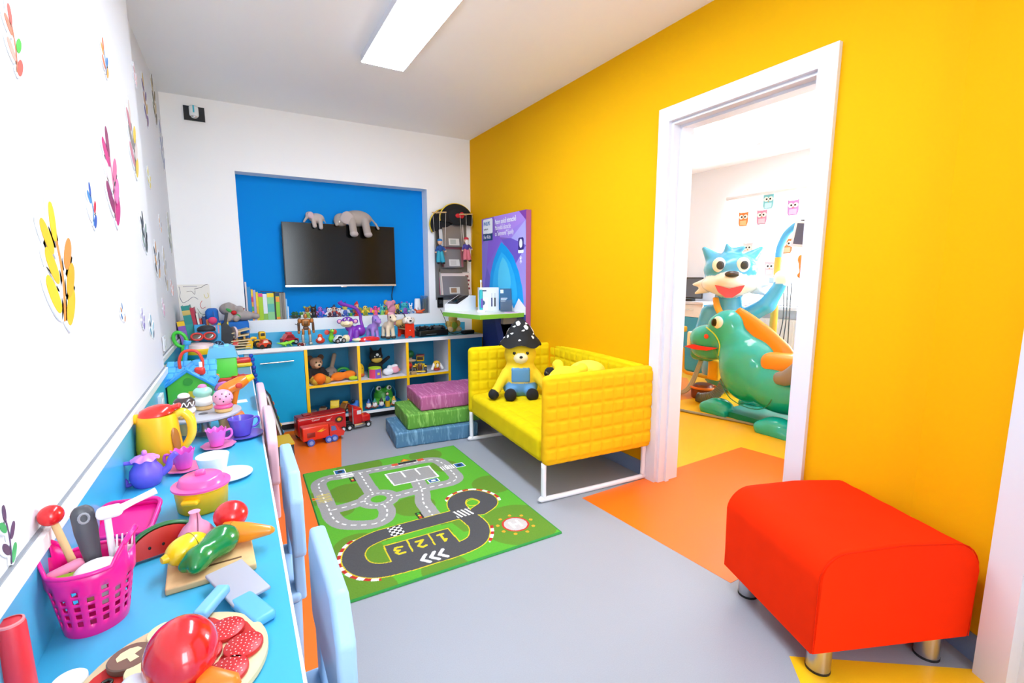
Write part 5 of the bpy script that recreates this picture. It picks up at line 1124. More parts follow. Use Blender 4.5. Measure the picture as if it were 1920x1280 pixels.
for i, (x, z) in enumerate(((-.02, .086), (.03, .09), (.0, .125))): solo('wooden_peg', cyl(.008, .026, n=14), M('d8b470', .5), ('left', 'right', 'upper')[i]+' wooden peg between the stacked boards', 'wooden peg', onc(x, 4.07, z-.02), (0, 0, 0), 'pegs in the board stack')
# rainbow drum, hammer, goggles, boat
t = thing('toy_drum', 'rainbow layered toy drum at the far table end', 'toy drum', on(-.232, 3.80), 0)
for n, pr, c in (('green_base', [(0, 0), (.052, 0), (.075, .06), (.085, .075), (0, .075)], '58b83c'), ('teal_band', [(0, .075), (.085, .075), (.098, .105), (0, .105)], '2aa8c0'), ('yellow_band', [(0, .105), (.098, .105), (.102, .118), (.10, .135), (.088, .142), (0, .142)], 'f4cc18'), ('drum_skin', [(0, .142), (.085, .142), (.075, .165), (.05, .176), (0, .18)], 'ecd4d4')): part(n, lathe(pr, 36), M(c, .35), t)
t = thing('toy_goggles', 'red toy goggles with black cap lying on drum', 'toy goggles', on(-.215, 3.79, .19), 10)
rd = M('c8281c', .3)
for s in (-1, 1): part('lens_ring', T(tube([(.032*cos(a), 0, .024*sin(a)) for a in np.linspace(0, 2*pi, 20, endpoint=False)], .007, 8, 1, True), (s*.036, -.02, .03), (-25, 0, 0)), rd, t, 180); part('lens', T(ell(.028, .003, .02), (s*.036, -.02, .03), (-25, 0, 0)), M('5a5248', .15), t)
part('strap', tube([(-.065, -.015, .02), (-.10, -.03, -.02), (-.12, -.05, -.05)], .008, 8), M('4a3a38', .6), t, 180)
t = thing('play_hat', 'black and blue toy cap behind the red goggles', 'toy cap', on(-.195, 3.84, .175), 0); part('crown', T(ell(.065, .05, .055), (0, 0, .04)), M('1e6a94', .5), t); part('top', T(ell(.055, .042, .03), (0, 0, .085)), M('22262c', .6), t); part('badge', T(tube([(.022*cos(a), 0, .012*sin(a)) for a in np.linspace(0, 2*pi, 14, endpoint=False)], .004, 6, 1, True), (.01, -.048, .05)), M('e8dc9c', .5), t, 180)
t = thing('toy_hammer', 'light blue plastic toy hammer leaning on the drum', 'toy hammer', on(-.322, 3.50, .0), rot=(-6, 10, 0)); part('shaft', tube([(0, 0, 0), (0, 0, .21)], [.014, .011], 12), M('4cb0ea', .35), t); part('head', T(lathe([(0, 0), (.018, 0), (.02, .004), (.02, .022), (.016, .026), (0, .026)], 18), (0, 0, .205)), M('4cb0ea', .35), t)
t = thing('toy_mask', 'bright green plastic toy frame against left wall', 'toy', on(-.335, 3.70, .0), 0)
part('loop', T(tube([(.032*cos(a), .0, .05*sin(a)) for a in np.linspace(0, 2*pi, 24, endpoint=False)], .011, 8, 1, True), (0, 0, .215), (0, -20, 0)), M('44c83c', .35), t, 180); part('stem', tube([(.0, 0, .0), (.005, 0, .08), (.012, 0, .165)], [.018, .013, .012], 10), M('44c83c', .35), t, 180)
t = thing('toy_boat', 'red and yellow toy boat at far end of table', 'toy boat', on(-.01, 3.72), 8)
part('hull', T(rbox(.14, .075, .03, .012), (0, 0, .015)), M('f0c41c', .3), t); part('deck', T(rbox(.13, .068, .035, .014), (0, 0, .046)), M('dc2a20', .3, coat=.3), t); part('cabin', T(rbox(.05, .04, .02, .008), (-.03, 0, .07)), M('e8b0b0', .3), t)
solo('toy_ball', ell(.03, .03, .03), M('d8dc8c', .4), 'pale yellow ball beside the blue toy hammer', 'ball', on(-.225, 3.57, .03))
solo('toy_disc', T(cyl(.034, .014), (0, 0, 0), (70, 0, 20)), M('d8342c', .35), 'red round toy disc leaning at the rainbow drum', 'toy', on(-.145, 3.62, .034))
solo('toy_plane', sdf_mesh([('c', (-.05, 0, .02), (.05, 0, .02), .014, .012, '2a80c0'), ('e', (0, 0, .024), (.02, .06, .007), '2a80c0')], 40, .01)[0], M('2a84c4', .35), 'blue toy aeroplane in front of rainbow drum', 'toy plane', on(-.20, 3.56, .07), (0, 0, 20), smooth=180)
# ================================================================ TOYS INSIDE THE SHELF CELLS
Z1, Z0 = .344, .078
t = thing('plush_bear', 'brown plush bear with red trousers in upper left cell', 'plush toy', (.525, 4.10, Z1), 14)
sculpt('body', [('e', (0, 0, .075), (.055, .045, .06), '1e1a1a'), ('e', (0, -.005, .045), (.06, .05, .04), 'b03020'), ('e', (0, -.01, .165), (.05, .045, .045), 'a4785c'), ('e', (-.045, .005, .205), (.026, .012, .026), '4a3428'), ('e', (.045, .005, .205), (.026, .012, .026), '4a3428'), ('e', (0, -.05, .15), (.026, .02, .02), 'd8b490'), ('c', (-.04, -.02, .03), (-.045, -.09, .028), .028, .03, 'd0a030'), ('c', (.04, -.02, .03), (.05, -.09, .028), .028, .03, 'd0a030'), ('c', (-.05, 0, .11), (-.07, -.03, .06), .016, .016, '1e1a1a'), ('c', (.05, 0, .11), (.075, -.03, .06), .016, .016, '1e1a1a')], t, 58, .014, .9, (500, .5, .001))
part('nose', T(ell(.010, .008, .008, 10, 8), (0, -.07, .156)), black_gl, t)
for s in (-1, 1): part('eye', T(ell(.005, .003, .007, 8, 6), (s*.017, -.053, .178)), black_gl, t)
t = thing('plush_mouse', 'taupe plush toy with one long upright ear', 'plush toy', (.645, 4.16, Z1), 0)
sculpt('body', [('e', (0, 0, .055), (.058, .05, .052), '8a7a70'), ('c', (.01, .01, .09), (.04, .02, .205), .016, .018, '9a8878'), ('e', (0, -.045, .045), (.02, .014, .014), '9a8a80')], t, 50, .014, .95, (600, .5, .001))
for s in (-1, 1): part('eye', T(ell(.004, .003, .004, 8, 6), (s*.02, -.044, .07)), black_gl, t)
t = thing('ring_rattle', 'green and blue toy ring at back of upper left cell', 'toy', (.755, 4.22, Z1), 0); part('ring', T(tube([(.05*cos(a), 0, .04+.035*sin(a)) for a in np.linspace(0, 2*pi, 24, endpoint=False)], .014, 10, 1, True)), M('34a83c', .4), t, 180); part('inner_ring', T(tube([(.026*cos(a), -.01, .04+.02*sin(a)) for a in np.linspace(0, 2*pi, 18, endpoint=False)], .008, 8, 1, True)), M('2070b8', .4), t, 180)
t = thing('plush_fish', 'orange plush toy with green tail in upper left cell', 'plush toy', (.735, 4.07, Z1), 8)
sculpt('body', [('e', (-.045, 0, .04), (.06, .04, .036), 'f07c18'), ('e', (.045, 0, .045), (.055, .038, .034), 'f07c18'), ('e', (.07, -.045, .018), (.045, .02, .015), 'b8d020'), ('c', (-.09, 0, .025), (-.14, -.03, .012), .012, .008, 'f08c30')], t, 56, .016, .9, (600, .4, .001))
solo('plush_ball', ell(.048, .046, .046), M('f27010', .9, bump=(600, .4, .001)), 'orange fabric ball at front of upper left cell', 'ball', (.535, 4.005, Z1+.047))
t = thing('plush_cat', 'black plush cat with one raised arm in middle cell', 'plush toy', (1.03, 4.16, Z1), 0)
bk = '16161a'
sculpt('body', [('e', (0, 0, .06), (.055, .045, .065), bk), ('e', (0, -.005, .165), (.058, .05, .055), bk), ('c', (-.035, 0, .205), (-.045, 0, .245), .018, .008, bk), ('c', (.035, 0, .205), (.045, 0, .235), .018, .008, bk), ('e', (0, -.035, .14), (.045, .025, .024), 'c8a448'), ('c', (.045, 0, .10), (.11, -.01, .15), .018, .014, bk), ('c', (-.045, 0, .10), (-.07, -.02, .05), .018, .016, bk)], t, 56, .012, .9, (500, .5, .001))
part('button', T(cyl(.012, .004, n=16), (0, -.052, .188), (80, 0, 0)), M('d8d8d8', .3), t)
for s in (-1, 1): part('eye', T(ell(.005, .003, .006, 8, 6), (s*.022, -.052, .172)), M('e8e8e0', .3), t)
figure('toy_ball', 'yellow egg-shaped soft toy at left of middle cell', .885, 4.14, Z1, [('e', (0, 0, .062), (.034, .034, .058), 'e8b824'), ('e', (0, -.006, .02), (.036, .034, .02), 'd86428')], .12, .008, [(-.012, -.032, .08), (.012, -.032, .08)], group='middle cell toys', cat_='soft toy')
t = thing('toy_drum', 'fabric drum with lime top and orange and purple sides', 'toy drum', (.99, 4.055, Z1), 20)
part('top', T(cyl(.052, .012, n=32), (0, 0, .078)), M('b4dc20', .8), t)
for k, c in enumerate(('f07820', '8a68c8', '38a860', 'e04070', '7c5cc0', 'f0a020')):
    a0 = 2*pi*k/6; pl = [(0.0, 0.0)]+[(.055*cos(a0+i*pi/24*8/6*.75), .055*sin(a0+i*pi/24*8/6*.75)) for i in range(9)]
    pl = [(0, 0)]+[(.056*cos(a0+pi/3*i/6), .056*sin(a0+pi/3*i/6)) for i in range(7)]; part('side_panel', prism(pl, .078), M(c, .8), t, 60)
part('patch', T(rbox(.024, .004, .022, .0015), (.0, -.0555, .038)), M('f0d030', .8), t)
t = thing('plush_dog', 'white and pink plush toy lying in middle cell', 'plush toy', (1.145, 4.10, Z1), 10)
sculpt('body', [('e', (-.03, 0, .032), (.05, .034, .032), 'e6e8ee'), ('e', (.035, -.005, .045), (.036, .032, .034), 'e6a0b0'), ('e', (-.02, -.01, .07), (.02, .018, .02), 'e8eaf0'), ('e', (.07, 0, .035), (.02, .018, .016), 'e88830'), ('e', (.03, -.01, .08), (.03, .014, .012), 'ececf0')], t, 44, .012, .9, (600, .4, .001))
t = thing('toy_hotrod', 'yellow vintage toy car in upper right cell', 'toy car', (1.415, 4.10, Z1), 68)
yc = M('ecc41c', .3, coat=.3)
part('hood', T(rbox(.10, .06, .055, .02), (-.03, 0, .055)), yc, t); part('cab', T(rbox(.06, .07, .05, .012), (.045, 0, .115)), yc, t); part('windscreen', T(rbox(.006, .056, .03, .002), (.014, 0, .12)), M('30261c', .2), t); part('roof', T(rbox(.07, .078, .012, .005), (.045, 0, .146)), M('8a3a2c', .4), t); part('grille', T(ell(.006, .022, .036), (-.082, 0, .055)), M('6a4a3c', .25, .5), t); part('bumper', T(rbox(.012, .10, .012, .005), (-.085, 0, .018)), yc, t)
for s in (-1, 1): part('fender', T(rbox(.075, .026, .016, .007), (-.04, s*.05, .055), (0, 14, 0)), yc, t); part('headlamp', T(ell(.010, .010, .010, 12, 8), (-.07, s*.036, .078)), yc, t)
wheels(t, [(-.05, -.052, .028), (-.05, .052, .028), (.05, -.045, .03), (.05, .045, .03)], .028, .02, hub='d8c8a0')
t = thing('toy_ball_green', 'dark green round toy behind yellow vintage car', 'toy', (1.345, 4.17, Z1), 0); sculpt('body', [('e', (0, 0, .16), (.036, .034, .034), '1a6a38'), ('c', (0, 0, .0), (.005, 0, .14), .016, .012, 'c8a890'), ('e', (.01, -.02, .10), (.04, .014, .014), 'd8b898')], t, 42, .01, .4)
t.name = 'toy_figure'
figure('toy_figure', 'red capped round toy at left of vintage car', 1.295, 4.06, Z1, [('e', (0, 0, .075), (.032, .03, .028), 'c82420'), ('e', (0, 0, .03), (.026, .024, .03), '2a2c3c'), ('e', (.02, -.02, .012), (.03, .02, .012), 'e8dcd4')], .1, group='upper right cell toys', cat_='toy')
figure('toy_figure', 'yellow round toy with red feet at right of cell', 1.565, 4.08, Z1, [('e', (0, 0, .055), (.036, .034, .038), 'e8b820'), ('e', (0, -.01, .012), (.034, .028, .014), 'a8281c'), ('c', (-.03, -.01, .06), (-.05, -.02, .02), .012, .014, 'ece8e4'), ('c', (.03, -.01, .06), (.05, -.02, .02), .012, .014, 'ece8e4'), ('e', (0, -.03, .05), (.012, .008, .018), 'f4ecd8')], .1, .006, [(-.012, -.033, .072), (.012, -.033, .072)], group='upper right cell toys', cat_='toy')
solo('toy_box', rbox(.05, .035, .03, .004, (0, 0, .015)), M('b89868', .6), 'small tan box in front of red capped toy', 'box', (1.315, 4.0, Z1), (0, 0, 12))
# lower cells
car('toy_car', 'dark grey toy car at left of lower left cell', (.475, 4.03, Z0), 80, .10, .055, .06, '3a3c40', group='cars in lower left cell')
car('toy_car', 'brown toy car in the lower left cell', (.555, 4.04, Z0), 70, .09, .06, .065, '7a5a3c', group='cars in lower left cell', roof='2a2420')
car('toy_truck', 'yellow boxy toy truck in lower left cell', (.655, 4.08, Z0), 75, .11, .07, .105, 'e0c020', group='cars in lower left cell', cat_='toy truck')
car('toy_truck', 'olive toy truck with orange load in lower left cell', (.735, 4.06, Z0), 40, .09, .06, .075, '8a5a2c', roof='d8981c', group='cars in lower left cell', cat_='toy truck')
figure('toy_figure', 'blue round toy with big eyes in lower left cell', .80, 4.04, Z0, [('e', (0, 0, .035), (.036, .03, .034), '1c62b8'), ('e', (-.01, -.01, .085), (.016, .015, .016), '20242c'), ('e', (.024, 0, .06), (.02, .02, .03), '2a70c0')], .1, .006, [(-.016, -.026, .09), (-.002, -.026, .09)], group='cars in lower left cell', cat_='toy')
figure('toy_frog', 'tiny lime green toy frog at the shelf front edge', .795, 3.995, Z0, [('e', (0, 0, .014), (.022, .016, .014), '6cc42c'), ('e', (-.008, -.006, .026), (.006, .006, .006), '6cc42c'), ('e', (.008, -.006, .026), (.006, .006, .006), '6cc42c')], .03, .004, group='cars in lower left cell', cat_='toy')
t = thing('toy_frog', 'big green toy frog with bulging eyes in lower middle cell', 'toy animal', (1.085, 4.17, Z0), -6)
gf = '3c9a2c'
sculpt('body', [('e', (0, 0, .07), (.085, .07, .068), gf), ('e', (0, -.03, .035), (.095, .06, .03), '5cbc34'), ('e', (-.045, -.02, .135), (.03, .03, .032), gf), ('e', (.045, -.02, .135), (.03, .03, .032), gf), ('e', (-.075, -.05, .014), (.03, .04, .014), '4cac34'), ('e', (.075, -.05, .014), (.03, .04, .014), '4cac34')], t, 54, .02, .35)
for s in (-1, 1): part('eyeball', T(ell(.022, .014, .022), (s*.045, -.04, .145)), M('ecece8', .2), t); part('pupil', T(ell(.011, .005, .012, 12, 8), (s*.045+.004, -.052, .147)), black_gl, t)
part('carry_loop', tube([(-.10, .0, .01), (-.108, 0, .09), (-.08, 0, .15)], .004, 8), M('3a8ac0', .4), t, 180); part('carry_loop', tube([(.10, .0, .01), (.108, 0, .09), (.08, 0, .15)], .004, 8), M('3a8ac0', .4), t, 180)
for i, (x, c, cap) in enumerate(((.915, '8a1c24', '2a5aa8'), (.968, '8a5a34', '2a8a7c'), (1.025, '1c4a8a', '1c2a2c'), (1.135, 'a85a24', 'e0b028'))):
    figure('garden_gnome', ('white-bearded gnome figurine with blue cap, leftmost of four', 'white-bearded gnome figurine with teal cap', 'white-bearded gnome figurine with black cap', 'white-bearded gnome figurine with yellow cap')[i], x, 4.015, Z0,
        [('e', (0, 0, .022), (.022, .018, .022), c), ('e', (0, -.002, .05), (.019, .017, .018), 'e4b49c'), ('e', (0, -.012, .04), (.018, .012, .02), 'eee8e4'), ('c', (0, 0, .062), (.004, .004, .088), .017, .004, cap), ('c', (-.018, 0, .03), (-.026, -.01, .02), .007, .007, c), ('c', (.018, 0, .03), (.026, -.01, .02), .007, .007, c)], .09, .005, [(-.006, -.018, .055), (.006, -.018, .055)], group='gnome figurines in lower middle cell')
t = thing('toy_doll', 'small doll figurine in blue top on yellow stand', 'figurine', (1.085, 4.035, Z0), 0); part('stand', lathe([(0, 0), (.024, 0), (.018, .05), (0, .052)], 20), M('e0ac1c', .4), t); sculpt('figure', [('c', (0, 0, .05), (0, 0, .085), .013, .011, '1c4c8c'), ('e', (0, -.002, .112), (.011, .011, .013), 'e4b8a0'), ('e', (0, .003, .116), (.013, .012, .013), '1c1614'), ('c', (-.01, 0, .088), (-.018, -.008, .065), .005, .004, '2a60a8'), ('c', (.01, 0, .088), (.018, -.008, .065), .005, .004, '2a60a8')], t, 36, .004, .4)
# ================================================================ TRUCKS ON THE FLOOR
tr = M('c41a1c', .25, coat=.4); trd = M('8e1216', .3)
t = thing('toy_lorry', 'long red toy lorry with trailer in front of shelf', 'toy truck', (.315, 3.735, 0), 11)
part('trailer', T(rbox(.36, .10, .135, .006), (.18, 0, .10)), tr, t); part('trailer_roof', T(rbox(.355, .095, .012, .004), (.18, 0, .172)), trd, t); part('roof_hatch', T(rbox(.06, .05, .012, .004), (.08, 0, .182)), trd, t); part('stripe', bb(.01, .35, -.0512, -.0505, .155, .158), M('f0e8e4', .4), t, 0)
part('side_badge', T(ell(.032, .001, .026), (.305, -.0505, .11)), M('54281c', .4), t); part('badge_center', T(ell(.016, .0014, .013), (.305, -.0512, .11)), M('d8a424', .4), t)
text('side_lettering', 'Consul', .020, M('f4ece8', .4), t, (.10, -.0514, .135), (90, 0, 0))
part('flash', T(prism([(0, 0), (.02, .012), (.018, .004), (.05, .022), (.03, .008), (.034, .0), (.012, -.004)], .0006), (.205, -.0508, .12), (90, 0, 0)), M('f0dcd8', .4), t, 0)
part('coupling', T(rbox(.10, .05, .02, .004), (.40, 0, .045)), black, t)
cb = part('cab', T(rbox(.075, .10, .125, .010), (.455, 0, .105)), M('d01c1c', .25, coat=.4), t); part('hood', T(rbox(.075, .085, .058, .014), (.53, 0, .072)), M('d01c1c', .25, coat=.4), t)
part('roof_fairing', T(prism([(-.04, 0), (.03, 0), (-.04, .025)], .09), (.455, .045, .165), (90, 0, 0)), M('d01c1c', .25), t, 0); part('windscreen', T(rbox(.004, .08, .035, .002, m=1), (.493, 0, .135)), M('20242c', .2), t); part('side_window', T(rbox(.035, .003, .032, .001, m=1), (.468, -.0505, .135)), M('e0d8d8', .2), t); part('grille', T(rbox(.006, .06, .04, .002), (.569, 0, .068)), chrome, t)
part('fuel_tank', T(cyl(.016, .07, n=16), (.42, -.052, .032), (0, 90, 0)), chrome, t); part('step', T(rbox(.05, .012, .02, .004), (.49, -.052, .03)), chrome, t); part('exhaust', tube([(.414, -.052, .05), (.414, -.052, .19)], .005, 8), chrome, t); part('bumper', T(rbox(.012, .095, .022, .004), (.57, 0, .028)), chrome, t)
wheels(t, [(a, s*.046, .023) for a in (.03, .075, .335, .385, .54) for s in (-1, 1)], .023, .018, hub='d8d8dc')
t = thing('toy_truck', 'orange-red toy truck with blue wheels on orange floor', 'toy truck', (.325, 3.575, 0), 8)
orr = M('e0341c', .28, coat=.3)
part('box_body', T(rbox(.185, .085, .10, .008), (.10, 0, .09)), orr, t); part('side_recess', T(rbox(.055, .003, .035, .001, m=1), (.065, -.0432, .082)), M('8a241c', .4), t); part('emblem', T(prism([(0, 0), (.05, .02), (.035, .004), (.07, .008), (.03, -.008)], .0006), (.105, -.0428, .10), (90, 0, 0)), M('e8b428', .4), t, 0)
part('cab', T(prism([(0, .02), (.10, .02), (.11, .05), (.075, .065), (.05, .115), (0, .12)], .085), (.195, .0425, .015), (90, 0, 0)), M('d83020', .28, coat=.3), t, 25); part('cab_window', T(prism([(.012, .07), (.052, .07), (.04, .105), (.012, .105)], .0006), (.195, -.0427, .015), (90, 0, 0)), M('5a70a8', .2), t, 0)
wheels(t, [(a, s*.044, .026) for a in (.06, .185) for s in (-1, 1)]+[(.225, s*.044, .028) for s in (-1, 1)], .026, .018, '3a5cb8', '88a8e0')
# boards leaning behind the chairs
t = thing('magnet_board', 'narrow white board with coloured magnets leaning by cabinet', 'board', (.215, 3.73, 0), rot=(0, -13, 6))
part('panel', bb(-.012, .0, -.20, .20, .0, .42), M('e8e8ea', .4), t, 0); part('frame', bb(.0, .012, -.205, .205, .0, .425), M('2a2c30', .5), t, 0)
for k, c in enumerate(('e0307c', '3aa0d8', 'e8c02c', '38a84c', '7a48b0', 'e05c28')): part('magnet', T(rbox(.008, .03, .02, .003), (.0155, -.17, .08+.055*k)), M(c, .4), t)
t = thing('toy_crate', 'dark toy crate with yellow edge behind pink chairs', 'crate', (.20, 3.36, 0), 4)
part('crate_body', bb(-.06, .05, -.10, .10, .0, .13), M('3c4048', .5), t, 0); part('crate_rim', bb(-.064, .054, -.104, .104, .13, .142), M('e0b81c', .5), t, 0)
t = thing('toy_chain', 'dark blue linked plastic toy hanging at the table corner', 'toy', (.092, 3.955, .40), 0)
for k in range(8): part('link', T(rbox(.026, .02, .026, .007), (-.03+.006*k*.5+(.006 if k % 2 else 0), -.008*(8-k)*.3, .232-.03*k)), M('1846b8', .35), t)

# ================================================================ POSTER, SHELF AND RACK IN THE FAR RIGHT CORNER
PX, PY0, PY1, PH = 2.035, 3.265, 4.05, 1.738
t = thing('advert_board', 'tall purple toothbrush advertising board against yellow wall', 'poster', (PX, PY1, 0), -90)
# local x runs along the board from its far edge, local y points into the wall, local z is up
PW = PY1-PY0
part('board', bb(0, PW, .0, .046, 0, PH), M('8a64c0', .4), t, 0)
part('board_edge', bb(PW-.0005, PW+.001, .0, .046, 0, PH), M('a85a8c', .45), t, 0)
def facet(pts, c, d=.0006): part('printed_facet', T(prism(pts, .0003), (0, -d, 0), (90, 0, 0)), M(tuple(min(.95, q*1.25) for q in lin(c)), .4, spec=.25), t, 0)
V_ = lambda u, v: (u*PW, v)
for pts, c in (([(0, 1.738), (.30, 1.738), (.18, 1.60), (0, 1.50)], '7d55b8'), ([(.30, 1.738), (.86, 1.738), (.99, 1.66), (.45, 1.55)], 'a57fd2'), ([(.86, 1.738), (1, 1.738), (1, 1.66)], '7a3a98'), ([(.18, 1.60), (.45, 1.55), (.48, 1.53), (.12, 1.30)], '8058c0'),
    ([(.45, 1.55), (.99, 1.66), (.70, 1.53)], '9a7cd0'), ([(.70, 1.53), (.99, 1.66), (1, 1.46)], 'a9a0dc'), ([(.48, 1.53), (.70, 1.53), (1, 1.46), (.80, 1.32)], '6c55b8'), ([(.12, 1.30), (.48, 1.53), (.80, 1.32), (.40, 1.0)], '7b64c4'), ([(1, 1.46), (1, .9), (.80, 1.32)], '9c8cd6'), ([(.80, 1.32), (1, .9), (.40, 1.0)], '7c6ac8'),
    ([(0, 1.50), (.18, 1.60), (.12, 1.30), (0, .95)], '7c6cc0'), ([(0, .95), (.12, 1.30), (.40, 1.0), (.30, .85)], '6a5ab4'), ([(0, .95), (.3, .85), (.55, .3), (0, .2)], '2a3c80'), ([(.3, .85), (1, .9), (1, .4), (.55, .3)], '3a4a94'), ([(.45, .80), (.72, .86), (.62, .55)], '6a74a8'), ([(0, .2), (.55, .3), (1, .4), (1, 0), (0, 0)], '34468c')):
    facet([V_(*p) for p in pts], c)
# plain blue pointed drop in place of the printed figure, white crystals below
drop = [(.48, 1.507), (.40, 1.45), (.30, 1.36), (.22, 1.24), (.19, 1.12), (.18, .98), (.22, .90), (.90, .90), (.96, 1.0), (.93, 1.12), (.86, 1.25), (.74, 1.38), (.60, 1.46)]
facet([V_(*p) for p in drop], '1497dc', .0012); facet([V_(.5+(u-.5)*.72, 1.2+(v-1.2)*.72) for u, v in drop], '2cabe6', .0016); facet([V_(.52+(u-.5)*.38, 1.24+(v-1.2)*.45) for u, v in drop], '52c0ee', .002)
facet([V_(*p) for p in [(.62, .90), (.70, .98), (.76, .94), (.86, 1.03), (1, .96), (1, .9)]], 'e6e4f4', .0024)
facet([V_(*p) for p in rrect(.24, .135, .02, 4, (.155, 1.662))], 'eef2f6', .0016); facet([V_(*p) for p in [(.035, 1.60), (.275, 1.60), (.275, 1.535), (.035, 1.535)]], '123a66', .0016)
wtx = M('f6f4fa', .5)
text('logo_lettering', 'PHILIPS', .047, M('2a70b4', .5), t, (.042, -.0024, 1.672), (90, 0, 0), sx=.82, bold=.0008); text('logo_lettering', 'sonicare', .026, M('1c2a3c', .5), t, (.045, -.0024, 1.632), (90, 0, 0), sx=.95)
text('logo_lettering', 'For Kids', .047, wtx, t, (.040, -.0024, 1.553), (90, 0, 0), sx=.86)
text('headline_lettering', 'Putere sonică interactivă', .058, wtx, t, (.262, -.0024, 1.668), (90, 0, 0), sx=.62, bold=.0012)
text('headline_lettering', 'Mai multă distracție', .058, wtx, t, (.262, -.0024, 1.617), (90, 0, 0), sx=.60)
text('headline_lettering', 'cu "antrenorul" Sparkly', .058, wtx, t, (.262, -.0024, 1.566), (90, 0, 0), sx=.60)
facet([V_(*p) for p in rrect(.11, .10, .02, 4, (.90, 1.475))], '3a2c74', .0016); facet([V_(*p) for p in ngon(1, 20, .032, .036, (.90, 1.478))], 'f0eef6', .002); facet([V_(*p) for p in rrect(.11, .03, .012, 4, (.90, 1.415))], 'f0eef6', .0016)
part('wireless_symbol', T(tube([(-.014, 0, .018), (.014, 0, -.016), (0, 0, -.034), (0, 0, .034), (.014, 0, .016), (-.014, 0, -.018)], .0028, 6, 1), (.90*PW, -.002, 1.345)), wtx, t)
# green shelf board fixed to the advertising board
ZS = .917
t = thing('corner_shelf', 'bright green floating display shelf in the right corner', 'shelf', (0, 0, ZS))
poly = [(1.61, 3.25), (2.03, 3.285), (2.03, 4.08), (1.72, 4.12), (1.49, 3.71)]
part('shelf_board', prism(poly, .034, -.036), M('74b83c', .35), t, 0); part('shelf_top', prism([(x*.998+.003, y*.999+.003) for x, y in poly], .0018, -.002), M('e6eee0', .25), t, 0)
part('bracket', bb(1.90, 2.03, 3.40, 3.44, -.10, -.036), M('9a948c', .4), t, 0)
t = thing('tablet_stand', 'white wedge display stand with dark tablet on green shelf', 'display stand', (1.70, 3.80, ZS), 25)
part('stand_body', T(prism([(-.13, 0), (.11, 0), (.11, .125), (.05, .13), (-.13, .055)], .15), (0, .075, 0), (90, 0, 0)), M('eef0f2', .35), t, 20)
part('tablet', T(rbox(.165, .115, .008, .003), (-.04, 0, .0955), (0, -22.6, 0)), M('14161a', .15), t)
t = thing('toothbrush', 'turquoise and white electric toothbrush standing on green shelf', 'toothbrush', (1.745, 3.50, ZS), 0)
part('charger_base', lathe([(0, 0), (.036, 0), (.036, .014), (.028, .02), (0, .02)], 24), wht, t); part('handle', T(lathe([(0, 0), (.014, 0), (.016, .05), (.015, .15), (.011, .165), (0, .168)], 20), (0, 0, .02)), M('28b4c0', .3), t); part('handle_print', T(rbox(.02, .004, .075, .0015), (0, -.0145, .075)), M('6a5cb8', .4), t); part('brush_neck', tube([(0, 0, .18), (0, 0, .25)], [.006, .004], 8), wht, t); part('bristles', T(rbox(.012, .014, .022, .004), (0, 0, .255)), M('d8f0ec', .6), t)
t = thing('product_box', 'white product box picturing two dark toothbrushes', 'box', (1.88, 3.63, ZS), -14)
part('carton', bb(-.085, .085, -.035, .035, 0, .20), M('e6eaee', .4), t, 0); part('side_label', bb(-.083, -.01, -.0358, -.0352, .005, .115), M('f4f6f6', .4), t, 0); part('seal_print', T(cyl(.022, .0008, n=24), (-.06, -.0358, .07), (90, 0, 0)), M('2c5484', .4), t); part('caption_band', bb(-.08, -.025, -.0358, -.0352, .168, .178), M('3a5060', .4), t, 0)
for x, c in ((.022, '2a3470'), (.05, '26282c')): q = part('brush_print', T(rbox(.012, .0012, .075, .0005, m=1), (x, -.0358, .075)), M(c, .4), t); part('neck_print', T(rbox(.003, .0012, .04, .0005, m=1), (x, -.0358, .132)), M('8a9098', .4), q)
t = thing('brochure_holder', 'clear holder with dark blue brochures on green shelf', 'brochure holder', (1.965, 3.46, ZS), -16)
part('brochure', T(bb(-.05, .05, -.002, .002, 0, .19), (0, .012, .004), (-8, 0, 0)), M('145a84', .4), t, 0); part('brochure_print', T(bb(-.046, -.02, -.003, -.002, .15, .18), (0, .012, .004), (-8, 0, 0)), M('d8ecf4', .4), t, 0)
for k in range(3): part('text_line', T(bb(-.044, .012-.008*k, -.003, -.002, .105-.012*k, .11-.012*k), (0, .012, .004), (-8, 0, 0)), M('d8ecf4', .4), t, 0)
part('front_pane', T(bb(-.055, .055, -.0015, .0015, 0, .10), (0, -.012, 0), (-8, 0, 0)), M('e8f2f6', .05, trans=.9, alpha=.4), t, 0); part('foot', bb(-.055, .055, -.05, .02, 0, .003), M('e8f2f6', .05, trans=.8, alpha=.6), t, 0)
solo('leaflet', prism([(-.06, -.04), (.06, -.04), (.05, .04), (-.05, .04)], .0012), M('d8a8d8', .5), 'small pink and lilac leaflet lying on green shelf', 'leaflet', (1.955, 3.37, ZS), (0, 0, -20), smooth=0)
# wall socket below the shelf
t = thing('wall_socket', 'black cable outlet on white wall beside green shelf', 'socket', (1.74, YB, .955)); part('plate', bb(-.03, .03, -.012, 0, -.05, .05), black, t, 0); part('plug', T(rbox(.035, .03, .035, .008), (0, -.025, 0)), M('2a2a2c', .5), t)
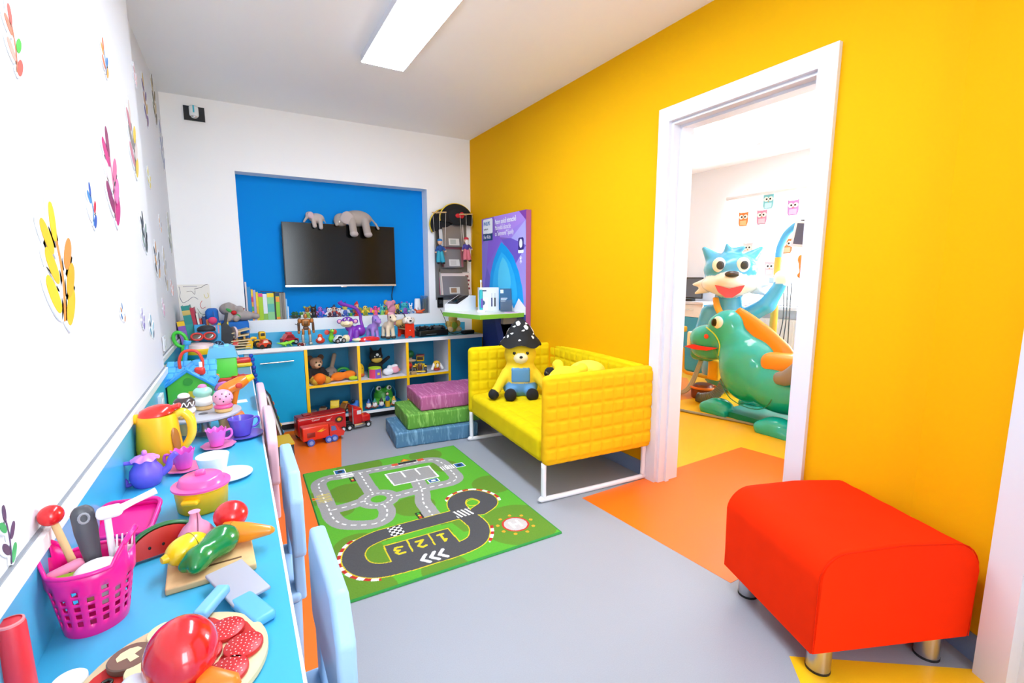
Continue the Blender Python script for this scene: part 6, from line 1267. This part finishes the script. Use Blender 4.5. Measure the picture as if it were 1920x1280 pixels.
# magazine rack
t = thing('magazine_rack', 'tall grey metal wall rack filled with magazines', 'magazine rack', (1.86, YB, 0))
gm = M('7d7a78', .35, .5)
part('back_plate', bb(-.165, .175, -.012, 0, .98, 1.79), gm, t, 0)
for k, (z0, z1, x0, x1) in enumerate(((1.50, 1.735, -.10, .11), (1.30, 1.475, -.10, .085), (1.03, 1.215, -.11, .16))):
    q = part('pocket', T(bb(x0, x1, -.003, .003, 0, z1-z0), (0, -.075, z0), (-10, 0, 0)), M('8a8684', .35, .4), t, 0); part('pocket_floor', bb(x0, x1, -.08, -.012, z0-.006, z0), gm, q, 0)
    part('photo_card', T(bb(-.055, .055, -.0045, -.0035, .01, .075), (.01, -.075, z0), (-10, 0, 0)), M('d8d4cc', .4), q, 0); part('photo_print', T(bb(-.04, .02, -.0055, -.0045, .02, .065), (.01, -.075, z0), (-10, 0, 0)), M(('b0b4ac', 'c8c4bc', 'a07c5c')[k], .4), q, 0)
for i, (x0, x1, z0, h, c, lab, dy) in enumerate(((-.15, .12, 1.50, .26, '2c2c30', 'dark magazine at the top of rack', -.035), (-.13, .13, 1.50, .25, 'd8d4d0', 'pale magazine at the top of rack', -.05), (-.10, .12, 1.30, .20, 'b06a78', 'pink covered magazine in middle rack pocket', -.04), (-.13, .17, 1.03, .245, 'c43a78', 'pink spined magazine in bottom rack pocket', -.03), (-.13, .19, 1.03, .225, 'b4b0ac', 'grey magazine in bottom rack pocket', -.045), (-.12, .20, 1.03, .215, 'e4d4cc', 'cream magazine with red print in bottom rack pocket', -.058), (-.13, .10, 1.245, .04, '70685c', 'folded magazine between rack pockets', -.05))):
    tt = thing('magazine', lab, 'magazine', (1.86, YB+dy, z0), rot=(-7, 0, 0), group='magazines in the wall rack'); part('cover', bb(x0, x1, -.003, .0, 0, h), M(c, .35), tt, 0); part('page_block', bb(x0+.002, x1-.002, .0, .004, .001, h-.002), M('e8e4dc', .7), tt, 0)
    if 'red print' in lab or 'pink spined' in lab:
        for k in range(4): part('cover_print', bb(x1-.06, x1-.015-.01*(k % 2), -.0036, -.003, .05+.04*k, .07+.04*k), M('8a2c3c', .4), tt, 0)
# black hats with yellow trim above the rack
def hat(label, loc, rot, r):
    t = thing('felt_hat', label, 'hat', loc, rot=rot, group='felt hats above the magazine rack'); prof = [(r*cos(a), r*.86*sin(a)-.02) for a in np.linspace(-.25, pi+.25, 26)]
    part('felt', T(prism(prof, .022), (0, .011, 0), (90, 0, 0)), M('141416', .9), t, 40); part('trim', tube([(x, -.0, z) for x, z in prof], .0085, 8, 1), M('e0c02c', .7), t, 180); part('crown', T(ell(r*.62, .02, r*.5), (0, .0, .01)), M('1a1a1c', .9), t)
hat('black felt hat with yellow edge, front one over rack', (1.90, YB-.075, 1.775), (0, 6, 0), .17); hat('black felt hat with yellow edge, tucked behind the other', (1.785, YB-.036, 1.735), (0, -22, 0), .155)
solo('red_ribbon', sdf_mesh([('e', (-.02, 0, 0), (.028, .012, .022), 'c81c24'), ('e', (.02, 0, .006), (.026, .012, .03), 'c81c24')], 30, .01)[0], M('c81c24', .7), 'red bow on top of magazine rack', 'ribbon', (1.925, YB-.10, 1.79), smooth=180)
def puppet(label, x, z, top, trousers, hatc, skin='e2b494', beard=None):
    t = thing('string_puppet', label, 'puppet', (x, YB-.13, z), 0, 'string puppets hanging from the rack')
    P = [('e', (0, 0, .135), (.028, .022, .035), top), ('e', (0, 0, .195), (.022, .02, .024), skin), ('e', (0, .002, .213), (.025, .022, .016), hatc), ('c', (-.015, 0, .10), (-.02, -.005, .02), .018, .022, trousers), ('c', (.015, 0, .10), (.026, -.005, .02), .018, .022, trousers), ('e', (-.022, -.014, .0), (.015, .022, .010), '1c1a1c'), ('e', (.03, -.014, .0), (.015, .022, .010), '1c1a1c'), ('c', (-.025, 0, .15), (-.045, -.008, .11), .010, .009, top), ('c', (.025, 0, .15), (.05, -.008, .12), .010, .009, top), ('e', (-.047, -.01, .10), (.009, .009, .010), skin), ('e', (.052, -.01, .112), (.009, .009, .010), skin)]
    if beard: P.append(('e', (0, -.015, .178), (.018, .010, .024), beard))
    sculpt('doll', P, t, 56, .006, .7)
    zt = 1.80-z
    part('control_bar', T(tube([(-.07, 0, zt), (.07, 0, zt+.01)], .006, 8, 1)), wood, t); part('control_bar', T(tube([(0, -.04, zt), (0, .08, zt+.004)], .006, 8, 1)), wood, t)
    for a, b in (((-.045, .11), -.065), ((.05, .12), .065), ((0, .225), .0)): part('string', tube([(a[0], -.005, a[1]), (b, 0, zt)], .0013, 5, 1), M('e8e4dc', .7), t)
    return t
puppet('string puppet in blue cap and turquoise checked trousers', 1.70, 1.335, '1c4a8c', '2a9ab0', '1f78b8'); puppet('string puppet in red cap and pink checked trousers', 1.975, 1.36, '4a3a8c', 'd8707c', 'c8243c', beard='ece4e0')
# ================================================================ WALL STICKERS ON THE LEFT WALL
def sticker(label, y0, y1, z0, z1, cols, wx=XL):
    # plain leafy sprig: each leaf is a foam cut-out with a printed leaf on it
    t = thing('wall_sticker', label, 'sticker', (wx, (y0+y1)/2, (z0+z1)/2), 0, 'cut-out stickers on the left wall'); w_ = (y1-y0); h_ = (z1-z0)
    def up(poly, th, d): return T(prism(poly, th), (d, 0, 0), (90, 0, 90))
    def leaf(cy, cz, ln, wd, ang, g):
        o = [((ln/2+g)*cos(a), (wd/2*(abs(sin(a))**.8)+g*.8)*(1 if sin(a) >= 0 else -1)) for a in np.linspace(0, 2*pi, 24, endpoint=False)]
        return [(cy+x*cos(ang)-y*sin(ang), cz+x*sin(ang)+y*cos(ang)) for x, y in o]
    g = min(w_, h_)*.055; n = 7 if min(w_, h_) > .15 else 5; m0 = min(w_, h_*.8)
    stem = [(w_*.10*sin(3.*q), -h_*.48+h_*.8*q) for q in np.linspace(0, 1, 9)]
    part('foam_backing', up([(a-g*1.3, b) for a, b in stem]+[(a+g*1.3, b) for a, b in reversed(stem)], .003, .0005), M('e6e9ee', .5), t, 0)
    part('printed_stem', up([(a-g*.5, b) for a, b in stem]+[(a+g*.5, b) for a, b in reversed(stem)], .0006, .0036), M(cols[-1], .45), t, 0)
    for k in range(n):
        q = k/(n-1); sd = (-1)**k; cy = w_*.10*sin(3*q)+(sd*w_*.23 if k < n-1 else 0); cz = -h_*.36+h_*.78*q*.92+(.02*h_ if k == n-1 else 0)
        ang = pi/2-sd*(.75 if k < n-1 else 0); ln = m0*(.52-.10*q); wd = ln*.46
        part('foam_backing', up(leaf(cy, cz, ln, wd, ang, g), .003, .0005), M('e6e9ee', .5), t, 60)
        part('printed_leaf', up(leaf(cy, cz, ln, wd, ang, 0), .0006, .0036+.00005*k), M(cols[k % len(cols)], .45), t, 60)
ST = [('green and red sticker at the top left picture edge', 1.26, 1.345, 1.60, 1.72, ['d85848', 'e8a090', '48b838', 'c87858']), ('small blue and orange sticker high on left wall', 2.12, 2.24, 1.895, 2.01, ['f0a83c', 'e87840', '3a80c4']), ('faint pink tiny sticker high on left wall', 2.80, 2.92, 2.085, 2.175, ['e8c8cc', 'd8a8b0']),
    ('purple and brown tall sticker near ceiling corner', 3.05, 3.20, 1.97, 2.23, ['5a4a94', '5a4a94', 'c8a850', 'b88868']), ('dark slim sticker highest near the ceiling corner', 3.43, 3.61, 2.085, 2.36, ['4a443c', '6a6440', 'c8b890']), ('white and yellow tall sticker above the pink one', 2.48, 2.70, 1.64, 1.93, ['e8c83c', 'c88090', 'd8ccc4', '8a8480']),
    ('tall magenta and white sticker left of centre', 1.95, 2.18, 1.395, 1.69, ['c8307c', '8a2c5c', 'e078b0', 'f0d8e0', 'd87098']), ('small plain yellow sticker on left wall', 2.90, 3.05, 1.65, 1.745, ['e8d430', 'd8c840']), ('grey blue slim sticker near the room corner', 3.60, 3.98, 1.87, 2.155, ['8890b8', 'a8b0c8', 'c8ccd4']),
    ('small red and blue sticker beside large yellow one', 1.70, 1.81, 1.355, 1.47, ['3a5cb0', 'd8d8e4', 'c83c48', '4a88c8']), ('black and grey sticker in the middle of left wall', 2.54, 2.73, 1.325, 1.49, ['3a4440', '88a098', '2a2c30']), ('black sticker with orange foot on left wall', 2.82, 3.09, 1.21, 1.38, ['d8942c', '3a3430', '4a5058']),
    ('large bright yellow cut-out sticker on left wall', 1.26, 1.52, 1.115, 1.365, ['f0b818', 'f4c41c', 'e8a818', 'f2bc1c', 'd88c3c']), ('small blue and white sticker below the pink one', 1.945, 2.06, 1.067, 1.127, ['c8843c', '2c6cb0', 'd8e0ec']), ('small violet sticker low on left wall', 2.325, 2.42, 1.005, 1.087, ['7a68b8', 'b8b0d8']), ('teal figure-like sticker low on left wall', 2.48, 2.66, .947, 1.045, ['3a5c74', '4a9ab8', '68b0c8']),
    ('tiny pink sticker low near room corner', 2.965, 3.075, 1.01, 1.097, ['d890b8', 'e8b8d0']), ('grey slim sticker near the room corner', 3.18, 3.33, 1.13, 1.37, ['c8b898', 'a8a8a8', 'd0d0cc']), ('small red orange sticker nearest the corner books', 3.37, 3.58, 1.10, 1.19, ['e88c74', 'e8a08c']), ('small orange sticker in middle of wall', 3.16, 3.30, 1.455, 1.54, ['e8a868', 'd8c0a8', 'a0a0a8']), ('pale grey tall sticker close to room corner', 3.56, 3.73, 1.355, 1.60, ['a8b0a0', '687068', 'c8ccc4']),
    ('purple and green sticker cut by left picture edge', .945, 1.005, .775, .872, ['3aa860', '5a4460', '5a4668'])]
for s in ST:
    if (s[1]+s[2])/2 > 2.95:
        k = .385/.334; y0, y1 = s[1]*k, min(s[2]*k, 4.37); z0, z1 = 1.22+(s[3]-1.22)*k, 1.22+(s[4]-1.22)*k
        sticker(s[0], y0, y1, z0, z1, s[5], XF)
    else: sticker(*s)
t = thing('wall_socket', 'white double socket on left wall beside the pencils', 'socket', (XF+.002, 3.35, .83)); part('plate', bb(0, .008, -.045, .045, -.04, .04), M('e8e8ea', .4), t, 0); part('socket_face', T(cyl(.024, .003, n=20), (.008, 0, 0), (0, 90, 0)), M('dcdce0', .4), t)
t = thing('wall_socket', 'white socket on the blue upstand by toy house', 'socket', (XL+.0125, 2.50, .665)); part('plate', bb(0, .012, -.045, .045, -.04, .04), M('e8eaec', .4), t, 0); part('socket_face', T(cyl(.022, .003, n=20), (.012, 0, 0), (0, 90, 0)), M('d4d8dc', .4), t)
# ================================================================ SURGERY BEYOND THE DOORWAY
X2 = 5.27
pale = M('eef2fb', .8, spec=.2)
WY0, WY1, WZ0, WZ1 = 1.1, 3.74, .88, 2.10
wf = struct('wall_far', bb(X2, X2+.2, WY1, 4.7, 0, H), pale)
for a in ((.1, WY0, 0, H), (WY0, WY1, WZ1, H), (WY0, WY1, 0, WZ0)): part('wall_section', bb(X2, X2+.2, a[0], a[1], a[2], a[3]), pale, wf, 0)
struct('wall_surgery_back', bb(2.245, X2+.2, 4.6, 4.7, 0, H), pale); struct('wall_surgery_front', bb(2.245, X2+.2, .1, .2, 0, H), pale)
wn = struct('window_1', bb(X2+.10, X2+.14, WY0, WY1, WZ0, WZ0+.06), white_gloss)
for a in ((WY0, WY1, WZ1-.06, WZ1), (WY0, WY0+.06, WZ0+.06, WZ1-.06), (WY1-.06, WY1, WZ0+.06, WZ1-.06), (2.39, 2.45, WZ0+.06, WZ1-.06)): part('window_frame', bb(X2+.10, X2+.14, a[0], a[1], a[2], a[3]), white_gloss, wn, 0)
part('window_sill', bb(X2-.16, X2+.10, WY0-.05, WY1+.05, WZ0-.035, WZ0), white_gloss, wn, 0)
t = thing('owl_blind', 'white roller blind printed with coloured owls in surgery window', 'blind', (5.2, 0, 0))
bm = M('fbfaf8', .8, translucent=.55)
part('cloth', bb(-.001, .001, 2.25, 3.76, .98, 2.12), bm, t, 0); part('roller', T(tube([(0, 2.25, 2.13), (0, 3.76, 2.13)], .022, 12, 1)), white_gloss, t)
def owl(y, z, c1, c2, s=1.):
    # the print is drawn in the plane of the blind, facing the room
    def pr(poly, c, d): return part('owl_print', T(prism([(-a*s, b*s) for a, b in poly], .0004), (-.0012-d, y, z), (90, 0, 90)), M(c, .8), t, 0)
    pr([(-.06, -.05), (-.045, -.085), (.045, -.085), (.06, -.05), (.06, .06), (.065, .085), (.04, .072), (-.04, .072), (-.065, .085), (-.06, .06)], c1, .0004); pr([(-.04, -.075), (.04, -.075), (.04, -.02), (-.04, -.02)], c2, .0008)
    for q in (-1, 1): pr(ngon(.026, 16, 1, 1, (q*.027, .022)), 'f6f4f0', .0012); pr(ngon(.011, 12, 1, 1, (q*.02, .022)), '2a2a34', .0016)
    pr([(-.008, .002), (.008, .002), (0, -.014)], 'e89c30', .0016)
for y, z, a, b in ((3.53, 1.875, 'e88a4c', 'f4c890'), (3.305, 1.875, 'd890b4', 'f0c8d8'), (3.24, 2.04, '7cc8d4', 'b8e4ec'), (2.96, 1.94, 'c88ad0', 'e8c0e4'), (2.76, 1.88, 'e8906c', 'f4cc9c'), (2.995, 1.54, 'c88450', 'e8c49c'), (3.17, 1.30, 'ecd0d8', 'f4e4e8'), (2.74, 1.42, '8a8ec8', 'c4c8e8'), (3.45, 1.52, 'e8d8dc', 'f4ecec'), (2.5, 1.7, '7cc8b4', 'c4e8dc'), (2.38, 1.98, 'e8a04c', 'f4d8a0'), (2.45, 1.35, 'c890c0', 'e8c8e0')): owl(y, z, a, b)
for pts in (([(3.72, 2.07), (3.6, 2.075), (3.46, 2.085)]), ([(3.13, 2.05), (2.95, 2.085), (2.74, 2.115)]), ([(3.5, 1.785), (3.35, 1.80), (3.17, 1.785)]), ([(3.3, 1.64), (3.2, 1.645)])): part('branch_print', tube([(-.002, y, z) for y, z in pts], .005, 6, 3, flat=.3), M('8a5a54', .8), t, 180)
t = thing('radiator', 'white panel radiator below the surgery window', 'radiator', (X2-.09, 2.65, .12))
part('panel', bb(0, .07, -.7, .75, .04, .62), M('f0ecea', .45), t, 0)
for k in range(36): part('rib', bb(-.006, 0, -.69+.04*k, -.672+.04*k, .06, .60), M('ece6e4', .45), t, 0)
part('valve', T(cyl(.018, .06, n=14), (.03, .78, .08)), M('e0e0e0', .4), t)
t = thing('surgery_desk', 'white and blue surgery cabinet with silver handle', 'cabinet', (4.95, 4.2, 0))
part('body', bb(.02, .30, -.37, .38, .0, .86), M('3aa0c8', .4), t, 0); part('worktop', bb(-.02, .31, -.39, .395, .86, .89), white_gloss, t, 0); part('drawer_front', bb(.0, .02, -.37, .02, .70, .855), M('f0f2f6', .35), t, 0); part('drawer_front', bb(.0, .02, .025, .38, .70, .855), M('f0f2f6', .35), t, 0)
part('door_panel', bb(.0, .02, -.37, .02, .02, .695), M('36a2cc', .4), t, 0); part('door_panel', bb(.0, .02, .025, .38, .02, .695), M('36a2cc', .4), t, 0)
for y in (-.18, .2): part('handle', tube([(-.02, y-.07, .79), (-.02, y+.07, .79)], .006, 8, 1), chrome, t)
t = thing('computer_screen', 'dark computer screen standing on the surgery cabinet', 'monitor', (5.05, 4.13, .89), -70)
part('screen_frame', T(rbox(.36, .022, .27, .008), (0, 0, .17)), M('1c2026', .35), t); part('screen', bb(-.165, .165, -.0125, -.011, .05, .29), M('5c6878', .2), t, 0); part('stand', bb(-.06, .06, -.05, .09, 0, .03), M('1c2026', .4), t, 0)
# dental chair shaped as a green dinosaur ; local x runs to the viewer's right, local y away
t = thing('dinosaur_chair', 'green dinosaur-shaped dental chair with orange saddle', 'dental chair', (3.78, 3.0, 0), -90)
dg_ = '08b6ba'; dg2 = '08acb0'
sculpt('body', [('e', (.19, 0, .64), (.21, .15, .135), dg_), ('e', (.18, 0, .52), (.18, .13, .075), dg2), ('e', (.37, 0, .75), (.18, .155, .17), dg_), ('c', (.40, 0, .66), (.55, 0, .50), .15, .22, dg_),
    ('e', (.62, 0, .42), (.27, .26, .29), dg_), ('e', (.92, 0, .33), (.34, .28, .22), dg_), ('e', (1.35, 0, .33), (.42, .30, .22), dg_), ('c', (1.55, 0, .36), (1.95, 0, .45), .2, .1, dg_),
    ('e', (.52, -.05, .66), (.10, .1, .10), dg_), ('e', (.29, -.085, .80), (.055, .05, .05), dg_), ('e', (.29, .085, .80), (.055, .05, .05), dg_)], t, 96, .045, .18, None, coat=.5)
part('mouth', T(prism([(-.19, 0), (-.10, .03), (.05, .025), (.17, .03), (.06, -.008), (-.08, -.014)], .30), (.20, .15, .555), (90, 0, 0)), M('e8384c', .3), t, 30)
part('nostril', T(ell(.024, .01, .022), (.245, -.146, .675)), M('e84438', .3), t, 180)
for s in (-1, 1): q = part('eyeball', T(ell(.05, .03, .055), (.355, s*.145, .81)), M('f6f6f4', .15, coat=.4), t, 180); part('pupil', T(ell(.032, .014, .035), (.335, s*.168, .81)), M('16181c', .15), q, 180)
part('mane', tube([(.42, 0, .89), (.54, 0, .80), (.68, 0, .69), (.82, 0, .57), (.90, 0, .50)], [.03, .045, .055, .06, .05], 12, flat=2.2), M('f29028', .35), t, 180)
part('saddle', T(rbox(.50, .40, .16, .07, m=4), (1.02, 0, .53)), M('f29a3c', .35), t); part('backrest', T(rbox(.16, .36, .46, .06, m=4), (1.28, .0, .76), (0, 14, 0)), M('5c5a60', .5), t); part('armrest', T(tube([(.98, -.24, .44), (1.07, -.27, .47), (1.16, -.27, .58), (1.20, -.25, .66)], [.05, .06, .05, .04], 12)), M('8a888e', .45), t, 180)
for x, y in ((.40, -.12), (1.0, -.24), (.50, .3), (1.1, .3)):
    q = part('foot', T(sdf_mesh([('e', (0, 0, .06), (.13, .10, .075), dg_), ('e', (-.09, -.06, .045), (.06, .05, .05), dg_), ('e', (-.10, .05, .045), (.06, .05, .05), dg_), ('b', (0, 0, .02), (.12, .09, .022), dg_)], 40, .03)[0], (x, y, 0)), M('08b6ba', .2, coat=.5), t, 180)
part('base_plate', bb(.45, 1.6, -.16, .2, .0, .05), M('0c8c78', .4), t, 0)
part('bridle', tube([(.22, -.12, .755), (.34, -.155, .70), (.395, -.16, .62), (.385, -.15, .52)], .006, 8), M('c8e04c', .3), t, 180)
part('seam_line', tube([(.45, -.2, .32), (.6, -.262, .20), (.8, -.27, .16), (.93, -.27, .22), (.98, -.25, .40)], .004, 6), M('0a7a68', .4), t, 180)
# wolf-shaped unit with raised arm, facing the doorway
t = thing('wolf_unit', 'blue and white cartoon wolf dental unit raising one arm', 'dental unit', (4.42, 3.105, 0), -55)
t.scale = (1.03,)*3
wb_ = '49ade2'; ww = 'f2f2f4'
sculpt('body', [('e', (0, 0, .55), (.24, .20, .36), wb_), ('e', (0, 0, .25), (.22, .20, .25), wb_), ('e', (0, -.03, 1.24), (.25, .20, .17), wb_), ('e', (0, -.10, 1.10), (.26, .17, .115), ww), ('e', (0, -.20, 1.14), (.13, .11, .08), ww), ('e', (0, -.14, 1.035), (.14, .11, .06), ww),
    ('c', (-.24, -.02, 1.10), (-.345, 0, 1.09), .05, .012, ww), ('c', (.24, -.02, 1.10), (.345, 0, 1.09), .05, .012, ww), ('c', (-.22, -.03, 1.05), (-.32, 0, 1.0), .05, .012, ww), ('c', (.22, -.03, 1.05), (.32, 0, 1.0), .05, .012, ww),
    ('c', (-.16, 0, 1.34), (-.255, .0, 1.45), .085, .025, wb_), ('c', (.16, 0, 1.34), (.255, .0, 1.44), .085, .025, wb_), ('c', (-.03, -.05, 1.41), (-.05, -.08, 1.49), .05, .012, wb_), ('c', (.03, -.05, 1.41), (.10, -.08, 1.45), .05, .02, wb_), ('c', (0, 0, .85), (0, 0, 1.0), .14, .13, wb_),
    ('c', (.17, -.02, .78), (.34, -.06, .90), .085, .075, wb_), ('c', (.34, -.06, .90), (.43, -.09, 1.08), .075, .06, wb_), ('e', (.45, -.1, 1.16), (.075, .065, .075), ww), ('c', (-.18, 0, .80), (-.25, -.03, .55), .08, .07, wb_)], t, 110, .03, .2, None, coat=.5)
part('mouth', T(prism([(-.13, .035), (0, .0), (.13, .035), (.10, -.03), (.03, -.085), (-.03, -.085), (-.10, -.03)], .02), (0, -.262, 1.055), (78, 0, 0)), M('e04048', .3), t, 30)
part('nose', T(ell(.065, .035, .032), (.015, -.30, 1.195)), M('3a3238', .2, coat=.5), t, 180)
for s in (-1, 1): q = part('eyeball', T(ell(.062, .03, .072), (s*.105, -.205, 1.285)), M('f8f8f8', .15), t, 180); part('pupil', T(ell(.036, .016, .042), (s*.105+.012, -.230, 1.28)), M('3c4048', .15), q, 180)
part('shoulder_strap', tube([(-.12, -.12, .96), (-.09, -.19, .86), (-.02, -.215, .76), (.06, -.215, .68)], [.03, .035, .035, .03], 10, flat=.5), M('f0a42c', .35), t, 180)
part('apron', T(ell(.16, .06, .16), (.03, -.165, .56)), M('f09a30', .35), t, 180)
# lamp arm with monitor
t = thing('monitor_arm', 'curved blue and yellow arm carrying a small monitor', 'monitor arm', (4.75, 2.81, 0), -90)
part('yellow_pole', tube([(0, 0, .0), (0, 0, .7), (0, 0, 1.40)], .035, 12, 1), M('f2b23c', .35), t); part('blue_arm', tube([(0, 0, 1.40), (.01, 0, 1.50), (.06, 0, 1.62), (.15, 0, 1.70), (.22, 0, 1.72)], .034, 12), M('52aee6', .3), t, 180)
q = part('monitor_case', T(rbox(.30, .04, .25, .012), (.30, -.04, 1.60), (0, 8, 0)), M('dcdce8', .3), t); part('monitor_screen', T(bb(-.12, .12, -.0225, -.021, -.095, .10), (.30, -.04, 1.60), (0, 8, 0)), M('58607c', .15), q, 0); part('camera', T(rbox(.05, .03, .02, .006), (.24, -.04, 1.735)), M('3a3c44', .4), q)
part('instrument_holder', T(rbox(.24, .10, .06, .012), (.08, -.03, 1.17)), M('c8ccd8', .35), t)
for k in range(3): part('cable', tube([(.10+.04*k, -.05, 1.14), (.13+.03*k, -.06, .80), (.09+.05*k, -.05, .5), (.12+.03*k, -.04, .25)], .005, 6), M('4a4c54', .5), t, 180)
t = thing('toy_ring', 'orange animal-shaped toy hanging in front of blind', 'toy', (4.6, 2.41, 1.31), -90)
sculpt('body', [('e', (0, 0, 0), (.11, .05, .12), 'f08c1c'), ('e', (.02, -.03, .0), (.06, .05, .07), 'f8e8d0'), ('e', (-.09, 0, .06), (.035, .03, .045), 'f08c1c'), ('e', (-.08, 0, -.09), (.04, .03, .03), 'f08c1c'), ('e', (.05, 0, .12), (.03, .03, .035), 'f08c1c'), ('c', (0, .04, 0), (0, .30, .02), .012, .012, 'f08c1c')], t, 48, .02, .5)
# teal instrument head with yellow arms, hoses
t = thing('delivery_unit', 'teal dental instrument unit with yellow tube arms behind dinosaur', 'dental unit', (4.02, 3.12, 0), -90)
part('housing', T(rbox(.26, .22, .24, .06, m=4), (.08, 0, .50)), M('12a086', .25, coat=.4), t); part('white_cap', T(rbox(.05, .2, .16, .02), (-.06, 0, .58)), M('eef0f0', .35), t); part('yellow_bracket', T(rbox(.12, .10, .20, .02), (.20, 0, .30)), M('f0b41c', .35), t)
part('arm_tube', tube([(-.40, .0, .46), (-.22, 0, .46), (-.20, 0, .42), (-.19, 0, .25), (-.16, 0, .22), (-.10, 0, .21), (.16, 0, .21)], .018, 10), M('f0b41c', .35), t, 180)
part('tray', T(rbox(.22, .14, .06, .015), (-.32, 0, .66)), M('f0b41c', .35), t); part('tray_post', tube([(-.38, 0, .46), (-.38, 0, .64)], .016, 8, 1), M('f0b41c', .35), t)
for k in range(3): part('handpiece', tube([(-.36+.05*k, -.03, .66), (-.36+.05*k, -.03, .80)], [.014, .010], 10, 1), M('e8ecee', .3), t)
for k in range(3): part('hose', tube([(-.34+.06*k, -.06, .63), (-.35+.05*k, -.08, .30), (-.30+.05*k, -.12, .08), (-.16+.03*k, -.14, .018), (-.02+.02*k, -.12, .10), (.06+.015*k, -.06, .38)], .010, 8), M('aeb0b4', .4), t, 180)
t = thing('suction_hose', 'thick grey ribbed suction hose curving to yellow floor', 'hose', (3.95, 2.80, 0), -90)
hp = cat([(.06, 0, .50), (.07, -.02, .35), (.06, -.05, .20), (.0, -.10, .09), (-.10, -.14, .052), (-.14, -.15, .052)], 16)
part('hose_body', tube(hp, [.042+.006*(i % 2) for i in range(len(hp))], 12, 1), M('7c7c84', .5), t, 60)
t = thing('spittoon_bucket', 'brown and orange round bucket under the instrument unit', 'bucket', (4.0, 3.03, 0), 0)
part('bucket', lathe([(0, 0), (.11, 0), (.115, .02), (.12, .11), (.11, .11), (0, .105)], 28), M('6a3422', .35), t); part('rim', T(tube([(.12*cos(a), .12*sin(a), .11) for a in np.linspace(0, 2*pi, 32, endpoint=False)], .012, 8, 1, True)), M('e87c2c', .35), t, 180); part('lid', T(lathe([(0, 0), (.10, 0), (.08, .03), (0, .034)], 24), (0, 0, .11)), M('7c3c28', .4), t)
solo('floor_cable', tube([(3.40, 2.86, .012), (3.42, 2.74, .012), (3.50, 2.5, .012), (3.56, 2.3, .012), (3.6, 2.1, .012), (3.7, 1.9, .012), (3.8, 1.7, .012)], .012, 8), M('8a8c90', .5), 'grey cable lying across the yellow surgery floor', 'cable', smooth=180)
t = thing('swivel_stool', 'chrome stool foot with black caster by doorway', 'stool', (3.52, 1.80, 0), 0)
part('caster_wheel', T(cyl(.032, .03, n=20), (0, .015, .033), (90, 0, 30)), black, t); part('caster_fork', T(rbox(.05, .045, .03, .012), (0, 0, .068)), chrome, t); part('leg_bar', tube([(0, 0, .08), (-.2, -.26, .10)], .016, 10, 1), chrome, t); part('column', tube([(-.2, -.26, .06), (-.2, -.26, .45)], .02, 12, 1), chrome, t); part('seat', T(cyl(.17, .06, n=32), (-.2, -.26, .45)), M('3a3a40', .5), t)
t = thing('ceiling_light', 'white rectangular ceiling lamp inside the surgery', 'ceiling light', (3.95, 2.78, H), 0)
part('housing', bb(-.62, .42, -.16, .16, -.075, 0), M('e8e8f0', .5), t, 0); part('diffuser', bb(-.60, .40, -.14, .14, -.078, -.075), M('ffffff', .4, emit=5.5), t, 0)  # lamp seems unlit; this glow is added to brighten the surgery
t = thing('smoke_detector', 'small white round detector on the surgery ceiling', 'detector', (4.58, 2.96, H), 0); part('dome', T(lathe([(0, -.04), (.04, -.035), (.055, -.012), (.055, 0), (0, 0)], 24)), M('e4e4ea', .4), t); part('base_ring', T(lathe([(.06, -.008), (.066, -.006), (.066, 0), (.06, 0)], 24)), M('d8d8de', .4), t)
